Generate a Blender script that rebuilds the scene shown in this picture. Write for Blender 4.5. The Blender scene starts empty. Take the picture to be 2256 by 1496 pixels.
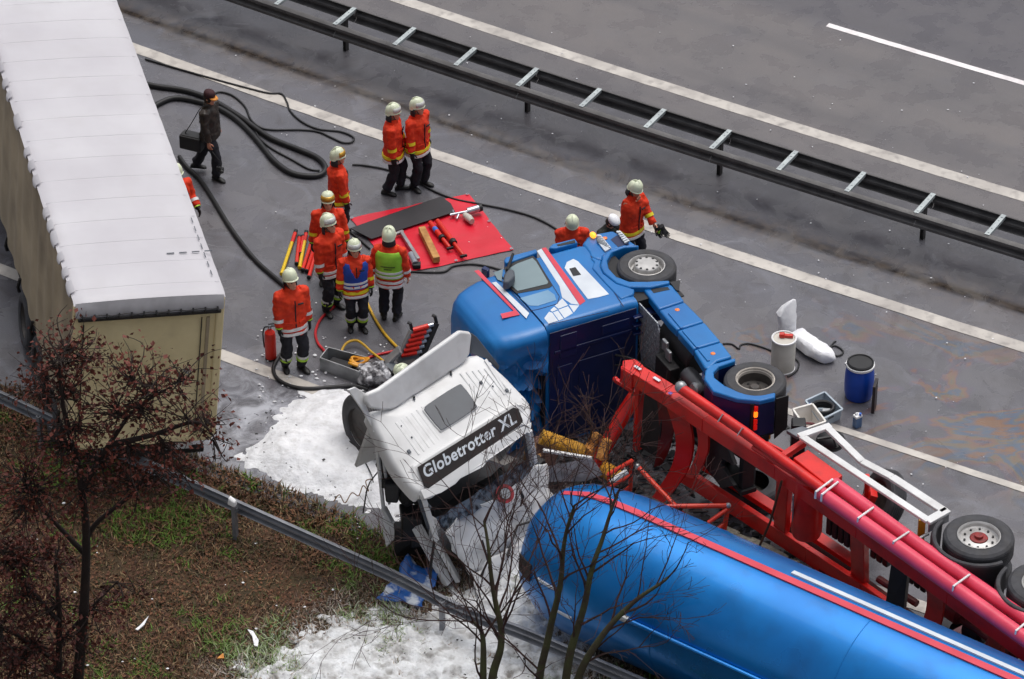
import bpy, bmesh, math, random
import numpy as np
from math import radians, sin, cos, tan, pi, sqrt, atan2
from mathutils import Vector as V, Matrix as MX, noise

sc = bpy.context.scene
col = sc.collection
random.seed(7)

# ------------------------------------------------------------------ camera
FPX, PITCH, CAMH = 8585.0, radians(36), 38.5           # focal length in photo pixels, tilt, height
CAMY = -CAMH / tan(PITCH)
cam = bpy.data.cameras.new('camera')
cam.sensor_width = 36.0
cam.lens = FPX / 2256 * 36
cam.clip_start = 1.0
cam.clip_end = 2000
camo = bpy.data.objects.new('camera', cam)
col.objects.link(camo)
camo.location = (0, CAMY, CAMH)
camo.rotation_euler = (pi / 2 - PITCH, 0, 0)
sc.camera = camo

# ------------------------------------------------------------------ light: overcast winter day
world = bpy.data.worlds.new('World')
sc.world = world
world.use_nodes = True
wn = world.node_tree
for n in list(wn.nodes):
    wn.nodes.remove(n)
SUN_EL, SUN_AZ = radians(73), radians(35)
sky = wn.nodes.new('ShaderNodeTexSky')
sky.sky_type = 'NISHITA'
sky.sun_disc = False
sky.sun_elevation = SUN_EL
sky.sun_rotation = SUN_AZ
sky.air_density = 1.0
sky.dust_density = 6.0
hs = wn.nodes.new('ShaderNodeHueSaturation')
hs.inputs['Saturation'].default_value = 0.38
bg = wn.nodes.new('ShaderNodeBackground')
bg.inputs['Strength'].default_value = 0.105
wo = wn.nodes.new('ShaderNodeOutputWorld')
wn.links.new(sky.outputs[0], hs.inputs['Color'])
wn.links.new(hs.outputs[0], bg.inputs[0])
wn.links.new(bg.outputs[0], wo.inputs[0])
sun = bpy.data.lights.new('sun', 'SUN')
sun.energy = 0.95
sun.angle = radians(60)
sun.color = (1.0, 0.995, 0.985)
suno = bpy.data.objects.new('sun', sun)
col.objects.link(suno)
sd = V((sin(SUN_AZ) * cos(SUN_EL), cos(SUN_AZ) * cos(SUN_EL), sin(SUN_EL)))
suno.rotation_euler = (-sd).to_track_quat('-Z', 'Y').to_euler()
suno.location = (0, 0, 60)

sc.view_settings.view_transform = 'Standard'
sc.view_settings.look = 'None'
sc.view_settings.exposure = 0.32
sc.view_settings.gamma = 1.0

# ------------------------------------------------------------------ pixel helpers (photo pixel -> point on a plane)
CAMP = V((0, CAMY, CAMH))
def ray(x, y):
    u = (x - 1128) / FPX
    v = -(y - 748) / FPX
    return V((u, cos(PITCH) + v * sin(PITCH), -sin(PITCH) + v * cos(PITCH)))
def G(x, y, z=0.0):
    d = ray(x, y)
    return CAMP + d * ((z - CAMH) / d.z)
def PL(x, y, o, n):
    d = ray(x, y)
    return CAMP + d * ((V(o) - CAMP).dot(n) / d.dot(n))

# ------------------------------------------------------------------ materials
def lin(c):
    return tuple(((v / 255) / 12.92 if v / 255 <= 0.04045 else ((v / 255 + 0.055) / 1.055) ** 2.4) for v in c) + (1.0,)
MATS = {}
def mat(name, c1, c2=None, rough=0.5, metal=0.0, scale=4.0, bump=0.0, bscale=30.0, coat=0.0, rvar=0.0,
        detail=5.0, spec=0.5, emit=None, estr=0.0, alpha=1.0, lo=0.35, hi=0.65, dirt=0.0, dcol=(52, 44, 38), dscale=1.5, trans=0.0):
    m = bpy.data.materials.new(name)
    m.use_nodes = True
    nt = m.node_tree
    b = nt.nodes['Principled BSDF']
    tc = nt.nodes.new('ShaderNodeTexCoord')
    def noise_node(sc_, det=detail):
        n = nt.nodes.new('ShaderNodeTexNoise')
        n.inputs['Scale'].default_value = sc_
        n.inputs['Detail'].default_value = det
        nt.links.new(tc.outputs['Object'], n.inputs['Vector'])
        return n
    out = None
    if c2 is not None:
        n = noise_node(scale)
        r = nt.nodes.new('ShaderNodeValToRGB')
        r.color_ramp.elements[0].position = lo
        r.color_ramp.elements[1].position = hi
        r.color_ramp.elements[0].color = lin(c1)
        r.color_ramp.elements[1].color = lin(c2)
        nt.links.new(n.outputs['Fac'], r.inputs[0])
        out = r.outputs[0]
    if dirt > 0:
        n2 = noise_node(dscale, 8)
        mr = nt.nodes.new('ShaderNodeMapRange')
        mr.inputs['From Min'].default_value = 0.5
        mr.inputs['From Max'].default_value = 0.75
        mr.inputs['To Max'].default_value = dirt
        nt.links.new(n2.outputs['Fac'], mr.inputs['Value'])
        mx = nt.nodes.new('ShaderNodeMix')
        mx.data_type = 'RGBA'
        nt.links.new(mr.outputs[0], mx.inputs[0])
        if out is not None:
            nt.links.new(out, mx.inputs[6])
        else:
            mx.inputs[6].default_value = lin(c1)
        mx.inputs[7].default_value = lin(dcol)
        out = mx.outputs[2]
    if out is not None:
        nt.links.new(out, b.inputs['Base Color'])
    else:
        b.inputs['Base Color'].default_value = lin(c1)
    b.inputs['Roughness'].default_value = rough
    if rvar > 0:
        n3 = noise_node(scale * 1.7, 6)
        mr = nt.nodes.new('ShaderNodeMapRange')
        mr.inputs['From Min'].default_value = 0.3
        mr.inputs['From Max'].default_value = 0.7
        mr.inputs['To Min'].default_value = max(0.02, rough - rvar)
        mr.inputs['To Max'].default_value = min(1, rough + rvar)
        nt.links.new(n3.outputs['Fac'], mr.inputs['Value'])
        nt.links.new(mr.outputs[0], b.inputs['Roughness'])
    b.inputs['Metallic'].default_value = metal
    b.inputs['Coat Weight'].default_value = coat
    b.inputs['Coat Roughness'].default_value = 0.08
    b.inputs['Specular IOR Level'].default_value = spec
    b.inputs['Alpha'].default_value = alpha
    b.inputs['Transmission Weight'].default_value = trans
    if bump > 0:
        n4 = noise_node(bscale, 6)
        bp = nt.nodes.new('ShaderNodeBump')
        bp.inputs['Strength'].default_value = 1.0
        bp.inputs['Distance'].default_value = bump
        nt.links.new(n4.outputs['Fac'], bp.inputs['Height'])
        nt.links.new(bp.outputs[0], b.inputs['Normal'])
    if emit:
        b.inputs['Emission Color'].default_value = lin(emit)
        b.inputs['Emission Strength'].default_value = estr
    MATS[name] = m
    return m

# ------------------------------------------------------------------ mesh builder
class MB:
    def __init__(s):
        s.v, s.f = [], []
    def add(s, vs, fs):
        o = len(s.v)
        s.v += [V(p) for p in vs]
        s.f += [tuple(i + o for i in f) for f in fs]
        return s
    def box(s, c, size, R=None):
        hx, hy, hz = [q / 2 for q in size]
        pts = [V((x, y, z)) for z in (-hz, hz) for x, y in ((-hx, -hy), (hx, -hy), (hx, hy), (-hx, hy))]
        if R is not None:
            pts = [R @ p for p in pts]
        c = V(c)
        return s.add([c + p for p in pts], [(3, 2, 1, 0), (4, 5, 6, 7), (0, 1, 5, 4), (1, 2, 6, 5), (2, 3, 7, 6), (3, 0, 4, 7)])
    def bar(s, a, b, w, h, up=(0, 0, 1)):
        a, b = V(a), V(b)
        d = (b - a)
        L = d.length
        d.normalize()
        u = V(up)
        u = (u - d * u.dot(d))
        if u.length < 1e-4:
            u = V((1, 0, 0)) - d * d.x
        u.normalize()
        r = d.cross(u)
        R = MX((d, r, u)).transposed()
        return s.box((a + b) / 2, (L, w, h), R)
    def prism(s, poly, d):
        poly = [V(p) for p in poly]
        d = V(d)
        n = len(poly)
        nr = V((0, 0, 0))
        for i in range(n):
            nr += poly[i].cross(poly[(i + 1) % n])
        if nr.dot(d) > 0:
            poly = poly[::-1]
        vs = poly + [p + d for p in poly]
        fs = [tuple(range(n)), tuple(range(2 * n - 1, n - 1, -1))]
        for i in range(n):
            j = (i + 1) % n
            fs.append((j, i, n + i, n + j))
        return s.add(vs, fs)
    def tube(s, path, r, n=8, caps=True, closed=False, flat=1.0):
        P = [V(p) for p in path]
        m = len(P)
        rs = [r] * m if isinstance(r, (int, float)) else list(r)
        T = []
        for i in range(m):
            if closed:
                t = P[(i + 1) % m] - P[i - 1]
            else:
                t = P[min(i + 1, m - 1)] - P[max(i - 1, 0)]
            T.append(t.normalized() if t.length > 1e-9 else V((0, 0, 1)))
        u = T[0].orthogonal().normalized()
        if abs(T[0].z) < 0.9:
            u = V((0, 0, 1)) - T[0] * T[0].z
            u.normalize()
        rings = []
        for i in range(m):
            u = u - T[i] * u.dot(T[i])
            u.normalize()
            w = T[i].cross(u)
            rings.append([P[i] + (u * cos(2 * pi * k / n) * flat + w * sin(2 * pi * k / n)) * rs[i] for k in range(n)])
        return s.loft(rings, caps=caps and not closed, closed=closed)
    def loft(s, rings, caps=True, closed=False):
        n = len(rings[0])
        vs = [p for r in rings for p in r]
        fs = []
        m = len(rings)
        for i in range(m if closed else m - 1):
            a, b = i * n, ((i + 1) % m) * n
            for k in range(n):
                k2 = (k + 1) % n
                fs.append((a + k, a + k2, b + k2, b + k))
        if caps:
            fs.append(tuple(range(n - 1, -1, -1)))
            fs.append(tuple(range((m - 1) * n, m * n)))
        return s.add(vs, fs)
    def lathe(s, prof, o=(0, 0, 0), ax=(0, 0, 1), n=24, caps=True):
        o, a = V(o), V(ax).normalized()
        u = a.orthogonal().normalized()
        w = a.cross(u)
        rings = [[o + a * h + (u * cos(2 * pi * k / n) + w * sin(2 * pi * k / n)) * max(r, 1e-4) for k in range(n)] for r, h in prof]
        return s.loft(rings, caps=caps)
    def sphere(s, c, r, n=12, m=8):
        c = V(c)
        r = V(r) if not isinstance(r, (int, float)) else V((r, r, r))
        rings = []
        for i in range(m + 1):
            t = pi * i / m
            q = max(sin(t), 1e-3)
            rings.append([c + V((r.x * q * cos(2 * pi * k / n), r.y * q * sin(2 * pi * k / n), -r.z * cos(t))) for k in range(n)])
        return s.loft(rings)
    def xf(s, Mx):
        s.v = [Mx @ p for p in s.v]
        return s
    def jig(s, amp, sc_=1.0, seed=0.0):
        o = V((seed, seed * 1.7, seed * .3))
        s.v = [p + noise.noise_vector(p * sc_ + o) * amp for p in s.v]
        return s
    def build(s, name, m, parent=None, smooth=30, bevel=0.0, world=False, fixn=True, seg=2):
        me = bpy.data.meshes.new(name)
        vs = s.v
        if parent is not None and world:
            inv = parent.matrix_world.inverted()
            vs = [inv @ p for p in vs]
        me.from_pydata([tuple(p) for p in vs], [], s.f)
        if fixn and len(s.f) < 60000:
            bm = bmesh.new()
            bm.from_mesh(me)
            bmesh.ops.recalc_face_normals(bm, faces=bm.faces)
            bm.to_mesh(me)
            bm.free()
        ms = m if isinstance(m, (list, tuple)) else [m]
        for q in ms:
            me.materials.append(q)
        if smooth:
            me.shade_smooth()
            me.set_sharp_from_angle(angle=radians(smooth))
        o = bpy.data.objects.new(name, me)
        col.objects.link(o)
        if parent is not None:
            o.parent = parent
        if bevel > 0:
            bv = o.modifiers.new('bevel', 'BEVEL')
            bv.width = bevel
            bv.segments = seg
            bv.limit_method = 'ANGLE'
            bv.angle_limit = radians(35)
        return o

def tag(o, label=None, cat=None, group=None, kind=None):
    if label:
        o['label'] = label
    if cat:
        o['category'] = cat
    if group:
        o['group'] = group
    if kind:
        o['kind'] = kind
    return o
def thing(name, label, cat, Mx=None, loc=None, group=None):
    o = bpy.data.objects.new(name, None)
    col.objects.link(o)
    o.empty_display_size = 0.2
    if Mx is not None:
        o.matrix_world = Mx
    elif loc is not None:
        o.matrix_world = MX.Translation(V(loc))
    bpy.context.view_layer.update()
    return tag(o, label, cat, group)
def frame(o, ex, ey, ez):
    m = MX.Identity(4)
    for i, a in enumerate((ex, ey, ez)):
        for r in range(3):
            m[r][i] = a[r]
    for r in range(3):
        m[r][3] = o[r]
    return m
def spline(pts, n=10, closed=False):
    P = [V(p) for p in pts]
    out = []
    m = len(P)
    for i in range(m if closed else m - 1):
        if closed:
            p0, p1, p2, p3 = P[i - 1], P[i], P[(i + 1) % m], P[(i + 2) % m]
        else:
            p0, p1, p2, p3 = P[max(i - 1, 0)], P[i], P[i + 1], P[min(i + 2, m - 1)]
        for k in range(n):
            t = k / n
            out.append(0.5 * ((2 * p1) + (p2 - p0) * t + (2 * p0 - 5 * p1 + 4 * p2 - p3) * t * t + (3 * p1 - p0 - 3 * p2 + p3) * t ** 3))
    if not closed:
        out.append(P[-1])
    return out
def fbm(x, y, z=0.0, o=4):
    return noise.fractal(V((x, y, z)), 1.0, 2.0, o)
def rring(cx, cy, hx, hy, r, z, seg=4):
    """rounded rectangle ring in x-y at height z"""
    pts = []
    r = min(r, hx, hy)
    for q, (sx, sy) in enumerate(((1, 1), (-1, 1), (-1, -1), (1, -1))):
        for k in range(seg + 1):
            a = q * pi / 2 + pi / 2 * k / seg
            pts.append(V((cx + sx * (hx - r) + r * cos(a), cy + sy * (hy - r) + r * sin(a), z)))
    return pts

# ------------------------------------------------------------------ road geometry
RC = G(1200, 750)
RA = radians(59.15)
RD = V((sin(RA), -cos(RA), 0))
RN = V((cos(RA), sin(RA), 0))
RK = 0.0018
def RP(s, t, z=0.0):
    """point s metres along the road, t metres across it"""
    k = RK * min(s * s, 900.0) if abs(s) < 30 else RK * (900 + 60 * (abs(s) - 30))
    q = RC + RD * s + RN * (t + k)
    return V((q.x, q.y, z))
def RST(p):
    d = p - RC
    s = d.dot(RD)
    return s, d.dot(RN) - RK * s * s
TA, TB, TF, TD, TN, TP = 3.855, 8.01, 11.48, 0.30, -3.16, 5.95
# ================================================================== SETTING
def road_mat(name, ca, cb, cc, sheen=False, gutter=False, rough=0.42, swirl=1.0):
    m = bpy.data.materials.new(name)
    m.use_nodes = True
    nt = m.node_tree
    L = nt.links.new
    b = nt.nodes['Principled BSDF']
    uv = nt.nodes.new('ShaderNodeUVMap')
    uv.uv_map = 'road'
    def nz(scale, det=6, vec=None, rg=0.55, dist=0.0):
        n = nt.nodes.new('ShaderNodeTexNoise')
        n.inputs['Scale'].default_value = scale
        n.inputs['Detail'].default_value = det
        n.inputs['Roughness'].default_value = rg
        n.inputs['Distortion'].default_value = dist
        L(vec or uv.outputs[0], n.inputs['Vector'])
        return n.outputs['Fac']
    def mrange(v, a, b_, c, d):
        r = nt.nodes.new('ShaderNodeMapRange')
        r.inputs['From Min'].default_value = a
        r.inputs['From Max'].default_value = b_
        r.inputs['To Min'].default_value = c
        r.inputs['To Max'].default_value = d
        L(v, r.inputs['Value'])
        return r.outputs[0]
    def mix(f, A, B):
        x = nt.nodes.new('ShaderNodeMix')
        x.data_type = 'RGBA'
        if isinstance(f, float):
            x.inputs[0].default_value = f
        else:
            L(f, x.inputs[0])
        for i, q in ((6, A), (7, B)):
            if isinstance(q, tuple):
                x.inputs[i].default_value = q
            else:
                L(q, x.inputs[i])
        return x.outputs[2]
    def mul(a, c):
        x = nt.nodes.new('ShaderNodeMath')
        x.operation = 'MULTIPLY'
        L(a, x.inputs[0])
        if isinstance(c, float):
            x.inputs[1].default_value = c
        else:
            L(c, x.inputs[1])
        return x.outputs[0]
    mp = nt.nodes.new('ShaderNodeMapping')
    mp.inputs['Scale'].default_value = (0.12, 1.0, 1.0)
    L(uv.outputs[0], mp.inputs[0])
    base = mix(mrange(nz(0.35, 5), 0.38, 0.62, 0, 1), lin(ca), lin(cb))
    base = mix(mrange(nz(0.9, 6, mp.outputs[0]), 0.45, 0.7, 0, 0.8), base, lin(cc))          # lengthwise wear streaks
    base = mix(mrange(nz(1.6, 8, None, 0.65, 1.2 * swirl), 0.50, 0.66, 0, 0.12 + 0.5 * swirl), base, lin((46, 44, 49)))
    base = mix(mrange(nz(0.8, 8, None, 0.62, 2.0 * swirl), 0.54, 0.68, 0, 0.1 + 0.35 * swirl), base, lin((122, 125, 137)))  # pale blue-grey swirls: sky sheen of wet asphalt painted into the colour
    base = mix(mrange(nz(28, 6, None, 0.7), 0.35, 0.65, 0.0, 0.35), base, lin((58, 57, 61)))       # wet blotches
    base = mix(mrange(nz(90, 2), 0.35, 0.75, 0.0, 0.5), base, lin((150, 146, 146)))             # aggregate
    base = mix(mrange(nz(120, 2), 0.62, 0.75, 0.0, 0.6), base, lin((45, 44, 46)))
    sx = nt.nodes.new('ShaderNodeSeparateXYZ')
    L(uv.outputs[0], sx.inputs[0])
    if not gutter:
        base = mix(mrange(sx.outputs[1], 11.2, 11.7, 0.0, 0.55), base, lin((66, 65, 74)))      # newer overtaking lane
        base = mix(mul(mrange(nz(0.9, 5, mp.outputs[0]), 0.5, 0.62, 0, 0.5), mrange(nz(0.2, 3), 0.4, 0.6, 0.2, 1)), base, lin((74, 70, 72)))
    if gutter:
        w = nt.nodes.new('ShaderNodeMath'); w.operation = 'ADD'
        L(sx.outputs[1], w.inputs[0])
        L(mrange(nz(0.7, 6, mp.outputs[0]), 0, 1, -0.35, 0.35), w.inputs[1])
        d = nt.nodes.new('ShaderNodeMath'); d.operation = 'SUBTRACT'
        L(w.outputs[0], d.inputs[0]); d.inputs[1].default_value = 4.82
        a_ = nt.nodes.new('ShaderNodeMath'); a_.operation = 'ABSOLUTE'
        L(d.outputs[0], a_.inputs[0])
        g = mrange(a_.outputs[0], 0.05, 0.17, 1.0, 0.0)
        g = mul(g, mrange(nz(1.8, 8, mp.outputs[0], 0.7), 0.3, 0.58, 0.15, 0.95))
        base = mix(mrange(sx.outputs[1], 4.75, 4.95, 0.0, 0.45), base, lin((52, 51, 55)))
        base = mix(g, base, lin((34, 28, 25)))
        g2 = mrange(a_.outputs[0], 0.15, 0.5, 0.16, 0.0)
        base = mix(mul(g2, mrange(nz(5, 8), 0.4, 0.6, 0, 1)), base, lin((138, 122, 104)))
    if sheen:
        # thin film of melted foam on the asphalt beside the foam blanket
        f1 = nt.nodes.new('ShaderNodeVectorMath'); f1.operation = 'SUBTRACT'
        L(uv.outputs[0], f1.inputs[0]); f1.inputs[1].default_value = (-2.7, -4.3, 0)
        f2 = nt.nodes.new('ShaderNodeVectorMath'); f2.operation = 'MULTIPLY'
        L(f1.outputs[0], f2.inputs[0]); f2.inputs[1].default_value = (0.42, 0.52, 0)
        f3 = nt.nodes.new('ShaderNodeVectorMath'); f3.operation = 'LENGTH'
        L(f2.outputs[0], f3.inputs[0])
        fa = mrange(f3.outputs['Value'], 0.25, 1.0, 1.0, 0.0)
        base = mix(mul(fa, mrange(nz(2.2, 9, None, 0.68, 0.6), 0.40, 0.62, 0.0, 0.75)), base, lin((196, 198, 206)))
        # oil film: a stain in the wheel lane
        c = nt.nodes.new('ShaderNodeVectorMath'); c.operation = 'SUBTRACT'
        L(uv.outputs[0], c.inputs[0]); c.inputs[1].default_value = (7.5, 1.9, 0)
        c2 = nt.nodes.new('ShaderNodeVectorMath'); c2.operation = 'MULTIPLY'
        L(c.outputs[0], c2.inputs[0]); c2.inputs[1].default_value = (0.2, 0.52, 0)
        ln = nt.nodes.new('ShaderNodeVectorMath'); ln.operation = 'LENGTH'
        L(c2.outputs[0], ln.inputs[0])
        area = mrange(ln.outputs['Value'], 0.55, 1.2, 1.0, 0.0)
        oil = nz(0.42, 5, None, 0.55, 1.3)
        msk = mul(area, mrange(oil, 0.47, 0.53, 0.0, 1.0))
        rp = nt.nodes.new('ShaderNodeValToRGB')
        cr = rp.color_ramp
        cr.elements[0].position = 0.46; cr.elements[0].color = lin((88, 104, 132))
        cr.elements[1].position = 0.66; cr.elements[1].color = lin((126, 116, 108))
        for pos, cl in ((0.485, (92, 74, 112)), (0.505, (142, 92, 64)), (0.53, (118, 104, 78)), (0.555, (70, 96, 122)), (0.59, (134, 94, 58))):
            e = cr.elements.new(pos); e.color = lin(cl)
        L(oil, rp.inputs[0])
        base = mix(mul(msk, 0.7), base, rp.outputs[0])
    L(base, b.inputs['Base Color'])
    L(mrange(nz(1.3, 7, None, 0.6, 0.8 * swirl), 0.40, 0.60, max(0.08, rough - 0.2), rough + 0.18), b.inputs['Roughness'])
    b.inputs['Specular IOR Level'].default_value = 0.6
    bp = nt.nodes.new('ShaderNodeBump')
    bp.inputs['Distance'].default_value = 0.0015
    L(nz(70, 3), bp.inputs['Height'])
    L(bp.outputs[0], b.inputs['Normal'])
    return m

def strip(name, t0, t1, z, m, s0=-120, s1=120, ds=1.0, kind='structure', dt=None, jag=0.0):
    n = int((s1 - s0) / ds)
    k = max(1, int((t1 - t0) / (dt or (t1 - t0))))
    vs, fs, uvs = [], [], []
    for i in range(n + 1):
        s = s0 + (s1 - s0) * i / n
        for j in range(k + 1):
            t = t0 + (t1 - t0) * j / k
            if jag and (j == 0 or j == k):
                t += jag * noise.noise(V((s * 3, t, 0)))
            vs.append(RP(s, t, z))
            uvs.append((s, t))
    for i in range(n):
        for j in range(k):
            a = i * (k + 1) + j
            fs.append((a, a + k + 1, a + k + 2, a + 1))
    me = bpy.data.meshes.new(name)
    me.from_pydata([tuple(p) for p in vs], [], fs)
    ul = me.uv_layers.new(name='road')
    for lp in me.loops:
        ul.data[lp.index].uv = uvs[lp.vertex_index]
    me.materials.append(m)
    bm = bmesh.new(); bm.from_mesh(me)
    bmesh.ops.recalc_face_normals(bm, faces=bm.faces)
    if bm.faces[:][0].normal.z < 0:
        bmesh.ops.reverse_faces(bm, faces=bm.faces[:])
    bm.to_mesh(me); bm.free()
    o = bpy.data.objects.new(name, me)
    col.objects.link(o)
    if kind:
        o['kind'] = kind
    return o

M_NEAR = road_mat('asphalt_wet', (74, 76, 85), (90, 88, 93), (82, 84, 97), sheen=True, gutter=True, rough=0.24)
M_FAR = road_mat('asphalt_far', (84, 79, 80), (94, 87, 86), (72, 70, 75), rough=0.36, swirl=0.0)
strip('road', -5.95, 6.9, 0.0, M_NEAR, dt=2.2)
strip('far_road', 6.9, 21.0, 0.004, M_FAR, dt=3.5)

M_PAINT = mat('road_paint', (202, 196, 188), (172, 166, 160), rough=0.5, scale=1.6, dirt=0.65, dcol=(112, 106, 104), dscale=5, bump=0.002, bscale=60)
M_PAINT_N = mat('road_paint_bright', (240, 236, 236), (222, 216, 216), rough=0.5, scale=3, dirt=0.25, dcol=(150, 145, 145), dscale=9)
def marking(t, w, s0, s1, m=M_PAINT):
    o = strip('lane_marking', t - w / 2, t + w / 2, 0.009, m, s0, s1, 0.25, jag=0.012)
    return o
marking(TA, 0.27, -120, 120)
marking(TB, 0.27, -120, 120)
marking(TN, 0.26, -120, 120)
for k in range(-5, 6):
    marking(TF, 0.14, -0.55 + 18 * k, 5.45 + 18 * k, M_PAINT_N)
    marking(TD, 0.15, 4.3 + 18 * k, 10.3 + 18 * k)

# verge ground: one sheet to the horizon, bumpy near the wreck
M_SOIL = mat('verge_soil', (84, 58, 42), (66, 56, 34), rough=0.95, scale=2.4, bump=0.05, bscale=14, dirt=0.6, dcol=(44, 32, 25), dscale=4)
def build_ground():
    N = 90
    vs, fs = [], []
    def grade(i):
        u = (i / N) * 2 - 1
        return math.copysign(abs(u) ** 3 * 600 + abs(u) * 9, u)
    for j in range(N + 1):
        for i in range(N + 1):
            x, y = grade(i) - 2.0, grade(j) - 7.0
            s, t = RST(V((x, y, 0)))
            z = -0.06
            if t < -5.5 and abs(x) < 40:
                z += min(0.10, (-5.5 - t) * 0.08) + 0.05 * noise.noise(V((x * 1.3, y * 1.3, 0)))
            vs.append((x, y, z))
    for j in range(N):
        for i in range(N):
            a = j * (N + 1) + i
            fs.append((a, a + 1, a + N + 2, a + N + 1))
    mb = MB().add(vs, fs)
    o = mb.build('ground', M_SOIL, smooth=60, fixn=False)
    o['kind'] = 'structure'
build_ground()

# ------------------------------------------------------------------ foam (thick white fire-fighting foam)
def in_poly(x, y, P):
    c = False
    n = len(P)
    for i in range(n):
        x1, y1 = P[i]
        x2, y2 = P[(i + 1) % n]
        if (y1 > y) != (y2 > y) and x < (x2 - x1) * (y - y1) / (y2 - y1) + x1:
            c = not c
    return c
def pdist(x, y, P):
    best = 1e9
    n = len(P)
    for i in range(n):
        x1, y1 = P[i]
        x2, y2 = P[(i + 1) % n]
        dx, dy = x2 - x1, y2 - y1
        t = max(0, min(1, ((x - x1) * dx + (y - y1) * dy) / (dx * dx + dy * dy + 1e-9)))
        d = (x - x1 - t * dx) ** 2 + (y - y1 - t * dy) ** 2
        best = min(best, d)
    d = sqrt(best)
    return d if in_poly(x, y, P) else -d
M_FOAM = mat('foam', (232, 233, 236), (214, 215, 219), rough=0.75, scale=3.5, bump=0.02, bscale=16, dirt=0.35, dcol=(150, 146, 142), dscale=9)
M_FOAM2 = mat('foam_on_grass', (232, 234, 236), (196, 196, 196), rough=0.85, scale=4, bump=0.03, bscale=20, dirt=0.75, dcol=(92, 84, 72), dscale=5)
FOAM_ROAD = [tuple(G(x, y).to_2d()) for x, y in ((545, 985), (600, 940), (640, 900), (700, 862), (760, 862), (830, 880), (900, 960), (960, 1080), (960, 1150), (850, 1128), (720, 1098), (640, 1076), (570, 1035), (528, 1012))]
FOAM_GRASS = [tuple(G(x, y).to_2d()) for x, y in ((470, 1640), (530, 1480), (640, 1410), (740, 1356), (860, 1340), (960, 1318), (1040, 1285), (1070, 1200), (1120, 1150), (1210, 1180), (1220, 1330), (1300, 1440), (1320, 1620))]
def foam(name, poly, label, m, z0, amp, fringe, step=0.045, thick=0.12, seed=0.0):
    xs = [p[0] for p in poly]; ys = [p[1] for p in poly]
    x0, x1, y0, y1 = min(xs) - fringe, max(xs) + fringe, min(ys) - fringe, max(ys) + fringe
    nx, ny = int((x1 - x0) / step), int((y1 - y0) / step)
    H = np.zeros((nx + 1, ny + 1))
    for i in range(nx + 1):
        for j in range(ny + 1):
            x, y = x0 + i * step, y0 + j * step
            d = pdist(x, y, poly)
            if d < -fringe:
                H[i, j] = -1
                continue
            n1 = fbm(x * 1.3 + seed, y * 1.3, 0, 4)
            n2 = fbm(x * 5 + seed, y * 5, 3, 4)
            h = (min(d, 0.5) / 0.5 * thick if d > 0 else d / fringe * 0.16) + 0.05 * n1 + amp * n2
            H[i, j] = h
    idx = -np.ones((nx + 1, ny + 1), int)
    vs, fs = [], []
    for i in range(nx + 1):
        for j in range(ny + 1):
            if H[i, j] > -0.15:
                idx[i, j] = len(vs)
                x, y = x0 + i * step, y0 + j * step
                vs.append((x, y, z0 + H[i, j]))
    for i in range(nx):
        for j in range(ny):
            q = (idx[i, j], idx[i + 1, j], idx[i + 1, j + 1], idx[i, j + 1])
            if min(q) >= 0 and max(H[i, j], H[i + 1, j], H[i + 1, j + 1], H[i, j + 1]) > 0:
                fs.append(q)
    o = MB().add(vs, fs).build(name, m, smooth=60, fixn=False)
    return tag(o, label, 'foam', kind='stuff')
foam('foam_blanket', FOAM_ROAD, 'thick white foam spread over the road beside the white cab', M_FOAM, 0.006, 0.028, 0.95, thick=0.17)
foam('foam_blanket', FOAM_GRASS, 'white foam lying over the grass below the bent rail', M_FOAM2, 0.03, 0.09, 0.8, thick=0.10, seed=9.0)

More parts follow.
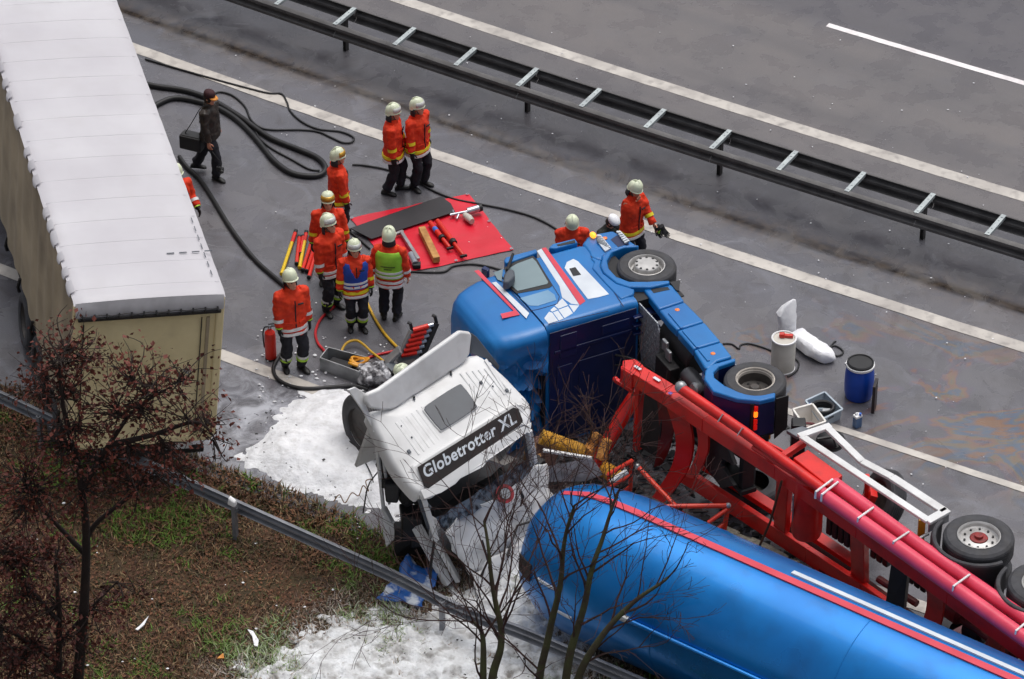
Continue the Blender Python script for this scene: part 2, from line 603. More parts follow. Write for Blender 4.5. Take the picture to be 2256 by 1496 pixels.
# ------------------------------------------------------------------ grass
def grass():
    rnd = random.Random(3)
    vs, fs, cs = [], [], []
    pal = [(104, 70, 46), (122, 88, 58), (72, 74, 36), (78, 102, 36), (66, 44, 32), (146, 122, 90), (92, 124, 38), (58, 52, 32)]
    n = 0
    while n < 170000:
        x = rnd.uniform(-11.0, 6.0)
        y = rnd.uniform(-13.0, -0.6)
        s, t = RST(V((x, y, 0)))
        ed = -5.62 + 0.3 * noise.noise(V((x * 1.2, y * 1.2, 5)))
        if t > ed:
            continue
        n += 1
        fd = pdist(x, y, FOAM_GRASS) if x > -5.5 else -9
        g = fbm(x * 0.7, y * 0.7, 1, 4)
        g2 = fbm(x * 2.4, y * 2.4, 8, 3)
        hgt = rnd.uniform(0.05, 0.17) * (1 + 0.5 * g)
        if fd > 0.15:
            hgt *= 1.0
        a = rnd.uniform(0, 2 * pi)
        w = rnd.uniform(0.006, 0.015)
        lean = rnd.uniform(0.2, 1.3) * hgt
        dx, dy = cos(a), sin(a)
        b = V((x, y, -0.02))
        o = len(vs)
        e = V((-dy, dx, 0)) * w
        mid = b + V((dx, dy, 0)) * lean * 0.35 + V((0, 0, hgt * 0.7))
        tip = b + V((dx, dy, 0)) * lean + V((0, 0, hgt))
        vs += [b - e, b + e, mid + e * 0.7, mid - e * 0.7, tip]
        fs += [(o, o + 1, o + 2, o + 3), (o + 3, o + 2, o + 4)]
        if g + 0.8 * g2 > 0.20:
            c = pal[rnd.choice((2, 3, 3, 6, 6, 1))]
        else:
            c = pal[rnd.choice((0, 1, 4, 4, 0, 5, 2, 7))]
        frost = 0.0
        if fd > -0.9:
            frost = max(0, min(1, (fd + 0.9) / 0.9)) * rnd.uniform(0.2, 1.0)
        c = [q * (1 - frost * 0.8) + 214 * frost * 0.8 for q in c]
        l = lin(c)
        cs += [l] * 5
    mb = MB()
    mb.v, mb.f = vs, fs
    m = bpy.data.materials.new('grass')
    m.use_nodes = True
    at = m.node_tree.nodes.new('ShaderNodeAttribute')
    at.attribute_name = 'tint'
    bs = m.node_tree.nodes['Principled BSDF']
    m.node_tree.links.new(at.outputs['Color'], bs.inputs['Base Color'])
    bs.inputs['Roughness'].default_value = 0.75
    o = mb.build('grass', m, smooth=0, fixn=False)
    ca = o.data.color_attributes.new('tint', 'FLOAT_COLOR', 'POINT')
    ca.data.foreach_set('color', np.array(cs, dtype=np.float32).ravel())
    tag(o, 'short brown and green winter grass on the verge', 'grass', kind='stuff')
grass()

def leaf_litter():
    rnd = random.Random(13)
    mb = MB()
    vs, fs = [], []
    n = 0
    while n < 6500:
        x, y = rnd.uniform(-9, 1.0), rnd.uniform(-9.6, -1.0)
        s, t = RST(V((x, y, 0)))
        if t > -5.7 or pdist(x, y, FOAM_GRASS) > -.1:
            continue
        if fbm(x * 1.4, y * 1.4, 4, 3) < rnd.uniform(-.5, .3):
            continue
        n += 1
        p = V((x, y, rnd.uniform(.03, .12)))
        a = V((rnd.gauss(0, 1), rnd.gauss(0, 1), rnd.gauss(0, .35))).normalized()
        b = a.cross(V((0, 0, 1)) + V((rnd.gauss(0, .4), rnd.gauss(0, .4), 0))).normalized()
        L = rnd.uniform(.03, .075)
        o = len(vs)
        vs += [p, p + a * L * .5 + b * L * .35 + V((0, 0, .008)), p + a * L, p + a * L * .5 - b * L * .35 + V((0, 0, .008))]
        fs += [(o, o + 1, o + 2), (o, o + 2, o + 3)]
    mb.v, mb.f = vs, fs
    m = mat('leaf_litter', (120, 80, 54), (80, 50, 38), rough=0.8, scale=1.5)
    tag(mb.build('leaf_litter', m, smooth=0, fixn=False), 'brown fallen leaves scattered through the verge grass', 'leaves', kind='stuff')
leaf_litter()

# ------------------------------------------------------------------ guard rails
M_STEEL = mat('rail_dark_steel', (92, 90, 90), (72, 70, 70), rough=0.36, metal=0.15, scale=3, rvar=0.12, bump=0.002)
M_STEEL2 = mat('rail_steel', (146, 148, 154), (120, 122, 128), rough=0.45, metal=0.35, scale=3, rvar=0.12)
M_GALV = mat('galvanised', (186, 194, 194), (160, 166, 168), rough=0.45, metal=0.35, scale=6)
M_POST = mat('rail_post', (60, 58, 58), (44, 42, 42), rough=0.5, metal=0.4)
WPROF = [(0.0, 0.75), (0.02, 0.745), (0.075, 0.715), (0.08, 0.665), (0.01, 0.62), (0.005, 0.58), (0.075, 0.535), (0.08, 0.485), (0.02, 0.45), (0.0, 0.44)]
def wbeam(s0, s1, t0, sgn, tf=None, n=6, dz=0.0, sq=1.0):
    rings = []
    WPROF = [(q, .75 - (.75 - z) * sq) for q, z in globals()['WPROF']]
    for i in range(n + 1):
        s = s0 + (s1 - s0) * i / n
        t = tf(s) if tf else t0
        z_ = dz(s) if callable(dz) else dz
        outer = [RP(s, t + sgn * q, z + z_) for q, z in WPROF]
        inner = [RP(s, t + sgn * (q - 0.006), z + z_) for q, z in WPROF[::-1]]
        rings.append(outer + inner)
    return MB().loft(rings)
cr = thing('median_crash_barrier', 'dark double-sided crash barrier with pale cross spacers running along the median', 'crash barrier', loc=RP(0, 5.95))
for i in range(-5, 6):
    s0 = -7.88 + 4 * i
    for t0, sg in ((5.62, -1), (6.26, 1)):
        wbeam(s0 + 0.003, s0 + 3.997, t0, sg).build('rail', M_STEEL, cr, world=True, smooth=50)
    mb = MB()
    p = RP(s0, 5.95, 0.32)
    R = frame(V((0, 0, 0)), RD, RN, V((0, 0, 1))).to_3x3()
    mb.box(RP(s0, 5.93, 0.33), (0.06, 0.012, 0.74), R).box(RP(s0 - 0.03, 5.95, 0.33), (0.008, 0.10, 0.74), R).box(RP(s0 + 0.03, 5.95, 0.33), (0.008, 0.10, 0.74), R)
    mb.build('post', M_POST, cr, world=True, smooth=0)
    mb = MB().box(RP(s0, 5.73, 0.63), (0.08, 0.28, 0.06), R)
    mb.build('bracket', M_POST, cr, world=True, smooth=0)
    for k in range(3):
        q = s0 + 4 / 3 * k
        mb = MB().box(RP(q, 5.94, 0.748), (0.09, 0.70, 0.012), R).box(RP(q - 0.041, 5.94, 0.717), (0.008, 0.66, 0.05), R).box(RP(q + 0.041, 5.94, 0.717), (0.008, 0.66, 0.05), R)
        for e in (5.66, 5.8, 6.08, 6.2):
            mb.lathe([(0.014, 0.0), (0.014, 0.012)], RP(q, e, 0.752), n=6)
        mb.build('spacer', M_GALV, cr, world=True, smooth=0)

# verge rail along the grass, pushed out of line by the white cab
def near_t(s):
    b = -6.72 - 0.066 * (s + 6.3)
    return b - 0.05 * math.exp(-((s - 2.7) / 0.8) ** 2)
def near_dz(s):
    return -0.05 * math.exp(-((s - 2.9) / 0.7) ** 2)
nr = thing('verge_crash_barrier', 'grey steel crash barrier rail along the grass verge, bent beside the white cab', 'crash barrier', loc=RP(0, -7.1))
for i in range(-6, 6):
    s0 = -1.45 + 4 * i
    wbeam(s0, s0 + 3.998, 0, 1, near_t, 16, near_dz, .72).build('rail', M_STEEL2, nr, world=True, smooth=50)
    R = frame(V((0, 0, 0)), RD, RN, V((0, 0, 1))).to_3x3()
    t = near_t(s0)
    mb = MB().box(RP(s0, t - 0.09, 0.3), (0.06, 0.012, 0.8), R).box(RP(s0 - 0.03, t - 0.06, 0.3), (0.008, 0.07, 0.8), R).box(RP(s0 + 0.03, t - 0.06, 0.3), (0.008, 0.07, 0.8), R).box(RP(s0, t - 0.03, 0.62), (0.1, 0.08, 0.08), R)
    mb.build('post', M_STEEL2, nr, world=True, smooth=0)
M_WHITE_PL = mat('white_plastic', (236, 236, 236), (222, 222, 224), rough=0.4, scale=6)
cp = MB()
b = RP(-1.45, near_t(-1.45) - 0.05, 0.75)
cp.add([b + RD * -0.07, b + RD * 0.07, b + RD * 0.07 + V((0, 0, .11)) + RN * -0.03, b + RD * -0.05 + V((0, 0, .16)) + RN * -0.02,
        b + RD * -0.07 - RN * .10, b + RD * 0.07 - RN * .10, b + RD * 0.07 + V((0, 0, .09)) - RN * .09, b + RD * -0.05 + V((0, 0, .13)) - RN * .09],
       [(0, 1, 2, 3), (7, 6, 5, 4), (0, 4, 5, 1), (1, 5, 6, 2), (2, 6, 7, 3), (3, 7, 4, 0)])
cp.build('reflector_cap', M_WHITE_PL, nr, world=True, smooth=0, bevel=0.02)
# ================================================================== VEHICLES: materials
M_BLUE = mat('truck_blue', (12, 114, 184), (8, 102, 172), rough=0.4, scale=1.2, coat=0.2, dirt=0.22, dcol=(22, 76, 118), dscale=2.2, rvar=0.08)
M_BLUE_SHADE = mat('truck_blue_shaded', (8, 30, 84), (7, 24, 66), rough=0.42, scale=1.0, coat=0.2, dirt=0.3, dcol=(16, 26, 54))  # darker copy of truck blue, shade painted into back wall and mudguard sides
M_TANK = mat('tank_blue', (0, 122, 200), (0, 112, 190), rough=0.33, scale=0.6, coat=0.3, metal=0.5, dirt=0.3, dcol=(20, 66, 116), dscale=2.2, rvar=0.1)
M_WHITE = mat('white_paint', (226, 226, 226), (210, 210, 210), rough=0.4, scale=1.4, coat=0.15, dirt=0.32, dcol=(150, 144, 138), dscale=3)
M_WHITE2 = mat('white_decal', (214, 220, 226), (198, 204, 212), rough=0.4, scale=2)
M_REDDEC = mat('red_decal', (214, 66, 84), (200, 54, 72), rough=0.4, scale=2)
M_RED = mat('chassis_red', (220, 24, 13), (200, 18, 11), rough=0.42, scale=1.6, coat=0.2, dirt=0.4, dcol=(70, 16, 12), dscale=3, bump=0.002)
M_PINK = mat('pipe_pink', (226, 72, 98), (210, 58, 84), rough=0.32, scale=2, coat=0.3)
M_ORANGE = mat('ladder_orange_red', (218, 56, 26), (196, 40, 20), rough=0.4, scale=3, dirt=0.25, dcol=(90, 30, 20))
M_TYRE = mat('tyre_rubber', (66, 66, 70), (48, 48, 52), rough=0.72, scale=6, bump=0.003, bscale=40, dirt=0.3, dcol=(84, 80, 76), dscale=5)
M_BLACK = mat('black_plastic', (28, 28, 31), (20, 20, 23), rough=0.5, scale=5)
M_DARK = mat('dark_chassis', (30, 29, 32), (20, 20, 22), rough=0.6, scale=4, dirt=0.5, dcol=(48, 42, 36), dscale=5)
M_RIM = mat('rim_silver', (198, 196, 194), (176, 174, 172), rough=0.35, metal=0.3, scale=5, dirt=0.3, dcol=(110, 102, 96), dscale=8)
M_RIMD = mat('rim_dark', (74, 68, 64), (56, 52, 50), rough=0.55, scale=8)
M_GLASS = mat('cab_glass', (128, 146, 150), (112, 130, 136), rough=0.12, scale=0.8, spec=0.8)  # pale grey base stands in for reflected sky
M_GLASSD = mat('dark_glass', (66, 72, 80), (58, 62, 70), rough=0.22, scale=2, spec=0.7)
M_GREY = mat('grey_plastic', (84, 90, 98), (72, 78, 86), rough=0.5, scale=3)
M_CHECK = mat('tread_plate', (176, 180, 186), (140, 144, 150), rough=0.4, metal=0.5, scale=24, lo=0.45, hi=0.55, bump=0.01, bscale=50)
M_ALU = mat('aluminium', (178, 180, 182), (150, 152, 154), rough=0.38, metal=0.6, scale=4, dirt=0.3, dcol=(96, 92, 88))
M_AMBER = mat('amber_lens', (246, 130, 50), rough=0.3)
M_AMBERL = mat('amber_lamp_lit', (255, 150, 40), rough=0.3, emit=(255, 150, 40), estr=1.6)
M_TAILL = mat('tail_lamp_lit', (255, 90, 30), rough=0.3, emit=(255, 110, 20), estr=1.8)
M_TAIL = mat('tail_lamp_red', (190, 20, 16), rough=0.3, emit=(220, 20, 10), estr=0.35)
M_YEL = mat('number_plate_yellow', (214, 164, 40), (200, 148, 30), rough=0.45, scale=5)
M_LAMP = mat('lamp_glass', (214, 220, 226), (176, 182, 190), rough=0.2, scale=20)

def wheel_parts(par, c, ax, R, w, kind, sub=True):
    """tyre, rim, cap; ax points to the visible outer face"""
    c, ax = V(c), V(ax).normalized()
    Mx = frame(c, *(lambda z, x: (x, z.cross(x), z))(ax, ax.orthogonal().normalized()))
    T = MB()
    h = w / 2
    prof = [(R * .60, -h * .92), (R * .72, -h), (R * .90, -h * .95), (R * .975, -h * .78), (R, -h * .6)]
    tread = []
    for k in range(5):
        z0 = -h * .6 + k * h * .24
        tread += [(R, z0), (R, z0 + h * .18), (R * .98, z0 + h * .185), (R * .98, z0 + h * .235)]
    prof += tread + [(R, h * .6), (R * .975, h * .78), (R * .90, h * .95), (R * .72, h), (R * .66, h * .97), (R * .60, h * .85)]
    T.lathe(prof, n=48, caps=False)
    wh = bpy.data.objects.new('wheel', None)
    col.objects.link(wh)
    wh.parent = par
    wh.matrix_parent_inverse = MX.Identity(4)
    wh.matrix_basis = Mx
    bpy.context.view_layer.update()
    T.build('tyre', M_TYRE, wh, smooth=28)
    if kind == 'front':
        T = MB().lathe([(R * .60, h * .87), (R * .615, h * .93), (R * .59, h * .95), (R * .56, h * .80), (R * .55, h * .3), (R * .44, h * .25), (R * .44, h * .62), (R * .41, h * 1.0), (R * .38, h * 1.08), (R * .2, h * 1.12), (0.001, h * 1.12)], n=40, caps=False)
        T.build('rim', M_RIM, wh, smooth=28)
        for k in range(10):
            a = 2 * pi * k / 10
            MB().lathe([(R * .045, 0), (R * .045, 0.006)], (R * .35 * cos(a), R * .35 * sin(a), h * 1.085), n=8).build('hole', M_BLACK, wh, smooth=0)
        T = MB().lathe([(R * .56, h * .28), (R * .42, h * .26)], n=30, caps=False)
        T.build('disc', M_BLACK, wh)
    elif kind == 'drive':
        T = MB().lathe([(R * .61, h * .80), (R * .63, h * .93), (R * .60, h * .97), (R * .575, h * .9), (R * .57, h * .75), (R * .55, h * .7), (R * .54, h * .45)], n=40, caps=False)
        T.build('rim', mat('rim_cream', (186, 178, 168), (160, 152, 144), rough=0.45, scale=5) if 'rim_cream' not in MATS else MATS['rim_cream'], wh, smooth=28)
        T = MB().lathe([(R * .54, h * .45), (R * .52, -h * .4), (R * .40, -h * .5), (R * .22, -h * .5), (R * .2, -h * .1), (R * .14, h * .1), (.001, h * .12)], n=40, caps=False)
        T.build('hub', M_RIMD, wh, smooth=28)
        for k in range(8):
            a = 2 * pi * k / 8
            MB().lathe([(R * .05, 0), (R * .05, 0.006)], (R * .43 * cos(a), R * .43 * sin(a), -h * .49), n=10).build('hole', M_BLACK, wh, smooth=0)
    elif kind == 'trailer':
        T = MB().lathe([(R * .60, h * .82), (R * .61, h * .93), (R * .585, h * .97), (R * .555, h * .85), (R * .55, h * .55), (R * .50, h * .45), (R * .26, h * .6), (R * .26, h * .62)], n=40, caps=False)
        T.build('rim', M_RIM, wh, smooth=28)
        T = MB().lathe([(R * .26, h * .55), (R * .24, h * .68), (R * .13, h * .72), (R * .12, h * .95), (.001, h * .97)], n=24, caps=False)
        T.build('hub', MATS.get('hub_red') or mat('hub_red', (150, 24, 22), (96, 18, 18), rough=.5, scale=14), wh, smooth=28)
        for k in range(10):
            a = 2 * pi * k / 10
            MB().lathe([(R * .035, 0), (R * .035, 0.02)], (R * .41 * cos(a), R * .41 * sin(a), h * .53), n=6).build('nut', M_BLACK, wh, smooth=0)
    else:
        T = MB().lathe([(R * .61, h * .8), (R * .58, h * .5), (R * .3, h * .3), (.001, h * .3)], n=32, caps=False)
        T.build('rim', M_RIMD, wh, smooth=28)
    return wh

# ================================================================== BLUE TRACTOR UNIT lying on its side
TF_ = V((-.45, .893, 0)).normalized()
TU_ = V((-.893, -.45, 0)).normalized()
FWP = G(1425, 582, 2.45)
TO_ = FWP - TU_ * .5 - V((0, 0, 1.25))
TM = frame(TO_, TF_, V((0, 0, -1)), TU_)
tr = thing('tractor_unit', 'blue truck tractor unit lying on its side with red and white stripes', 'truck', Mx=TM)
def TL(x, y, yl=-1.22):
    d = G(x, y, TO_.z - yl) - TO_
    return V((d.dot(TF_), yl, d.dot(TU_)))
def C6(pts, yl=-1.22):
    return [TL(960 + x / 3.117, 480 + y / 3.117, yl) for x, y in pts]
def C3(pts, yl=-1.22):
    return [TL(1380 + x / 5.754, 620 + y / 5.754, yl) for x, y in pts]
def C8(pts, yl=-1.22):
    return [TL(1340 + x / 2.992, 540 + y / 2.992, yl) for x, y in pts]
Y = V((0, 1, 0))
# cab shell
mb = MB()
rings = []
for z, x0, x1, hy, r in ((1.08, -.80, 1.03, 1.19, .10), (1.2, -.80, 1.045, 1.215, .10), (1.7, -.80, 1.05, 1.22, .10), (2.1, -.80, 1.05, 1.22, .10), (2.72, -.78, 1.01, 1.22, .11)):
    rings.append(rring((x0 + x1) / 2, 0, (x1 - x0) / 2, hy, r, z, 5))
mb.loft(rings)
mb.build('cab_body', M_BLUE, tr, smooth=40)
# back wall panel with pressed ribs, its shade painted as darker blue
wx = -.805
bw = thing_bw = MB().box((wx - .004, 0, 1.9), (.014, 2.2, 1.56)).build('back_wall', M_BLUE_SHADE, tr, smooth=0, bevel=.01)
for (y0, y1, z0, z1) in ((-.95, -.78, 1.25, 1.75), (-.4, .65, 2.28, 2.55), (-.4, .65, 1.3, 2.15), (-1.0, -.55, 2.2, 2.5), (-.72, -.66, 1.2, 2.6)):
    MB().box((wx - .017, (y0 + y1) / 2, (z0 + z1) / 2), (.022, y1 - y0, z1 - z0)).build('pressed_panel', M_BLUE_SHADE, bw, smooth=0, bevel=.012)
# roof fairing, crushed on the lower side
rings = []
for z, x0, x1, hy, r in ((2.74, -.86, 1.0, 1.20, .16), (2.9, -.88, .99, 1.205, .18), (3.1, -.88, .97, 1.20, .18), (3.3, -.86, .94, 1.18, .20), (3.48, -.82, .89, 1.15, .22), (3.6, -.76, .82, 1.09, .24), (3.68, -.66, .72, .98, .26), (3.71, -.45, .5, .75, .25)):
    rings.append(rring((x0 + x1) / 2, 0, (x1 - x0) / 2, hy, r, z, 6))
mb = MB()
# subdivide for dents
fine = []
for a, b in zip(rings[:-1], rings[1:]):
    for k in range(3):
        fine.append([p.lerp(q, k / 3) for p, q in zip(a, b)])
fine.append(rings[-1])
def resample(r, n):
    L = [0.0]
    for i in range(len(r)):
        L.append(L[-1] + (r[(i + 1) % len(r)] - r[i]).length)
    out = []
    j = 0
    for k in range(n):
        t = L[-1] * k / n
        while L[j + 1] < t:
            j += 1
        f = (t - L[j]) / max(1e-9, L[j + 1] - L[j])
        out.append(r[j].lerp(r[(j + 1) % len(r)], f))
    return out
dense = [resample(r, 120) for r in fine]
mb.loft(dense)
for i, p in enumerate(mb.v):
    w = max(0, min(1, (p.y + 1.05) / .9)) * max(0, min(1, (.7 - p.x) / .9))
    fold = abs(noise.noise(p * 3.1)) - .25
    fold2 = abs(noise.noise(p * 6.3 + V((4, 0, 0)))) - .22
    p += noise.noise_vector(p * 2.2) * (.2 * w) + V((.42, -.1, -.26)) * (fold * w) + V((.2, 0, -.16)) * (fold2 * w) + noise.noise_vector(p * 9) * (.04 * w)
    p.x += .18 * w
    p.z -= .10 * w
mb.build('roof_fairing', M_BLUE, tr, smooth=45)
MB().box((.1, 0, 2.728), (1.7, 2.36, .03)).build('fairing_seam', M_BLACK, tr, smooth=0)
# side livery: thin film plates standing 3 mm proud
def decal(name, pts, m, lift=.004, off=0.0, par=None):
    P = [p + V((0, -off, 0)) for p in pts]
    return MB().prism(P, V((0, -lift, 0))).build(name, m, par or tr, smooth=0)
decal('white_stripe', C6([(695, 228), (726, 213), (986, 599), (930, 590), (868, 548), (850, 470)]), M_WHITE2)
decal('red_stripe', C6([(728, 210), (756, 203), (1028, 572), (990, 600)]), M_REDDEC)
decal('white_panel', C6([(885, 345), (900, 305), (945, 283), (975, 298), (1190, 525), (1120, 545), (1045, 558), (985, 480)]), M_WHITE2)
MB().prism(C6([(918, 352), (958, 342), (997, 392), (945, 402)]), V((0, -.012, 0))).build('door_handle', M_BLACK, tr, smooth=0)
for q in ([(868, 554), (908, 600), (842, 625), (818, 605)], [(914, 598), (985, 602), (948, 650)], [(842, 632), (908, 608), (942, 655), (884, 690)],
          [(812, 612), (836, 630), (800, 646), (786, 636)], [(778, 646), (800, 652), (840, 708), (775, 727), (745, 690)], [(806, 651), (838, 637), (878, 693), (846, 706)]):
    decal('white_tile', C6(q), M_WHITE2)
decal('roof_red_stripe', C6([(265, 365), (295, 358), (560, 642), (578, 666), (458, 692), (445, 660), (535, 640)], -1.215), M_REDDEC, off=.0)
decal('roof_white_stripe', C6([(385, 446), (415, 440), (642, 655), (622, 692)], -1.222), M_WHITE2)
win = MB().prism(C6([(470, 345), (545, 302), (668, 262), (700, 292), (800, 468), (780, 482), (555, 522), (500, 478)]), V((0, -.008, 0))).build('side_window', M_BLACK, tr, smooth=0, bevel=.004)
decal('pane', C6([(505, 350), (560, 318), (664, 280), (690, 305), (772, 445), (765, 458), (562, 506), (522, 470)]), M_GLASS, lift=.006, off=.008, par=win)
decal('door_window_lower', C6([(580, 552), (770, 497), (815, 528), (828, 566), (700, 606), (640, 604)]), mat('pale_panel', (120, 158, 188), (106, 146, 178), rough=0.3, scale=2), lift=.006)
decal('quarter_window', C6([(398, 378), (462, 352), (452, 436), (425, 425)]), M_GLASS, lift=.006)
sp = MB()
for a, b in (((395, 365), (640, 640)), ((690, 222), (470, 290)), ((640, 640), (705, 628)), ((705, 628), (835, 590)), ((835, 590), (850, 540)), ((850, 540), (690, 285)), ((1065, 262), (1290, 610)), ((1185, 640), (770, 735))):
    p, q = C6([a, b], -1.222)
    sp.bar(p, q, .012, .006, up=(0, 1, 0))
sp.build('panel_seam', M_BLUE_SHADE, tr, smooth=0)
# mirror, with arm
P = C6([(462, 440), (468, 385), (500, 347), (538, 352), (546, 396), (500, 440)], -1.42)
mi = MB().prism(P, V((0, .16, 0))).build('mirror', M_GREY, tr, smooth=30, bevel=.03)
MB().tube([C6([(480, 430)], -1.35)[0], C6([(470, 470)], -1.22)[0]], .025).build('mirror_arm', M_BLACK, mi)
MB().tube([C6([(490, 360)], -1.35)[0], C6([(530, 250)], -1.22)[0]], .025).build('mirror_arm', M_BLACK, mi)
# front-edge housings
MB().prism(C6([(468, 292), (482, 268), (690, 212), (698, 236), (520, 300), (480, 310)], -1.24), V((0, .25, 0))).build('mirror_housing', M_BLUE, tr, smooth=30, bevel=.02)
MB().prism(C6([(775, 205), (800, 178), (955, 140), (975, 168), (820, 208)], -1.24), V((0, .2, 0))).build('corner_deflector', M_BLUE, tr, smooth=30, bevel=.02)
decal('deflector_slot', C6([(830, 185), (955, 152), (960, 170), (840, 196)], -1.242), M_BLACK, lift=.004)
MB().prism(C6([(310, 345), (335, 325), (372, 345), (360, 365)], -1.22), V((0, .3, 0))).build('roof_lamp', M_BLUE_SHADE, tr, smooth=0, bevel=.02)
# bumper, wheel arch, steps
MB().prism(C6([(1005, 175), (1040, 130), (1110, 105), (1215, 85), (1300, 130), (1385, 190), (1290, 198), (1205, 225), (1150, 262), (1140, 292), (1060, 268), (1050, 235)], -1.22), V((0, 2.42, 0))).build('front_bumper', M_BLUE, tr, smooth=30, bevel=.04)
decal('bumper_recess', C6([(1200, 150), (1245, 120), (1300, 160), (1330, 185), (1250, 200)], -1.22), M_BLUE_SHADE)
for q in ([(1105, 122), (1132, 124), (1206, 214), (1162, 238), (1108, 168)], [(1238, 98), (1268, 96), (1332, 166), (1300, 184)]):
    hl = MB().prism(C6(q, -1.225), V((0, -.03, 0))).build('headlight', M_LAMP, tr, smooth=0, bevel=.008)
    P = C6(q, -1.256)
    for k in range(6):
        t = (k + .5) / 6
        a = P[0].lerp(P[-1] if len(P) == 4 else P[4], t)
        b = P[1].lerp(P[2], t)
        MB().bar(a, b, .012, .01, up=(0, 1, 0)).build('rib', M_GREY, hl, smooth=0)
MB().sphere(C6([(1080, 118)], -1.27)[0], (.07, .05, .05)).build('indicator_lamp', M_AMBERL, tr)
MB().sphere(C6([(1162, 140)], -1.23)[0], (.04, .02, .04)).build('marker_lamp', M_AMBER, tr)
outer = [(1395, 186), (1290, 186), (1200, 214), (1148, 258), (1132, 330), (1152, 374), (1240, 445), (1330, 474), (1480, 474), (1606, 446)]
inner = [(1604, 428), (1450, 436), (1330, 436), (1240, 402), (1188, 345), (1176, 290), (1208, 234), (1292, 202), (1390, 196)]
MB().prism(C6(outer + inner, -1.25), V((0, .7, 0))).build('wheel_arch', M_BLUE, tr, smooth=35, bevel=.02)
MB().prism(C6([(1060, 270), (1088, 302), (1072, 342), (1150, 432), (1272, 557), (1358, 522), (1366, 490), (1240, 450), (1150, 380), (1128, 330), (1136, 292)], -1.235), V((0, .5, 0))).build('step_panel', M_BLUE, tr, smooth=35, bevel=.02)
for k in range(3):
    MB().box((-.62, -.95 + k * .16, .95), (.55, .04, .5)).build('step', M_BLUE_SHADE, tr, smooth=0, bevel=.015)
MB().box((.12, -.2, .93), (1.7, 1.9, .3)).build('cab_floor', M_DARK, tr, smooth=0)
MB().prism(C6([(1608, 440), (1678, 428), (1672, 500), (1650, 495)], -1.22), V((0, .03, 0))).build('mudflap', M_BLACK, tr, smooth=0)
# side skirt panels
SK = ([(200, 75), (540, 25), (600, 60), (735, 246), (415, 352)],
      [(415, 362), (738, 256), (985, 505), (640, 612), (540, 512), (470, 425)],
      [(645, 622), (990, 514), (1195, 754), (850, 856)],
      [(855, 867), (1200, 764), (1340, 950), (1150, 1005), (1040, 1110), (990, 1085)])
for i, q in enumerate(SK):
    pn = MB().prism(C3(q, -1.2), V((0, .16, 0))).build('side_skirt', M_BLUE, tr, smooth=30, bevel=.03, seg=3)
    if i == 0:
        decal('grab_slot', C3([(305, 97), (522, 70), (552, 105), (345, 150)], -1.2), M_BLACK, par=pn)
    if i in (1, 3):
        c = C3([(645, 360) if i == 1 else (1097, 915)], -1.2)[0]
        MB().sphere(c, (.04, .016, .04)).build('marker_lamp', M_AMBER, pn)
    if i > 0:
        q2 = {1: ((545, 400), (705, 590)), 2: ((720, 620), (905, 835)), 3: ((925, 860), (1045, 1005))}[i]
        a, b = C3(q2, -1.21)
        MB().bar(a, b, .05, .02, up=(0, 1, 0)).build('skirt_ridge', M_BLUE, pn, smooth=0, bevel=.008)
# deck tread plates
cp1 = MB().prism([(-.72, -1.12, 1.02), (-1.35, -1.12, 1.02), (-1.42, -.98, 1.02), (-1.42, -.2, 1.02), (-.86, -.05, 1.02), (-.72, -.6, 1.02)], V((0, 0, .02))).build('tread_plate', M_CHECK, tr, smooth=0)
cp2 = MB().prism([(-.8, 0, 1.0), (-1.5, -.15, 1.0), (-1.6, .6, 1.0), (-.8, .6, 1.0)], V((0, 0, .02))).build('tread_plate', M_CHECK, tr, smooth=0)
for k in range(9):
    for j in range(8):
        x, y = -.78 - j * .085, -1.06 + k * .105
        if -.72 > x > -1.38 and y < -.2 + (x + 1.42) * .2:
            MB().box((x, y, 1.043), (.055, .014, .005), MX.Rotation(.8 if (j + k) % 2 else -.8, 3, 'Z')).build('tread', M_ALU, cp1, smooth=0)
# chassis frame, tanks, axles
for y in (-.42, .42):
    MB().box((-1.6, y, .86), (5.0, .09, .28)).build('frame_rail', M_DARK, tr, smooth=0, bevel=.01)
for x in (-.9, -1.7, -2.5, -3.3, -4.0):
    MB().box((x, 0, .86), (.12, .8, .2)).build('cross_member', M_DARK, tr, smooth=0)
MB().lathe([(.24, 0), (.27, .03), (.27, .95), (.24, .98)], (-1.2, -.80, .66), (-1, 0, 0), n=20).build('fuel_tank', M_DARK, tr)
MB().lathe([(.12, 0), (.14, .03), (.14, .6), (.12, .63)], (-2.2, -.66, .95), (-1, 0, 0), n=16).build('air_tank', mat('tank_steel', (96, 96, 98), (70, 70, 74), rough=0.4, metal=0.5), tr)
MB().lathe([(.11, 0), (.11, .1), (.08, .12), (.08, .14)], (-2.72, -.72, 1.02), (0, -.3, 1), n=16).build('filter_cap', M_ALU, tr)
MB().box((-1.75, -.45, 1.05), (.5, .4, .2)).jig(.03, 3).build('valve_block', M_DARK, tr, smooth=0, bevel=.02)
MB().box((-1.62, -.85, 1.03), (.16, .2, .06)).build('connector', M_ALU, tr, smooth=0, bevel=.02)
MB().box((-1.75, -.75, 1.04), (.16, .2, .05)).build('connector', M_ALU, tr, smooth=0, bevel=.02)
MB().prism([(-3.1, -.45, 1.08), (-3.75, -.5, 1.08), (-4.1, -.2, 1.08), (-3.7, -.06, 1.08), (-3.7, .06, 1.08), (-4.1, .2, 1.08), (-3.75, .5, 1.08), (-3.1, .45, 1.08)], V((0, 0, .07))).build('fifth_wheel', M_DARK, tr, smooth=0, bevel=.01)
MB().lathe([(.1, -1.0), (.1, 1.0)], (0, 0, .5), (0, 1, 0), n=12).build('front_axle', M_DARK, tr)
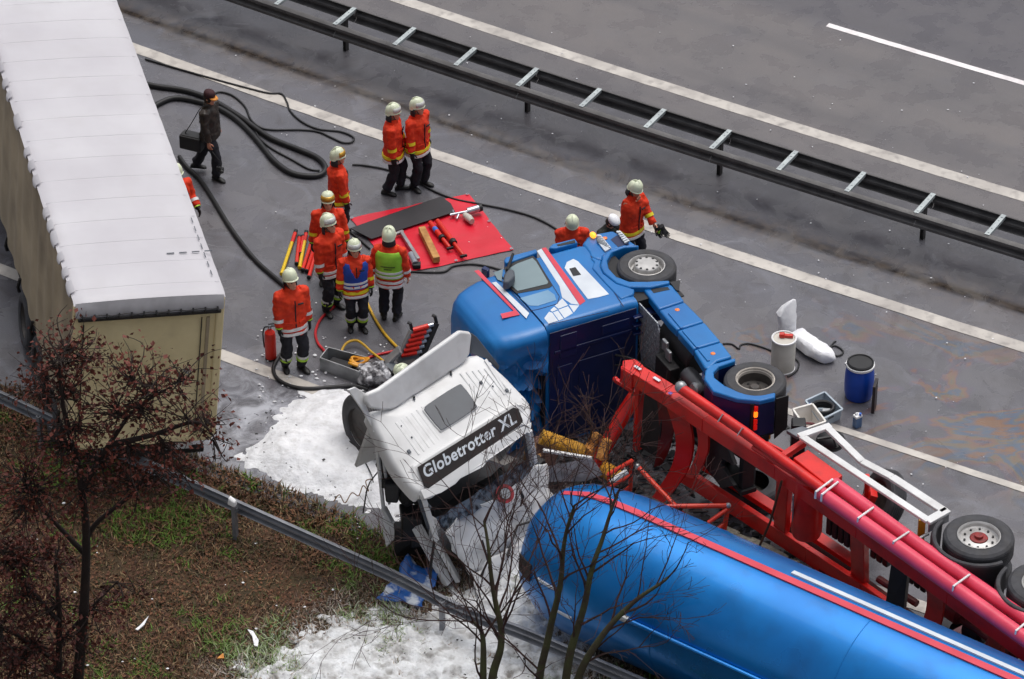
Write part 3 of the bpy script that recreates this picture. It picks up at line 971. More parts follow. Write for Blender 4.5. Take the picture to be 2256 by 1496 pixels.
MB().lathe([(.11, -1.0), (.11, -.3), (.28, -.15), (.28, .15), (.11, .3), (.11, 1.0)], (-3.47, 0, .5), (0, 1, 0), n=16).build('drive_axle', M_DARK, tr)
cp = MB()
cp.tube(spline([(-.82, -.3, 1.5), (-1.2, -.3, 1.25), (-1.6, -.1, 1.3), (-2.2, 0, 1.0)], 8), .02)
cp.tube(spline([(-.82, -.1, 1.5), (-1.3, -.2, 1.1), (-1.9, .1, 1.2), (-2.6, 0, 1.1)], 8), .02)
cp.build('air_line', M_BLACK, tr)
# rear mudguard
RG = [(838, 742), (668, 790), (640, 825), (633, 880), (690, 962), (850, 1012), (1000, 1026), (1100, 1002), (1102, 970), (992, 986), (872, 970), (770, 926), (700, 872), (694, 836), (730, 798), (838, 762)]
rmg = MB().prism(C8(RG, -1.2), V((0, .09, 0))).build('rear_mudguard', M_BLUE, tr, smooth=30, bevel=.02)
MB().prism([p + V((0, .085, 0)) for p in C8(RG, -1.2)], V((0, .6, 0))).build('mudguard_skirt', M_BLUE_SHADE, tr, smooth=30)  # side in darker blue than the rim, standing in for shade
for k in range(5):
    P = C8([(628, 836), (624, 884), (686, 972), (848, 1022)], -1.06 + k * .1)
    MB().tube(P, .022, 6).build('rib', M_BLUE_SHADE, rmg)
# rear lamps, plate, mud flap
lx = C8([(1000, 1035)], -1.1)[0]
MB().box(lx + V((0, .42, 0)), (.08, .9, .34)).build('lamp_bracket', M_BLACK, tr, smooth=0)
for k, (y0, m) in enumerate(((.06, M_TAIL), (.17, M_TAILL), (.31, M_TAIL), (.42, M_TAIL))):
    MB().box(lx + V((-.05, y0, .06)), (.04, .105, .13)).build('tail_lamp', m, tr, smooth=0, bevel=.01)
q = C8([(1032, 1262)], -.4)[0]
np_ = MB().box(q, (.02, .16, .2)).build('warning_plate', M_YEL, tr, smooth=0)
MB().box(q + V((-.012, 0, 0)), (.006, .07, .08)).build('plate_mark', M_BLACK, np_, smooth=0)
P0, P1 = C8([(1105, 1010)], -1.15)[0], C8([(1186, 988)], -1.15)[0]
MB().prism([P0, P1, P1 + V((0, .62, 0)), P0 + V((0, .78, 0))], V((-.02, 0, 0))).build('mudflap', M_BLACK, tr, smooth=0)
# wheels
wheel_parts(tr, (0, -1.08, .5), (0, -1, 0), .485, .34, 'front')
wheel_parts(tr, (0, 1.05, .5), (0, 1, 0), .485, .3, 'plain')
rwl = TL(1664, 832, -1.22)
wheel_parts(tr, (rwl.x, -1.04, rwl.z), (0, -1, 0), .49, .34, 'drive')
wheel_parts(tr, (rwl.x, -.68, rwl.z), (0, 1, 0), .49, .3, 'plain')
wheel_parts(tr, (rwl.x, 1.0, rwl.z), (0, 1, 0), .49, .4, 'plain')
MB().prism([(.5, -.85, .1), (.5, -.85, 1.1), (-.55, -.85, 1.1), (-.55, -.85, .1)], V((0, .02, 0))).build('arch_liner', M_BLACK, tr, smooth=0)
MB().prism([(rwl.x + .55, -.5, .1), (rwl.x + .55, -.5, 1.05), (rwl.x - .55, -.5, 1.05), (rwl.x - .55, -.5, .1)], V((0, .02, 0))).build('arch_liner', M_BLACK, tr, smooth=0)

# ================================================================== WHITE CAB
wx_ = V((1.04, -1.02, -.92)).normalized()
wy_ = V((1.89, 1.6, .36))
wy_ = (wy_ - wx_ * wy_.dot(wx_)).normalized()
wz_ = wx_.cross(wy_)
WR = G(1030, 955, 2.55)
WB = G(1000, 1150, 0)
wc = thing('wrecked_white_cab', 'wrecked white high-roof truck cab standing in foam with a crushed front', 'truck cab', loc=(WB.x, WB.y, 0))
def C7(pts, n=None, o=None, lift=0.0):
    n = n or wz_
    return [PL(720 + x / 2.992, 700 + y / 2.992, (o or WR) + n * lift, n) for x, y in pts]
def wpart(mb, name, m, par=None, **k):
    return mb.build(name, m, par or wc, world=True, **k)
# roof shell with rounded border: nested offset rings dropping at the edge
outline = [(282, 612), (300, 690), (335, 770), (430, 960), (520, 1085), (600, 1165), (650, 1130), (760, 1055), (960, 930), (1130, 820), (1290, 715), (1345, 690), (1348, 560), (1240, 440), (1130, 330), (1060, 272), (950, 240), (700, 405), (440, 585)]
P = spline(C7(outline), 3, closed=True)
cen = sum(P, V((0, 0, 0))) / len(P)
rings = []
for sc_, dz in ((1.0, -.32), (1.0, -.16), (.99, -.07), (.965, -.02), (.93, 0), (.6, .012), (.2, .015)):
    rings.append([cen + (p - cen) * sc_ + wz_ * dz for p in P])
mb = MB().loft(rings)
mb.jig(.012, 2.5)
wpart(mb, 'roof', M_WHITE, smooth=50)
rf = wc.children[-1]
# ribs pressed in the roof
def rib(a, b, w=.04, h=.018):
    A, B = C7([a, b])
    wpart(MB().bar(A + wz_ * .008, B + wz_ * .008, w, h, up=wz_), 'roof_rib', M_WHITE, smooth=0, bevel=.008)
for k in range(6):
    rib((455 + k * 34, 690 - k * 21), (610 + k * 34, 905 - k * 23))
for k in range(6):
    rib((880 + k * 40, 365 - k * 8), (1030 + k * 36, 565 - k * 14))
# hatch
hp = spline(C7([(640, 605), (665, 575), (850, 456), (895, 462), (975, 572), (966, 612), (775, 738), (735, 735), (648, 630)]), 3, closed=True)
hp2 = [p + (p - sum(hp, V((0, 0, 0))) / len(hp)) * .06 for p in hp]
wpart(MB().prism([p + wz_ * .008 for p in hp2], wz_ * .03), 'hatch_rim', M_WHITE, smooth=30, bevel=.012)
wpart(MB().prism([p + wz_ * .036 for p in hp], wz_ * .015), 'roof_hatch', M_GLASSD, smooth=30, bevel=.008)
for x, y, s in ((1015, 430, .05), (1092, 455, .03), (1185, 482, .055), (540, 885, .06), (558, 792, .03), (490, 716, .02), (818, 375, .035), (575, 540, .03)):
    q = C7([(x, y)])[0]
    wpart(MB().box(q + wz_ * .02, (s, s * .8, .03), frame(V((0, 0, 0)), wx_, wy_, wz_).to_3x3()), 'roof_fitting', M_GREY, smooth=0, bevel=.006)
# brow sign
sn = (wz_ + wx_ * .30).normalized()
so = C7([(945, 860)])[0] + sn * .03
sg = C7([(596, 985), (1228, 592), (1262, 600), (1292, 680), (1280, 704), (668, 1126), (640, 1112)], sn, so)
brow = C7([(560, 975), (1215, 560), (1300, 560), (1352, 700), (1100, 880), (690, 1192), (630, 1188), (590, 1160)], sn, so, -.03)
wpart(MB().prism(brow, sn * -.22), 'roof_brow', M_WHITE, smooth=30, bevel=.04)
sgo = wpart(MB().prism(sg, sn * .012), 'name_board', mat('board_black', (42, 33, 30), (32, 26, 25), rough=0.4, scale=4), smooth=0, bevel=.005)
# lettering
cu = bpy.data.curves.new('lettering', 'FONT')
cu.body = 'Globetrotter XL'
cu.size = 1.0
cu.extrude = .004
cu.offset = .022
cu.shear = .22
cu.space_character = 1.07
cu.align_x = 'LEFT'
to = bpy.data.objects.new('lettering_src', cu)
col.objects.link(to)
bpy.context.view_layer.update()
me = bpy.data.meshes.new_from_object(to.evaluated_get(bpy.context.evaluated_depsgraph_get()))
bpy.data.objects.remove(to)
a = C7([(648, 1060)], sn, so, .014)[0]
b = C7([(1248, 692)], sn, so, .014)[0]
tx = (b - a).normalized()
ty = sn.cross(tx)
xs = [v.co.x for v in me.vertices]
wid = max(xs) - min(xs)
k = (b - a).length / wid
Mt = frame(a, tx * k, ty * k * 1.02, sn * k)
inv = wc.matrix_world.inverted()
me.transform(inv @ Mt)
me.materials.append(MATS['white_decal'])
lo = bpy.data.objects.new('lettering', me)
col.objects.link(lo)
lo.parent = sgo
sgo_inv = MX.Identity(4)
lo.matrix_parent_inverse = sgo_inv
lo['label'] = 'white slanted letters on the black name board'
# torn white lip below the sign
lipn = (wz_ * .35 + wx_ * .94).normalized()
lp = C7([(640, 1196), (760, 1150), (850, 1092), (880, 1062), (1030, 985), (1060, 950), (1150, 880), (1180, 858), (1345, 736), (1352, 690), (1240, 745), (960, 925), (680, 1120), (620, 1140)], sn, so, .004)
wpart(MB().prism(lp, sn * -.10).jig(.015, 6), 'torn_lip', M_WHITE, smooth=0, bevel=.006)
# spoiler
spn = (wz_ * .75 + wx_ * .66).normalized()
spo = C7([(690, 430)])[0] + wz_ * .05
SPP = C7([(262, 505), (345, 470), (880, 88), (950, 96), (958, 120), (945, 240), (905, 300), (445, 603), (380, 612), (285, 598), (258, 560)], spn, spo)
wpart(MB().prism(SPP, spn * -.09), 'roof_spoiler', M_WHITE, smooth=30, bevel=.035, seg=3)
wpart(MB().prism(C7([(140, 476), (190, 458), (256, 500), (262, 580), (285, 640), (330, 772), (300, 730), (240, 620)], spn, spo, -.1), spn * -.04), 'side_fin', M_WHITE, smooth=0, bevel=.01)
gp = C7([(955, 100), (992, 128), (1142, 318), (1132, 346), (1062, 272), (952, 238)], spn, spo, -.12)
wpart(MB().prism(gp, spn * -.05), 'side_deflector', M_GREY, smooth=30, bevel=.015)
for x, y in ((818, 372), (576, 538)):
    q = C7([(x, y)], spn, spo)[0]
    wpart(MB().box(q, (.03, .03, .1)), 'spoiler_clip', M_BLACK, smooth=0)
# shell below the roof: rear wall, far side wall, floor, dashboard
cornersL, cornersR = C7([(285, 612), (600, 1165)]), C7([(1060, 272), (1346, 690)])
BL_, FL_, BR_, FR_ = cornersL[0], cornersL[1], cornersR[0], cornersR[1]
dn = -wz_
M_INT = mat('cab_interior', (46, 46, 50), (30, 30, 34), rough=0.8, scale=5, dirt=.4)
wpart(MB().prism([BL_ + wx_ * .06, BR_ + wx_ * .06, BR_ + wx_ * .25 + dn * 1.75, BL_ + wx_ * .25 + dn * 1.75], wx_ * .05), 'rear_wall', M_WHITE, smooth=0)
wpart(MB().prism([BR_ - wy_ * .06, FR_ - wy_ * .1, FR_ - wy_ * .15 + dn * 1.45, BR_ - wy_ * .06 + dn * 1.75], wy_ * .04).jig(.04, 3), 'side_wall', M_WHITE, smooth=0)
wpart(MB().box(V((G(1000, 1150).x, G(1000, 1150).y, .75)), (.9, 1.5, .12), frame(V((0, 0, 0)), V((.72, -.69, 0)), V((.69, .72, 0)), V((0, 0, 1))).to_3x3()).jig(.05, 2), 'floor', M_INT, smooth=0)
wpart(MB().box((BL_ + BR_) / 2 + dn * .9 + wx_ * .5, (.3, 2.0, .7), frame(V((0, 0, 0)), wx_, wy_, wz_).to_3x3()).jig(.05, 2), 'bunk', M_INT, smooth=0, bevel=.05)
for k in (-.55, .45):
    c = (FL_ + FR_) / 2 + wy_ * k - wx_ * .75 + dn * .95
    s_ = MB().box(c, (.2, .5, .9), frame(V((0, 0, 0)), wx_, wy_, wz_).to_3x3()).box(c + wx_ * .3 + dn * .45, (.55, .5, .18), frame(V((0, 0, 0)), wx_, wy_, wz_).to_3x3())
    wpart(s_, 'seat', M_INT, smooth=0, bevel=.05)
# dashboard / dark windscreen edge
DA, DB = G(972, 1140, 1.1), G(1185, 1012, 1.15)
dm = MB()
for k in range(9):
    u0, u1 = k / 9, (k + 1.05) / 9
    dm.bar(DA.lerp(DB, u0) + V((0, 0, .06 * noise.noise(V((k * 1.3, 0, 0))))), DA.lerp(DB, u1) + V((0, 0, .06 * noise.noise(V((k * 1.3 + 1.3, 0, 0))))), .36 + .12 * noise.noise(V((k * 2.1, 4, 0))), .2)
wpart(dm.jig(.05, 5), 'dashboard', M_DARK, smooth=0, bevel=.03)
ws = MB()
A0, A1, A2, A3 = G(962, 1140, 1.45), G(1180, 1000, 1.5), G(1192, 1026, 1.25), G(978, 1172, 1.2)
nx, ny = 14, 5
vs, fs = [], []
for i in range(nx + 1):
    for j in range(ny + 1):
        p = A0.lerp(A1, i / nx).lerp(A3.lerp(A2, i / nx), j / ny)
        vs.append(p + noise.noise_vector(p * 4) * .06)
for i in range(nx):
    for j in range(ny):
        a = i * (ny + 1) + j
        fs.append((a, a + 1, a + ny + 2, a + ny + 1))
wpart(ws.add(vs, fs), 'shattered_windscreen', mat('broken_glass', (120, 130, 140), (44, 48, 54), rough=0.15, scale=9, lo=.42, hi=.6), smooth=0)
# crumpled front panel
def sheet(c4, n, m_, amp, f, name, mt, par, th=.0):
    a, b, c, d = c4
    vs, fs = [], []
    for i in range(n + 1):
        for j in range(m_ + 1):
            p = a.lerp(b, i / n).lerp(d.lerp(c, i / n), j / m_)
            vs.append(p + noise.noise_vector(p * f) * amp + noise.noise_vector(p * f * 3) * amp * .35)
    for i in range(n):
        for j in range(m_):
            q = i * (m_ + 1) + j
            fs.append((q, q + 1, q + m_ + 2, q + m_ + 1))
    o = MB().add(vs, fs).build(name, mt, par, world=True, smooth=25)
    s_ = o.modifiers.new('thickness', 'SOLIDIFY')
    s_.thickness = .012
    return o
sheet((G(974, 1172, 1.22), G(1200, 1016, 1.28), G(1232, 1140, .4), G(1036, 1268, .35)), 26, 18, .10, 2.2, 'front_panel', M_WHITE, wc)
sheet((G(1036, 1258, .4), G(1230, 1135, .45), G(1240, 1215, .06), G(1050, 1320, .06)), 20, 12, .11, 3.0, 'bumper_panel', M_WHITE, wc)
# round red emblem on the front panel
q = G(1112, 1088, 1.26)
wpart(MB().lathe([(.15, 0), (.15, .02), (.10, .022), (.10, .0)], q, (.35, -.6, .72), n=24), 'emblem_ring', mat('emblem_red', (190, 40, 48), (120, 30, 36), rough=0.4, scale=8), smooth=30)
wpart(MB().lathe([(.085, 0), (.085, .03)], q, (.35, -.6, .72), n=20), 'emblem_disc', M_ALU, smooth=30)
# bars, wipers, pillars
def bars(name, pts, r, m, n=8, flat=1.0):
    return wpart(MB().tube([G(*p) for p in pts], r, n, flat=flat), name, m)
def beam(name, p, q, w, h, m, jig=0.0):
    b_ = MB().bar(G(*p), G(*q), w, h)
    return wpart(b_, name, m, smooth=0, bevel=.012)
beam('pillar', (826, 948, 2.75), (845, 1120, 1.0), .05, .07, M_WHITE)
beam('pillar', (836, 950, 2.7), (858, 1110, 1.05), .04, .05, M_WHITE)
beam('pillar', (845, 1118, 1.0), (862, 1150, .75), .1, .07, M_WHITE)
wpart(MB().prism([G(839, 1140, .72), G(852, 1134, .75), G(884, 1172, .6), G(886, 1184, .52), G(868, 1188, .45), G(850, 1206, .3)], V((.03, .03, 0))), 'door_fragment', M_WHITE, smooth=0, bevel=.01)
beam('roof_rail', (838, 958, 2.62), (936, 1098, 2.05), .05, .06, M_WHITE)
beam('roof_rail', (852, 1000, 2.35), (950, 1120, 1.85), .03, .05, M_GREY)
beam('pillar', (934, 1100, 2.0), (962, 1190, 1.15), .06, .08, M_WHITE)
beam('pillar', (920, 1092, 1.95), (945, 1165, 1.25), .04, .05, M_GREY)
beam('sill', (918, 1160, 1.0), (988, 1286, .12), .16, .1, M_WHITE)
beam('sill', (955, 1182, .95), (1010, 1280, .12), .1, .08, M_WHITE)
bars('wiper', [(958, 1186, 1.15), (950, 1240, .7), (948, 1275, .5)], .022, M_BLACK)
bars('wiper', [(1178, 1146, .6), (1140, 1158, .62), (1118, 1222, .4), (1120, 1228, .38)], .02, M_BLACK)
bars('wiper', [(1060, 1268, .3), (1075, 1236, .5), (1062, 1190, .8)], .018, M_BLACK)
bars('windscreen_seal', [(1040, 1098, 1.25), (1100, 1062, 1.3), (1135, 1055, 1.25), (1153, 1095, 1.0), (1142, 1125, .8)], .022, M_BLACK)
beam('pillar', (1164, 948, 2.2), (1176, 1018, 1.5), .1, .09, M_WHITE)
beam('pillar', (1152, 955, 2.1), (1166, 1020, 1.45), .05, .05, M_GREY)
wpart(MB().box(G(865, 1075, 1.5), (.22, .3, .35)).box(G(893, 1085, 1.35), (.2, .2, .3)).box(G(850, 1062, 1.55), (.15, .2, .2)).jig(.07, 5), 'mirror_wreck', M_BLACK, smooth=0, bevel=.03)
bars('cable', [(832, 1040, 1.6), (815, 1062, 1.2), (808, 1080, .8), (800, 1130, .3)], .012, M_BLACK, 6)
bars('cable', [(860, 1020, 1.9), (846, 1050, 1.6), (835, 1062, 1.5)], .014, M_BLACK, 6)
bars('cable', [(880, 1020, 1.9), (862, 1040, 1.7), (850, 1062, 1.6)], .014, M_BLACK, 6)
wpart(MB().box(G(905, 1150, .9), (.3, .35, .5)).box(G(925, 1170, .7), (.25, .3, .4)).box(G(905, 1185, .45), (.5, .3, .5)).jig(.09, 4), 'crushed_door', M_BLACK, smooth=0, bevel=.03)
wp_ = G(808, 938, .55)
wheel_parts(wc, wc.matrix_world.inverted() @ wp_, (-.80, -.55, .05), .56, .32, 'plain')
wheel_parts(wc, wc.matrix_world.inverted() @ (wp_ + V((1.45, 1.35, 0))), (.80, .55, .0), .5, .32, 'plain')
wpart(MB().bar(wp_, wp_ + V((1.45, 1.35, 0)), .15, .15), 'axle', M_DARK, smooth=0)
R_ = frame(V((0, 0, 0)), V((.72, -.69, 0)), V((.69, .72, 0)), V((0, 0, 1))).to_3x3()
for k in (-.45, .45):
    wpart(MB().box(V((wp_.x + .85, wp_.y + .35, .62)) + V((.69, .72, 0)) * (k + .2), (1.5, .09, .25), R_), 'frame_rail', M_DARK, smooth=0)
# right-hand torn metal towards the tank
beam('bumper_strip', (1196, 992, 1.0), (1304, 1010, .85), .06, .05, M_WHITE)
wpart(MB().prism([G(1200, 1030, .9), G(1305, 1008, .85), G(1325, 1042, .6), G(1290, 1055, .5), G(1200, 1056, .6)], V((0, 0, -.05))).jig(.04, 4), 'torn_panel', mat('torn_grey', (190, 190, 194), (140, 138, 140), rough=.45, scale=5), smooth=0)
wpart(MB().box(G(1168, 1000, 1.3), (.2, .16, .4)).box(G(1175, 1022, 1.0), (.3, .2, .25)).jig(.08, 6), 'torn_insulation', mat('insulation', (150, 112, 70), (96, 62, 44), rough=0.9, scale=9), smooth=0, bevel=.02)
# ================================================================== RED TRAILER CHASSIS lying on its side
CT = V((.652, -.758, 0))
CU_ = V((-.758, -.652, 0))
cb = G(1700, 1180, 0)
ch = thing('trailer_chassis', 'red tank trailer chassis lying on its side with two pink pipes along it', 'trailer', loc=(cb.x, cb.y, 0))
def cpart(mb, name, m=None, par=None, **k):
    return mb.build(name, m or M_RED, par or ch, world=True, **k)
def gpts(pts):
    return [G(*p) for p in pts]
def cbeam(name, p, q, w, h, m=None, up=(0, 0, 1), bevel=.01):
    return cpart(MB().bar(G(*p), G(*q), w, h, up=up), name, m, smooth=0, bevel=bevel)
def ibeam(name, pts, h, fl, m=None, th=.03):
    """welded I beam along pixel points: web vertical plates and two flanges"""
    P = gpts(pts)
    mb = MB()
    for a, b in zip(P[:-1], P[1:]):
        mb.bar(a, b, th, h)
        mb.bar(a + V((0, 0, h / 2)), b + V((0, 0, h / 2)), fl, th)
        mb.bar(a - V((0, 0, h / 2)), b - V((0, 0, h / 2)), fl, th)
    return cpart(mb, name, m, smooth=0, bevel=.006)
# upper main beam, gooseneck end first
ub = [(1382, 815, 2.0), (1470, 868, 2.0), (1560, 930, 1.95), (1720, 1035, 1.9), (1900, 1165, 1.85), (2100, 1310, 1.85), (2330, 1480, 1.85)]
P = gpts(ub)
mb = MB()
for a, b in zip(P[:-1], P[1:]):
    mb.bar(a, b, .26, .26)
cpart(mb, 'main_beam', M_RED, smooth=0, bevel=.015)
for x, y in ((1405, 822), (1447, 847)):
    q = G(x, y - 12, 2.16)
    cpart(MB().bar(q - CT * .07, q + CT * .07, .05, .006), 'white_sticker', M_WHITE2, smooth=0)
q = G(1477, 866, 2.16)
cpart(MB().bar(q - CT * .03, q + CT * .03, .06, .006), 'small_sticker', mat('sticker_violet', (110, 90, 170), rough=.4), smooth=0)
q = G(1700, 1010, 2.06)
cpart(MB().bar(q - CT * .09, q + CT * .09, .08, .006), 'faded_sticker', mat('sticker_faded', (196, 90, 70), (214, 160, 60), rough=.5, scale=14), smooth=0)
# gusset plates at the gooseneck step
cpart(MB().prism(gpts([(1432, 858, 1.86), (1478, 893, 1.86), (1530, 895, 1.86), (1500, 862, 1.98), (1450, 842, 1.98)]), V((0, 0, -.04))), 'gusset', smooth=0)
cpart(MB().prism(gpts([(1372, 793, 2.12), (1400, 790, 2.12), (1420, 806, 2.12), (1392, 826, 2.12), (1370, 812, 2.12)]), V((0, 0, -.3))), 'coupling_end', smooth=0, bevel=.02)
cbeam('front_upright', (1374, 810, 1.95), (1372, 838, 1.7), .1, .08)
cbeam('front_post', (1410, 838, 1.95), (1404, 990, .5), .13, .09, up=CT)
cbeam('front_cross', (1358, 838, 1.6), (1405, 868, 1.55), .07, .07)
cpart(MB().box(G(1382, 830, 1.85), (.1, .05, .3)), 'rusty_plate', mat('rust_plate', (130, 90, 40), (86, 56, 28), rough=.7, scale=10), smooth=0, bevel=.01)
for p in ((1356, 836, 1.6), (1371, 840, 1.62)):
    cpart(MB().sphere(G(*p), .05), 'coupling_knob', M_RED)
cpart(MB().tube(spline(gpts([(1395, 850, 1.7), (1392, 872, 1.4), (1375, 888, 1.1), (1362, 896, .9)]), 6), .015, 6), 'brake_line', M_BLACK)
# lower main beams on the ground
for pts, w, h in (([(1498, 1040, .45), (1640, 1130, .35), (1780, 1222, .3), (1900, 1300, .3), (2100, 1440, .3), (2250, 1540, .3)], .1, .3),
                  ([(1545, 1018, .5), (1650, 1085, .45), (1720, 1130, .4), (1900, 1250, .4)], .2, .1)):
    P = gpts(pts)
    mb = MB()
    for a, b in zip(P[:-1], P[1:]):
        mb.bar(a, b, w, h)
    cpart(mb, 'lower_beam', smooth=0, bevel=.012)
# floor plate between lower beams
cpart(MB().prism(gpts([(1690, 1120, .25), (1780, 1180, .25), (1960, 1310, .25), (2080, 1400, .25), (2030, 1420, .22), (1880, 1310, .22), (1760, 1220, .22)]), V((0, 0, -.04))), 'bottom_plate', mat('chassis_red_dirty', (112, 20, 16), (74, 14, 12), rough=.55, scale=3, dirt=.6, dcol=(40, 18, 14)), smooth=0)
# cross members seen as posts
for (a, b, w) in (((1730, 1045, 1.8), (1722, 1165, .45), .26), ((1893, 1160, 1.8), (1895, 1275, .4), .3), ((2200, 1375, 1.8), (2190, 1480, .4), .26)):
    A, B = G(*a), G(*b)
    cpart(MB().bar(A, B, w, .12, up=CU_), 'cross_member', smooth=0, bevel=.015)
cbeam('cross_foot', (1868, 1268, .35), (1905, 1285, .3), .2, .1)
# tank saddles: curved plates
def saddle(L, R, th=.04, m=None):
    A, B = spline(gpts(L), 6), spline(gpts(R), 6)
    d = CU_ * -th
    rings = [[a, b, b + d, a + d] for a, b in zip(A, B)]
    return cpart(MB().loft(rings), 'tank_saddle', m, smooth=40)
saddle([(1462, 878, 2.0), (1488, 965, 1.25), (1478, 1030, .75), (1436, 1095, .18)], [(1512, 905, 2.0), (1526, 975, 1.2), (1512, 1040, .7), (1462, 1108, .1)])
saddle([(1447, 872, 1.95), (1452, 940, 1.3), (1448, 990, .9), (1440, 1030, .6)], [(1480, 890, 1.95), (1482, 945, 1.3), (1472, 990, .9), (1455, 1025, .6)], m=MATS['chassis_red_dirty'])
saddle([(1530, 925, 1.9), (1538, 975, 1.4), (1528, 1015, 1.0), (1510, 1050, .6)], [(1556, 935, 1.9), (1560, 985, 1.4), (1548, 1025, 1.0), (1526, 1055, .6)])
saddle([(2030, 1262, 1.9), (2042, 1310, 1.4), (2035, 1360, .9), (2010, 1400, .5)], [(2072, 1290, 1.9), (2078, 1335, 1.4), (2068, 1385, .9), (2040, 1425, .4)])
cpart(MB().prism(gpts([(1420, 860, 1.85), (1462, 880, 1.85), (1450, 1010, .7), (1410, 985, .7)]), V((.04, .05, 0))), 'backing_plate', M_DARK, smooth=0)
cpart(MB().prism(gpts([(1965, 1230, 1.5), (2000, 1255, 1.5), (1985, 1395, .2), (1945, 1370, .2)]), V((.05, .06, 0))), 'rubber_flap', M_BLACK, smooth=0)
# pipes
pp = gpts([(1502, 857, 2.3), (1640, 952, 2.25), (1812, 1078, 2.2)])
cpart(MB().tube(pp, .085, 14), 'pipe', M_RED)
cpart(MB().sphere(G(1500, 853, 2.32), .1), 'pipe_cap', M_ALU)
pA = gpts([(1806, 1085, 2.2), (1990, 1215, 2.2), (2120, 1308, 2.2), (2340, 1466, 2.2)])
pB = gpts([(1838, 1066, 2.2), (2025, 1202, 2.2), (2140, 1282, 2.2), (2340, 1420, 2.2)])
cpart(MB().tube(pA, .115, 18), 'pipe', M_PINK)
cpart(MB().tube(pB, .108, 18), 'pipe', M_PINK)
cpart(MB().tube(gpts([(1660, 985, 2.12), (1760, 1050, 2.12), (1840, 1100, 2.1)]), .05, 10), 'pipe', M_RED)
for (x0, y0, x1, y1) in ((1797, 1084, 1834, 1056), (1810, 1090, 1846, 1062), (1890, 1142, 1924, 1118), (1968, 1194, 2002, 1172), (2100, 1292, 2136, 1266), (2238, 1390, 2272, 1362)):
    a, b = G(x0, y0, 2.32), G(x1, y1, 2.32)
    mb = MB().tube([a + V((0, 0, -.12)), a, b, b + V((0, 0, -.12))], .018, 8)
    cpart(mb, 'pipe_clamp', M_WHITE)
for (x, y) in ((1592, 915), (1635, 945)):
    q = G(x, y, 2.34)
    cpart(MB().tube([q + CU_ * .1 + V((0, 0, -.08)), q + V((0, 0, .02)), q - CU_ * .1 + V((0, 0, -.08))], .01, 6), 'pipe_strap', M_ALU)
# tool box, air reservoir, landing leg
cpart(MB().prism(gpts([(1747, 1008, 2.25), (1780, 990, 2.25), (1857, 1046, 2.25), (1825, 1070, 2.25)]), V((0, 0, -.5))), 'tool_box', smooth=0, bevel=.02)
cbeam('arm', (1725, 1005, 2.1), (1772, 975, 2.1), .1, .1)
cbeam('arm', (1690, 975, 2.05), (1745, 1005, 2.05), .04, .04)
q = G(1780, 1110, 1.5)
rs = cpart(MB().lathe([(.05, .62), (.16, .6), (.23, .52), (.24, .45), (.24, -.5), (.22, -.58), (.14, -.64), (.04, -.66)], q, (0, 0, 1), n=24), 'air_reservoir', M_RED)
cbeam('reservoir_strap', (1748, 1090, 1.85), (1746, 1165, 1.0), .02, .05, M_ALU)
cpart(MB().box(G(1757, 985, 1.6), (.22, .22, 1.0)), 'landing_leg', M_BLACK, smooth=0, bevel=.02)
cpart(MB().prism(gpts([(1732, 948, 2.12), (1768, 938, 2.12), (1790, 946, 2.12), (1756, 962, 2.12)]), V((0, 0, -.06))), 'landing_foot', mat('grey_metal', (120, 124, 130), (96, 100, 106), rough=.45, metal=.3), smooth=0, bevel=.01)
# white side guard frame
zf = 2.28
frame_pts = (((1766, 962), (2046, 1148), .13), ((1824, 944), (1900, 1018), .12), ((1900, 1018), (1965, 1052), .13), ((1965, 1052), (2082, 1128), .14), ((1760, 962), (1830, 938), .12), ((2042, 1150), (2088, 1124), .14))
gd = cpart(MB().bar(G(1766, 962, zf), G(2046, 1148, zf), .12, .05), 'side_guard', M_WHITE, smooth=0, bevel=.01)
for a, b, w in frame_pts[1:]:
    cpart(MB().bar(G(*a, zf + .003), G(*b, zf + .003), w, .055), 'guard_bar', M_WHITE, gd and ch, smooth=0, bevel=.01)
cpart(MB().bar(G(2046, 1160, zf - .1), G(2090, 1136, zf - .1), .02, .22), 'guard_end', M_ALU, smooth=0)
# spare wheel with red carrier
spw = G(1948, 1098, .95)
wheel_parts(ch, ch.matrix_world.inverted() @ spw, (-.80, -.25, .35), .46, .3, 'plain')
cpart(MB().box(spw + V((-.24, -.08, .08)), (.12, .34, .34), MX.Rotation(.35, 3, 'Y')).box(spw + V((-.3, -.12, .3)), (.07, .08, .5)), 'spare_carrier', M_RED, smooth=0, bevel=.01)
cpart(MB().tube(gpts([(1800, 968, 1.5), (1835, 962, 1.5), (1845, 985, 1.4)]), .03, 8), 'hose_stub', M_BLACK)
cpart(MB().sphere(G(1830, 972, 1.0), (.24, .2, .17), 16, 10), 'valve_housing', M_BLACK)
# black ribbed boxes between the cross members
for (x, y, z, n) in ((1850, 1172, .95, 5), (1935, 1215, .9, 3), (2005, 1262, .9, 5)):
    for k in range(n):
        q = G(x, y, z) + CT * (k - n / 2) * .13
        cpart(MB().bar(q - CU_ * .25 - V((0, 0, .3)), q - CU_ * .25 + V((0, 0, .35)), .11, .34, up=CU_), 'battery_box_rib', M_BLACK, smooth=0, bevel=.02)
cpart(MB().prism(gpts([(1965, 1228, 1.75), (1995, 1222, 1.75), (2022, 1250, 1.75), (1995, 1256, 1.75)]), V((0, 0, -.1))), 'red_lid', mat('lid_red', (230, 40, 26), rough=.4), smooth=0, bevel=.01)
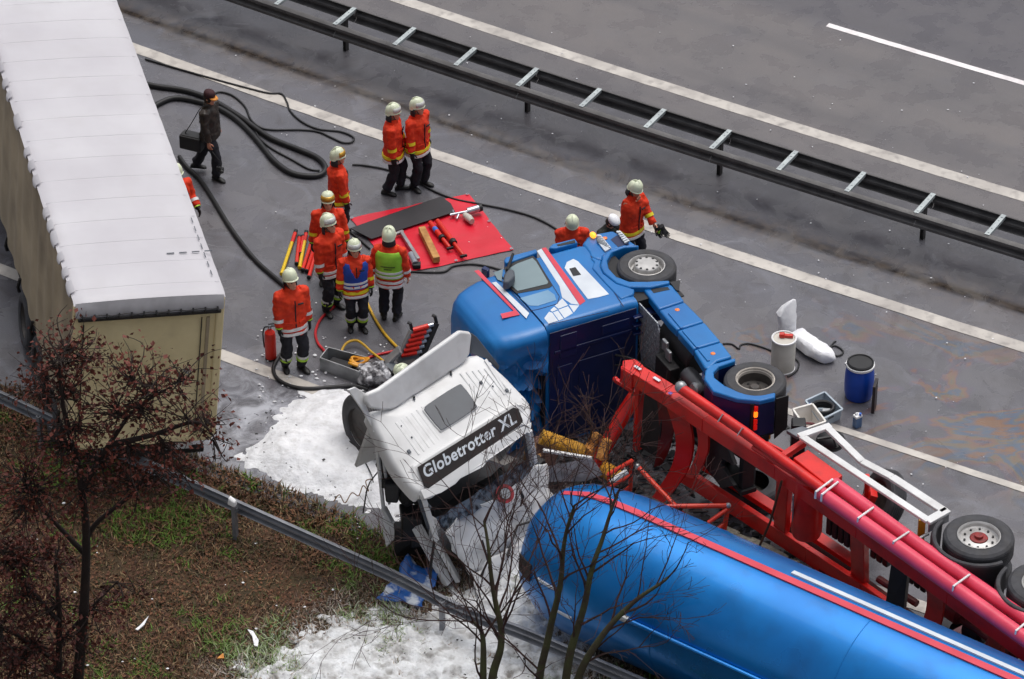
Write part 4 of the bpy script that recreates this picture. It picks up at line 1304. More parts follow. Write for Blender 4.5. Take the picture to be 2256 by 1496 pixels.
# axle wheels with mudguards
for (x, y) in ((2157, 1178), (2300, 1284), (2450, 1390)):
    c = G(x, y, 2.36)
    lc = ch.matrix_world.inverted() @ (c - V((0, 0, .17)))
    wheel_parts(ch, lc, (0, 0, 1), .53, .36, 'trailer')
    wheel_parts(ch, lc - V((0, 0, .5)), (0, 0, 1), .53, .3, 'plain')
    wheel_parts(ch, lc - V((0, 0, 1.85)), (0, 0, -1), .53, .34, 'plain')
    cpart(MB().lathe([(.07, -.2), (.07, -2.0)], c, (0, 0, 1), n=12), 'axle', M_DARK)
    arc = [c + V((0, 0, -.06)) + (CU_ * cos(a) + CT * sin(a)) * .64 + CU_ * .03 for a in [radians(q) for q in range(-82, 83, 8)]]
    mg = MB()
    rings = []
    for p in arc:
        d = (p - c); d.z = 0; d.normalize()
        rings.append([p + d * .03, p + d * .05 + V((0, 0, -.04)), p + d * .05 + V((0, 0, -.5)), p - d * .0 + V((0, 0, -.5)), p - d * .01 + V((0, 0, -.04)), p + V((0, 0, .0))])
    cpart(mg.loft(rings), 'mudguard', M_BLACK, smooth=40)
    cpart(MB().tube(arc, .035, 8), 'mudguard_edge', M_TYRE)
cpart(MB().box(G(2030, 1165, 1.9), (.1, .1, .4)), 'amber_reflector', M_YEL, smooth=0)
cpart(MB().tube(gpts([(2022, 1188, 2.05), (2045, 1176, 2.05)]), .025, 8), 'stay', M_ALU)
cpart(MB().tube(gpts([(2150, 1280, 2.0), (2176, 1262, 2.0)]), .02, 8), 'stay', M_ALU)
cpart(MB().sphere(G(2185, 1242, 1.75), .05), 'marker_lamp', M_AMBER)
# suspension clutter inside
M_RUSTRED = MATS['chassis_red_dirty']
for k, (x, y, z) in enumerate(((2100, 1345, .9), (2150, 1390, .7), (2200, 1430, .8), (2240, 1400, 1.2), (2090, 1420, .4))):
    cpart(MB().lathe([(.1, -.2), (.16, -.15), (.16, .15), (.1, .2)], G(x, y, z), (CT + V((0, 0, .2 * (k % 3)))), n=14), 'air_spring', M_DARK if k % 2 else M_RUSTRED)
for a, b in (((2080, 1300, 1.3), (2230, 1400, 1.1)), ((2085, 1340, .9), (2240, 1450, .8)), ((1935, 1275, .5), (2020, 1330, .5))):
    cpart(MB().tube(gpts([a, b]), .06, 10), 'suspension_arm', M_RUSTRED)
cpart(MB().prism(gpts([(2085, 1395, .45), (2125, 1375, .5), (2155, 1420, .5), (2110, 1440, .45)]), V((0, 0, -.05))), 'bracket_plate', mat('dull_pink_plate', (150, 84, 92), (110, 54, 60), rough=.4, scale=4), smooth=0)
# thin rod leaning over the gap
cpart(MB().tube(gpts([(1722, 1060, 1.9), (1697, 1150, .9), (1665, 1222, .3)]), .02, 8), 'bent_rod', mat('rod_brown', (96, 58, 34), (74, 44, 28), rough=.6, scale=8))

# ================================================================== BLUE TANK
TR_ = 1.2
ta, tb = G(1300, 1229, TR_), G(1900, 1500, TR_)
TD_ = (tb - ta).normalized()
vd = (CAMP - ta).normalized()
ns = vd.cross(TD_)
if ns.z < 0:
    ns = -ns
ns.normalize()
nv = TD_.cross(ns).normalized()
if nv.dot(vd) < 0:
    nv = -nv
tk = thing('tank', 'big blue tank with red and white stripes lying beside the red chassis', 'tank', loc=(ta.x, ta.y, 0))
TLEN = 11.5
rings = []
prof = [(-.98, .02), (-.97, .2), (-.92, .45), (-.83, .68), (-.70, .86), (-.52, .975), (-.35, 1.05), (-.15, 1.12), (.1, 1.165), (.4, 1.19)] + [(.8 + k * .45, 1.2) for k in range(25)]
NT = 72
def tpt(l, r, th):
    return ta + TD_ * l + (ns * cos(th) + nv * sin(th)) * r
for l, r in prof:
    ring = []
    for k in range(NT):
        p = tpt(l, r, 2 * pi * k / NT)
        w = max(0, 1 - (l + 1) / 2.2)
        dent = .05 * w * noise.noise(p * 1.7) + .03 * w * noise.noise(p * 4)
        ring.append(p + (ns * cos(2 * pi * k / NT) + nv * sin(2 * pi * k / NT)) * dent)
    rings.append(ring)
MB().loft(rings).build('tank_shell', M_TANK, tk, world=True, smooth=50)
def tband(name, l0, l1, th0, th1, m, lift=.006, n=24, taper=False, rf=None):
    rg = []
    for i in range(n + 1):
        l = l0 + (l1 - l0) * i / n
        r = np.interp(l, [q[0] for q in prof], [q[1] for q in prof]) + lift
        rg.append([tpt(l, r + (lift if True else 0), th0 + (th1 - th0) * j / 4) for j in range(5)] + [tpt(l, r - .02, th0 + (th1 - th0) * (4 - j) / 4) for j in range(5)])
    return MB().loft(rg).build(name, m, tk, world=True, smooth=30)
tband('red_stripe', -.55, 9.9, radians(39), radians(45), M_REDDEC, lift=.012)
tband('white_stripe', 3.4, 9.9, radians(30), radians(34.5), M_WHITE2, lift=.012)
# weld seams
for l in (1.9, 4.9, 7.9):
    MB().tube([tpt(l, 1.2, a * pi / 36) for a in range(72)], .008, 6, closed=True).build('weld_seam', M_TANK, tk, world=True)
# handrail along the near side
hr = [tpt(l, 1.245, radians(119)) for l in (1.5, 3.5, 5.5, 8, 10)]
MB().tube(hr, .035, 10).build('handrail', M_TANK, tk, world=True)
MB().tube([tpt(1.38, 1.245, radians(119)), tpt(1.52, 1.245, radians(119))], .055, 10).build('handrail_cap', M_ALU, tk, world=True)
for l in (2.0, 3.7, 5.4, 7.1):
    MB().tube([tpt(l, 1.18, radians(119)), tpt(l, 1.25, radians(119))], .02, 8).build('handrail_stay', M_TANK, tk, world=True)
# dark torn patches low on the near end
M_BURN = mat('torn_brown', (60, 46, 40), (32, 26, 26), rough=.7, scale=7)
for l0, l1, a0, a1 in ((-.72, -.38, 116, 132),):
    tband('torn_patch', l0, l1, radians(a0), radians(a1), M_BURN, lift=.012)
for l0, l1, a0, a1 in ((-.2, .15, 122, 124), (.2, .5, 140, 142)):
    tband('scratch', l0, l1, radians(a0), radians(a1), M_WHITE2, lift=.012)

# ================================================================== BOX TRAILER with canvas cover
M_CANVAS_R = mat('canvas_roof', (198, 196, 200), (186, 183, 188), rough=0.5, scale=0.6, dirt=0.3, dcol=(182, 178, 180), dscale=2.0)
M_CANVAS_S = mat('canvas_side', (176, 160, 134), (148, 134, 112), rough=0.7, scale=1.1, dirt=0.5, dcol=(108, 98, 84), dscale=1.3, bump=0.01, bscale=5)
M_CANVAS_E = mat('canvas_end', (230, 214, 170), (216, 199, 154), rough=0.65, scale=1.3, dirt=0.35, dcol=(168, 150, 112), dscale=2, bump=.012, bscale=3)
M_EDGE = mat('canvas_edge', (192, 190, 194), (176, 174, 178), rough=.6, scale=5)
na, nb = G(165, 672, 3.95), G(497, 628, 3.95)
by = (na - nb); by.z = 0; by.normalize()                   # image-left
bx = V((cos(radians(105.3)), sin(radians(105.3)), 0))       # away from the camera
by = V((-bx.y, bx.x, 0))
roll = radians(6)
bz = (V((0, 0, 1)) * cos(roll) - by * sin(roll)).normalized()
by2 = bz.cross(bx)
if by2.dot(by) < 0:
    by2 = -by2
BW = (na - nb).length + .02
top_mid = (na + nb) / 2
BM = frame(top_mid - bz * 3.95 / cos(roll), bx, by2, bz)
BM[2][3] = 0.0
bt = thing('box_trailer', 'long canvas-covered box trailer with white roof and beige sides', 'trailer', Mx=BM)
HW, ZT, ZB, BLN = BW / 2, 3.93, 1.22, 13.4
# roof canvas: grid with sag between the hoops, rounded long edges
nx, ny = 150, 22
rings = []
def zroof(x, u):
    hoop = abs(((x / .62) % 1) - .5) * 2
    return .03 * (1 - u * u) + .012 * hoop ** 3 + .005 * noise.noise(V((x * 1.1, u * 1.5, 0))) + .003 * noise.noise(V((x * 6, u * .8, 4)))
vs, fs = [], []
for i in range(nx + 1):
    x = BLN * i / nx
    for j in range(ny + 1):
        u = j / ny * 2 - 1
        z = ZT + zroof(x, u)
        if i == 0:
            z -= .05
        if j in (0, ny):
            z -= .05 + .012 * noise.noise(V((x * 6, j, 0)))
        vs.append((x, HW * u * (1.0 if j not in (0, ny) else 1.006), z))
for i in range(nx):
    for j in range(ny):
        a = i * (ny + 1) + j
        fs.append((a, a + ny + 1, a + ny + 2, a + 1))
rf = MB().add(vs, fs).build('roof_canvas', M_CANVAS_R, bt, smooth=60)
# hem flaps hanging along the left long edge
rnd = random.Random(5)
for k in range(30):
    x = .25 + k * .44 + rnd.uniform(-.06, .06)
    w = rnd.uniform(.2, .38)
    if rnd.random() < .15:
        continue
    mb = MB()
    z0 = ZT - .02
    n = 6
    vv, ff = [], []
    for i in range(n + 1):
        q = x + w * i / n
        puff = .018 * sin(pi * i / n) + rnd.uniform(-.004, .004)
        vv += [(q, HW - .05, z0 + .045 + puff * .6), (q, HW + .02 + puff, z0 + .0), (q, HW + .03 + puff * .7, z0 - .06 - .02 * sin(pi * i / n)), (q, HW + .005, z0 - .07)]
    for i in range(n):
        for j in range(3):
            a = i * 4 + j
            ff.append((a, a + 1, a + 5, a + 4))
    MB().add(vv, ff).build('roof_hem', M_CANVAS_R, bt, smooth=60)
for k in range(21):
    x = .31 + k * .62
    MB().tube([(x, HW * u * .97, ZT + zroof(x, u) + .001) for u in [q / 8 - 1 for q in range(17)]], .0035, 5).build('roof_seam', M_CANVAS_R, bt)
# patch seams on the roof near the corner
for k in range(4):
    MB().box((1.1 + k * .0, -HW * .45 - k * .2, ZT + .045), (.02, .12, .008)).build('roof_stitch', M_GREY, bt, smooth=0)
for k in range(7):
    MB().box((.5 + k * .25, -HW + .12, ZT + .04), (.14, .012, .008)).build('roof_stitch', M_GREY, bt, smooth=0)
# side curtains with folds
for sgn, nm in ((1, 'side_curtain'), (-1, 'side_curtain')):
    vs, fs = [], []
    nx, nz = 160, 8
    for i in range(nx + 1):
        x = .12 + (BLN - .24) * i / nx
        for j in range(nz + 1):
            z = ZB + (ZT - .06 - ZB) * j / nz
            d = .02 * sin(x * 9 + 2 * noise.noise(V((x, 0, 0)))) * (1 - .5 * j / nz) + .03 * noise.noise(V((x * 1.2, z, 2)))
            vs.append((x, sgn * (HW - .015 + d * .8), z))
    for i in range(nx):
        for j in range(nz):
            a = i * (nz + 1) + j
            fs.append((a, a + 1, a + nz + 2, a + nz + 1))
    MB().add(vs, fs).build(nm, M_CANVAS_S, bt, smooth=60)
# end wall, posts, strips
ew = MB().box((.05, 0, (ZB + ZT - .35) / 2), (.05, 2 * HW - .22, ZT - .35 - ZB)).build('end_wall', M_CANVAS_E, bt, smooth=0)
for y in (HW - .06, -HW + .06):
    MB().box((.05, y, (ZB + ZT - .1) / 2), (.13, .13, ZT - .1 - ZB)).build('corner_post', M_CANVAS_E, bt, smooth=0, bevel=.025)
MB().box((.015, -HW + .24, (ZB + ZT - .4) / 2), (.03, .05, ZT - .5 - ZB)).build('door_edge', M_CANVAS_S, bt, smooth=0)
MB().box((.012, -HW + .34, (ZB + ZT - .4) / 2), (.02, .012, ZT - .5 - ZB)).build('door_gap', M_DARK, bt, smooth=0)
MB().box((.012, HW - .16, (ZB + ZT - .4) / 2), (.02, .02, ZT - .5 - ZB)).build('door_gap', M_DARK, bt, smooth=0)
# front canvas apron
vs, fs = [], []
for i in range(25):
    u = i / 24 * 2 - 1
    y = HW * u * .985
    bow = -.03 - .01 * noise.noise(V((u * 4, 0, 0)))
    for z, x in ((ZT - .05 + zroof(0, u) - .002, .002), (ZT - .12, bow), (ZT - .23, bow - .01), (ZT - .29, bow)):
        vs.append((x, y, z))
for i in range(24):
    for j in range(3):
        a = i * 4 + j
        fs.append((a, a + 1, a + 5, a + 4))
MB().add(vs, fs).build('end_apron', M_EDGE, bt, smooth=60)
MB().box((-.045, 0, ZT - .315), (.04, 2 * HW - .12, .055)).build('dark_rail', M_DARK, bt, smooth=0, bevel=.01)
for k in range(12):
    y = -HW + .12 + (2 * HW - .24) * k / 11
    MB().tube([(-.05, y, ZT - .22), (-.085, y, ZT - .255), (-.06, y, ZT - .29)], .014, 6).build('hook', M_DARK, bt)
MB().tube([(-.06, -HW + .1 + (2 * HW - .2) * k / 22, ZT - .245 - .012 * sin(k * pi / 2)) for k in range(23)], .007, 5).build('lacing_cord', M_DARK, bt)
# small fitting on the end wall
MB().box((0, -HW * .55, 2.5), (.03, .12, .05)).box((-.02, -HW * .55, 2.5), (.02, .04, .09)).build('latch', M_ALU, bt, smooth=0)
# bumper, underframe, wheels
MB().box((.1, 0, ZB - .06), (.16, 2 * HW - .1, .12)).build('lower_sill', M_CANVAS_E, bt, smooth=0, bevel=.01)
bpb = MB().box((.2, -.1, .82), (.1, 1.9, .1)).build('underrun_bar', M_DARK, bt, smooth=0, bevel=.02)
MB().box((.14, -.62, .95), (.05, .42, .12)).build('lamp_board', M_WHITE, bt, smooth=0, bevel=.01)
for y in (-.5, .5):
    MB().box((6.6, y, 1.02), (13.0, .12, .26)).build('frame_beam', M_DARK, bt, smooth=0)
MB().box((6.7, 0, 1.18), (13.2, 2 * HW - .08, .06)).build('load_floor', M_DARK, bt, smooth=0)
for x in (1.9, 3.2, 4.5):
    for s_ in (-1, 1):
        wheel_parts(bt, (x, s_ * (HW - .22), .5), (0, s_, 0), .5, .34, 'plain')
    MB().lathe([(.07, -1), (.07, 1)], (x, 0, .5), (0, 1, 0), n=10).build('axle', M_DARK, bt)
for k in range(10):
    MB().tube([(.8 + k * 1.25, HW, ZB + .1), (.8 + k * 1.25, HW + .03, ZB - .06), (.8 + k * 1.25, HW, ZB - .16)], .03, 6).build('curtain_strap', M_BLACK, bt)
# ================================================================== PEOPLE
M_SKIN = mat('skin', (206, 146, 120), (190, 128, 104), rough=0.55, scale=12)
M_ORG = mat('jacket_orange', (226, 58, 14), (204, 44, 9), rough=0.8, scale=5, bump=0.012, bscale=9, dirt=0.3, dcol=(150, 30, 12), dscale=6)
M_NAVY = mat('trousers_navy', (30, 30, 40), (20, 20, 28), rough=0.85, scale=6, bump=0.012, bscale=9)
M_BOOT = mat('boot_black', (26, 25, 26), (18, 18, 19), rough=0.5, scale=6)
M_HELM = mat('helmet_luminous', (226, 232, 204), (210, 216, 188), rough=0.35, scale=6, dirt=0.15, dcol=(150, 150, 120))
M_HELMW = mat('cap_white', (236, 236, 238), (224, 224, 228), rough=0.5, scale=6)
M_SILV = mat('stripe_silver', (222, 222, 222), (200, 200, 202), rough=0.4, scale=12)
M_YELS = mat('stripe_yellow', (232, 216, 40), (216, 196, 30), rough=0.5, scale=12)
M_LIME = mat('stripe_lime', (186, 230, 60), (170, 214, 50), rough=0.5, scale=12)
M_VESTG = mat('vest_green', (158, 214, 62), (140, 196, 52), rough=0.7, scale=5, bump=.008, bscale=10)
M_VESTB = mat('vest_blue', (26, 70, 168), (20, 58, 146), rough=0.7, scale=5, bump=.008, bscale=10)
M_GLOVE = mat('glove_black', (24, 24, 28), (18, 18, 22), rough=0.75, scale=8)
M_VISOR = mat('visor_clear', (206, 206, 202), (186, 186, 184), rough=0.15, scale=5, spec=.8)
M_VISG = mat('visor_gold', (206, 160, 62), (182, 136, 48), rough=0.2, metal=.4, scale=5)
M_LEATH = mat('leather_brown', (50, 40, 34), (34, 28, 25), rough=0.45, scale=8, bump=.01, bscale=10)
M_DKGRN = mat('coat_dark', (38, 44, 38), (28, 32, 30), rough=0.8, scale=6, bump=.01, bscale=10)
M_CAP = mat('cap_maroon', (58, 22, 28), (46, 18, 24), rough=0.8, scale=8)
M_CAPO = mat('cap_brim_orange', (214, 140, 60), rough=0.7)
M_FLAP = mat('neck_flap', (48, 46, 50), (36, 34, 38), rough=0.8, scale=8)
M_HAIR = mat('hair_dark', (46, 38, 32), (34, 28, 24), rough=0.8, scale=20)
M_EYE = mat('eye_dark', (30, 24, 22), rough=0.4)
M_MOUTH = mat('lips', (150, 82, 76), rough=0.6)

def ik(a, b, l1, l2, bend):
    a, b, bend = V(a), V(b), V(bend)
    d = b - a
    L = min(d.length, (l1 + l2) * .999)
    d.normalize()
    b = a + d * L
    x = (l1 * l1 - l2 * l2 + L * L) / (2 * L)
    h = sqrt(max(0, l1 * l1 - x * x))
    n = bend - d * bend.dot(d)
    n = n.normalized() if n.length > 1e-5 else d.orthogonal().normalized()
    return a + d * x + n * h, b

def ell(c, rx, ry, n=20, R=None, p=2.0):
    pts = []
    for k in range(n):
        a = 2 * pi * k / n
        ca, sa = cos(a), sin(a)
        q = V((math.copysign(abs(ca) ** (2 / p), ca) * rx, math.copysign(abs(sa) ** (2 / p), sa) * ry, 0))
        pts.append(V(c) + (R @ q if R else q))
    return pts

def remesh(o, vox, smooth_it=3, fold=0.0, seed=0):
    r = o.modifiers.new('union', 'REMESH')
    r.mode = 'VOXEL'
    r.voxel_size = vox
    r.use_smooth_shade = True
    s = o.modifiers.new('soften', 'SMOOTH')
    s.factor = .5
    s.iterations = smooth_it
    if fold:
        if 'folds' not in bpy.data.textures:
            t = bpy.data.textures.new('folds', 'CLOUDS')
            t.noise_scale = .10
            t.noise_depth = 2
        d = o.modifiers.new('folds', 'DISPLACE')
        d.texture = bpy.data.textures['folds']
        d.texture_coords = 'GLOBAL'
        d.strength = fold
        d.mid_level = .5

def hand_mesh(mb, wrist, dirv, palm_n, side, s=1.0, curl=.5):
    """palm + five fingers; dirv along the hand, palm_n out of the palm, side = +1/-1 thumb side along w"""
    d = V(dirv).normalized()
    n = V(palm_n)
    n = (n - d * n.dot(d)).normalized()
    w = d.cross(n) * side
    p0 = V(wrist)
    rings = []
    for t, hw, ht in ((0, .026, .02), (.03, .036, .019), (.07, .042, .017), (.095, .04, .014)):
        rings.append([p0 + d * t * s + (w * hw * cos(2 * pi * k / 10) + n * ht * sin(2 * pi * k / 10)) * s for k in range(10)])
    mb.loft(rings)
    for k, (off, L) in enumerate(((.03, .07), (.01, .08), (-.011, .074), (-.031, .058))):
        a = p0 + (d * .09 + w * off) * s
        b = a + (d * cos(curl * .5) + n * sin(curl * .5)) * L * .5 * s
        c = b + (d * cos(curl * 1.4) + n * sin(curl * 1.4)) * L * .5 * s
        mb.tube([a, b, c], [.0105 * s, .0095 * s, .0075 * s], 6)
    a = p0 + (d * .03 + w * .03) * s
    b = a + (d * .6 + w * .75 + n * .25).normalized() * .04 * s
    c = b + (d * .9 + w * .25 + n * .4).normalized() * .035 * s
    mb.tube([a, b, c], [.014 * s, .0115 * s, .009 * s], 6)

def person(px, face, label, outfit='fire', legs=None, hands=None, lean=0.0, crouch=0.0, head=(0, 0), stripes='white', visor='clear',
           vest=None, scale=1.0, z0=0.0, helmet='fire', gloves=True, group=None, calf=True, jacket_len=.74, legoff=None, sway=0.0):
    """px: photo pixel between the feet; face: facing vector on the ground; positions below are local (x forward, y left)"""
    base = G(px[0], px[1], z0)
    fx = V((face[0], face[1], 0)).normalized()
    fy = V((-fx.y, fx.x, 0))
    Mx = frame(base, fx * scale, fy * scale, V((0, 0, 1)) * scale)
    pr = thing('person', label, 'person', Mx=Mx, group=group)
    legs = legs or ((.06, .12), (-.05, -.12))
    hipz = .92 - crouch
    hipc = V((0, sway, hipz))
    Rl = MX.Rotation(lean, 3, 'Y')
    def up(x, y, z):                      # torso coordinates, z measured on the upright body
        return hipc + Rl @ V((x, y, z - .92))
    hips = [hipc + V((0, .1, 0)), hipc + V((0, -.1, 0))]
    ank = [V((legs[0][0], legs[0][1], legs[0][2] if len(legs[0]) > 2 else .09)), V((legs[1][0], legs[1][1], legs[1][2] if len(legs[1]) > 2 else .09))]
    sh = [up(0, .2, 1.43), up(0, -.2, 1.43)]
    hands = hands or ((.05, .30, .80), (.05, -.30, .80))
    arms = []
    for i in (0, 1):
        t = V(hands[i]) if crouch == 0 and lean == 0 else V(hands[i])
        el, wr = ik(sh[i], t, .29, .27, V((-.6, .35 * (1 if i == 0 else -1), -.5)))
        arms.append((sh[i], el, wr))
    knees = []
    for i in (0, 1):
        k, a = ik(hips[i], ank[i], .43, .43, V((1, .15 * (1 if i == 0 else -1), 0)))
        knees.append(k)
        ank[i] = a
    hy, hp = head
    if helmet == 'fire' and crouch == 0 and lean == 0:
        hp -= .16
    nk = up(0, 0, 1.50)
    Rh = Rl @ MX.Rotation(hy, 3, 'Z') @ MX.Rotation(hp, 3, 'Y')
    hc = up(.025, 0, 1.665)
    def H(x, y, z):
        return hc + Rh @ V((x, y, z))
    # ---- body: one continuous skin surface
    mb = MB()
    rr = [ell(hipc + V((0, 0, -.12)), .09, .12), ell(up(0, 0, .92), .11, .15), ell(up(0, 0, 1.1), .10, .14), ell(up(0, 0, 1.3), .12, .17), ell(up(0, 0, 1.43), .09, .17), ell(up(0, 0, 1.48), .06, .07), ell(up(.005, 0, 1.56), .055, .058), ell(up(.015, 0, 1.6), .055, .056)]
    mb.loft(rr)
    hr = []
    for z, rx, ry, ox in ((-.125, .035, .03, .055), (-.11, .055, .048, .035), (-.07, .082, .064, .012), (-.02, .094, .071, .0), (.03, .098, .075, -.002), (.07, .092, .072, -.006), (.105, .066, .052, -.008), (.122, .03, .025, -.008)):
        hr.append([H(ox, 0, z) + Rh @ V((rx * cos(2 * pi * k / 18), ry * sin(2 * pi * k / 18), 0)) for k in range(18)])
    mb.loft(hr)
    mb.tube([H(.088, 0, .01), H(.106, 0, -.02), H(.112, 0, -.036), H(.09, 0, -.045)], [.009, .013, .015, .01], 8)      # nose
    for s in (1, -1):
        mb.sphere(H(-.002, s * .078, -.012), (.022, .010, .03), 8, 6)                                                   # ears
        mb.tube([H(.085, s * .05, .022), H(.096, s * .015, .024)], [.008, .009], 6)                                    # brow
    for i in (0, 1):
        a, e, w = arms[i]
        mb.tube([a, a.lerp(e, .5), e, e.lerp(w, .4), w], [.055, .047, .04, .042, .028], 10)
        mb.tube([hips[i] + V((0, 0, .05)), hips[i].lerp(knees[i], .4), knees[i], knees[i].lerp(ank[i], .35), ank[i]], [.085, .078, .055, .056, .038], 10)
    body = mb.build('body', M_SKIN, pr)
    remesh(body, .014, 2)
    for s in (1, -1):
        MB().sphere(H(.088, s * .034, .004), (.010, .015, .008), 8, 6).build('eye', M_EYE, pr)
    MB().sphere(H(.082, 0, -.078), (.012, .026, .006), 8, 5).build('mouth', M_MOUTH, pr)
    # ---- trousers
    tm = MB()
    tm.loft([ell(hipc + V((0, 0, -.14)), .10, .16), ell(hipc + V((0, 0, 0)), .145, .19), ell(up(0, 0, 1.02), .135, .18)])
    for i in (0, 1):
        k, a = knees[i], ank[i]
        tm.tube([hips[i] + V((0, 0, .04)), hips[i].lerp(k, .35), hips[i].lerp(k, .75), k, k.lerp(a, .4), k.lerp(a, .8), a + V((0, 0, .03))], [.115, .112, .095, .09, .092, .088, .082], 12)
    tro = tm.build('trousers', M_NAVY, pr)
    remesh(tro, .02, 2, .05)
    for i in (0, 1):
        k, a = knees[i], ank[i]
        if calf:
            for t, mm in ((.50, M_SILV), (.62, M_LIME)):
                c = k.lerp(a, t)
                d = (a - k).normalized()
                MB().tube([c - d * .025, c + d * .025], .097, 14, caps=False).build('leg_stripe', mm, pr)
    # ---- boots
    for i in (0, 1):
        a = ank[i]
        yaw = (.25 if i == 0 else -.25) + (legoff[i] if legoff else 0)
        Rb = MX.Rotation(yaw, 3, 'Z')
        bm_ = MB()
        g0 = V((a.x, a.y, a.z - .09))
        rings = []
        for x, hw, zt in ((-.10, .03, .05), (-.085, .042, .09), (-.02, .046, .10), (.05, .046, .085), (.11, .052, .07), (.16, .046, .055), (.19, .02, .035)):
            rings.append([g0 + Rb @ V((x, hw * cos(q), max(0.0, zt * .5 + zt * .5 * sin(q)))) for q in [2 * pi * k / 12 for k in range(12)]])
        bm_.loft(rings)
        d = (knees[i] - a).normalized()
        bm_.tube([g0 + V((-.02, 0, .05)), a + d * .02, a + d * .14], [.058, .06, .068], 12)
        bm_.build('boot', M_BOOT, pr, smooth=50)
    # ---- jacket
    jm_mat = {'fire': M_ORG, 'leather': M_LEATH, 'dark': M_DKGRN}[outfit]
    jl = jacket_len
    k_ = 1.0 if outfit == 'fire' else .9
    TR = [(jl, .19, .245), (jl + .12, .18, .235), (.98, .168, .222), (1.12, .162, .218), (1.28, .172, .228), (1.38, .160, .226), (1.45, .125, .19), (1.50, .085, .105), (1.56, .082, .088)]
    TR = [(z, rx * k_, ry * k_) for z, rx, ry in TR]
    def trad(z):
        zs = [t[0] for t in TR]
        return float(np.interp(z, zs, [t[1] for t in TR])), float(np.interp(z, zs, [t[2] for t in TR]))
    def tring(z, add=0.0, n=24):
        rx, ry = trad(z)
        if z < .92 and lean:
            c = hipc + Rl @ V((0, 0, 0)) + V((0, 0, (z - .92)))
            return ell(c, rx + add, ry + add, n, None, 2.3)
        return ell(up(0, 0, z), rx + add, ry + add, n, Rl, 2.3)
    jm = MB()
    jm.loft([tring(t[0]) for t in TR])
    for i in (0, 1):
        a, e, w = arms[i]
        wd = (w - e).normalized()
        a2 = a + (up(0, 0, 1.43) - a) * .25
        jm.tube([a2, a, a.lerp(e, .5), e, e.lerp(w, .5), w - wd * .03], [.09 * k_, .095 * k_, .085 * k_, .076 * k_, .072 * k_, .066 * k_], 12)
    jk = jm.build('jacket', jm_mat, pr)
    remesh(jk, .019, 2, .06)
    def band(name, za, zb, m, add=.014, par=None):
        return MB().loft([tring(zb, add - .02), tring(za, add - .02), tring(za, add), tring((za + zb) / 2, add + .002), tring(zb, add)], caps=False, closed=True).build(name, m, pr, smooth=40)
    def sleeve_band(i, t, L, m, r=.082):
        a, e, w = arms[i]
        d = (w - e).normalized()
        c = e.lerp(w, t)
        MB().tube([c - d * L / 2, c + d * L / 2], r, 14, caps=False).build('sleeve_stripe', m, pr)
    if outfit == 'fire':
        if stripes == 'white':
            band('hem_stripe', jl + .015, jl + .06, M_SILV)
            band('hem_stripe', jl + .095, jl + .14, M_SILV)
            for i in (0, 1):
                sleeve_band(i, .45, .055, M_SILV)
        else:
            band('hem_stripe', jl + .015, jl + .06, M_SILV)
            band('hem_stripe', jl + .09, jl + .145, M_YELS)
            for i in (0, 1):
                sleeve_band(i, .30, .06, M_YELS)
        # collar
        MB().loft([ell(up(0, 0, 1.47), .105, .12, 18, Rl), ell(up(-.005, 0, 1.57), .092, .098, 18, Rl), ell(up(-.005, 0, 1.57), .078, .083, 18, Rl), ell(up(0, 0, 1.47), .09, .10, 18, Rl)], caps=False, closed=True).build('collar', jm_mat, pr)
        # pocket flaps and dark shoulder yoke strap
        for s_ in (1, -1):
            z_ = jl + .24
            rx_, ry_ = trad(z_)
            MB().box(up(rx_ * .88 + .012, s_ * ry_ * .5, z_), (.02, .13, .045), MX.Rotation(s_ * .45, 3, 'Z')).build('pocket_flap', jm_mat, pr, smooth=0, bevel=.006)
        rx_, ry_ = trad(1.31)
        MB().box(up(rx_ + .006, .09, 1.31), (.016, .09, .022)).build('name_tape', M_FLAP, pr, smooth=0)
        # front closure
        MB().tube([up(trad(z)[0] + .006, 0, z) for z in (jl + .16, .98, 1.12, 1.28, 1.38)], .011, 6).build('zip', M_NAVY, pr)
    # ---- vest
    if vest:
        vm = M_VESTG if vest == 'green' else M_VESTB
        zs = [.93 + .515 * k / 22 for k in range(23)]
        n = 96
        rg = [tring(z, .017, n) for z in zs]
        vs, fs = [], []
        for r in rg:
            vs += r
        for i in range(len(rg) - 1):
            z = (zs[i] + zs[i + 1]) / 2
            arm = 0 if z < 1.12 else min(24, (z - 1.12) / .1 * 24)
            neck = 0 if vest == 'green' or z < 1.14 else (z - 1.14) / .3 * 30
            for k in range(n):
                ang = 360 * (k + .5) / n
                if min(abs(ang - 90), abs(ang - 270)) < arm or min(ang, 360 - ang) < neck:
                    continue
                fs.append((i * n + k, i * n + (k + 1) % n, (i + 1) * n + (k + 1) % n, (i + 1) * n + k))
        vo = MB().add(vs, fs).build('vest', vm, pr, smooth=60)
        so_ = vo.modifiers.new('thickness', 'SOLIDIFY')
        so_.thickness = .006
        for za, zb in ((.955, .995), (1.03, 1.07)):
            band('vest_stripe', za, zb, M_SILV, add=.026)
        if vest == 'green':
            # two lines of dark print across the back
            rnd = random.Random(11)
            for z, n_ in ((1.185, 13), (1.135, 7)):
                for k in range(n_):
                    y = (k - (n_ - 1) / 2) * .019
                    rx, ry = trad(z)
                    x = -(rx + .022) * (1 - (abs(y) / (ry + .02)) ** 2.3) ** (1 / 2.3)
                    h_ = .024 + rnd.uniform(-.004, .004)
                    MB().box(up(x, y, z), (.006, .011, h_)).build('vest_print', M_FLAP, vo, smooth=0)
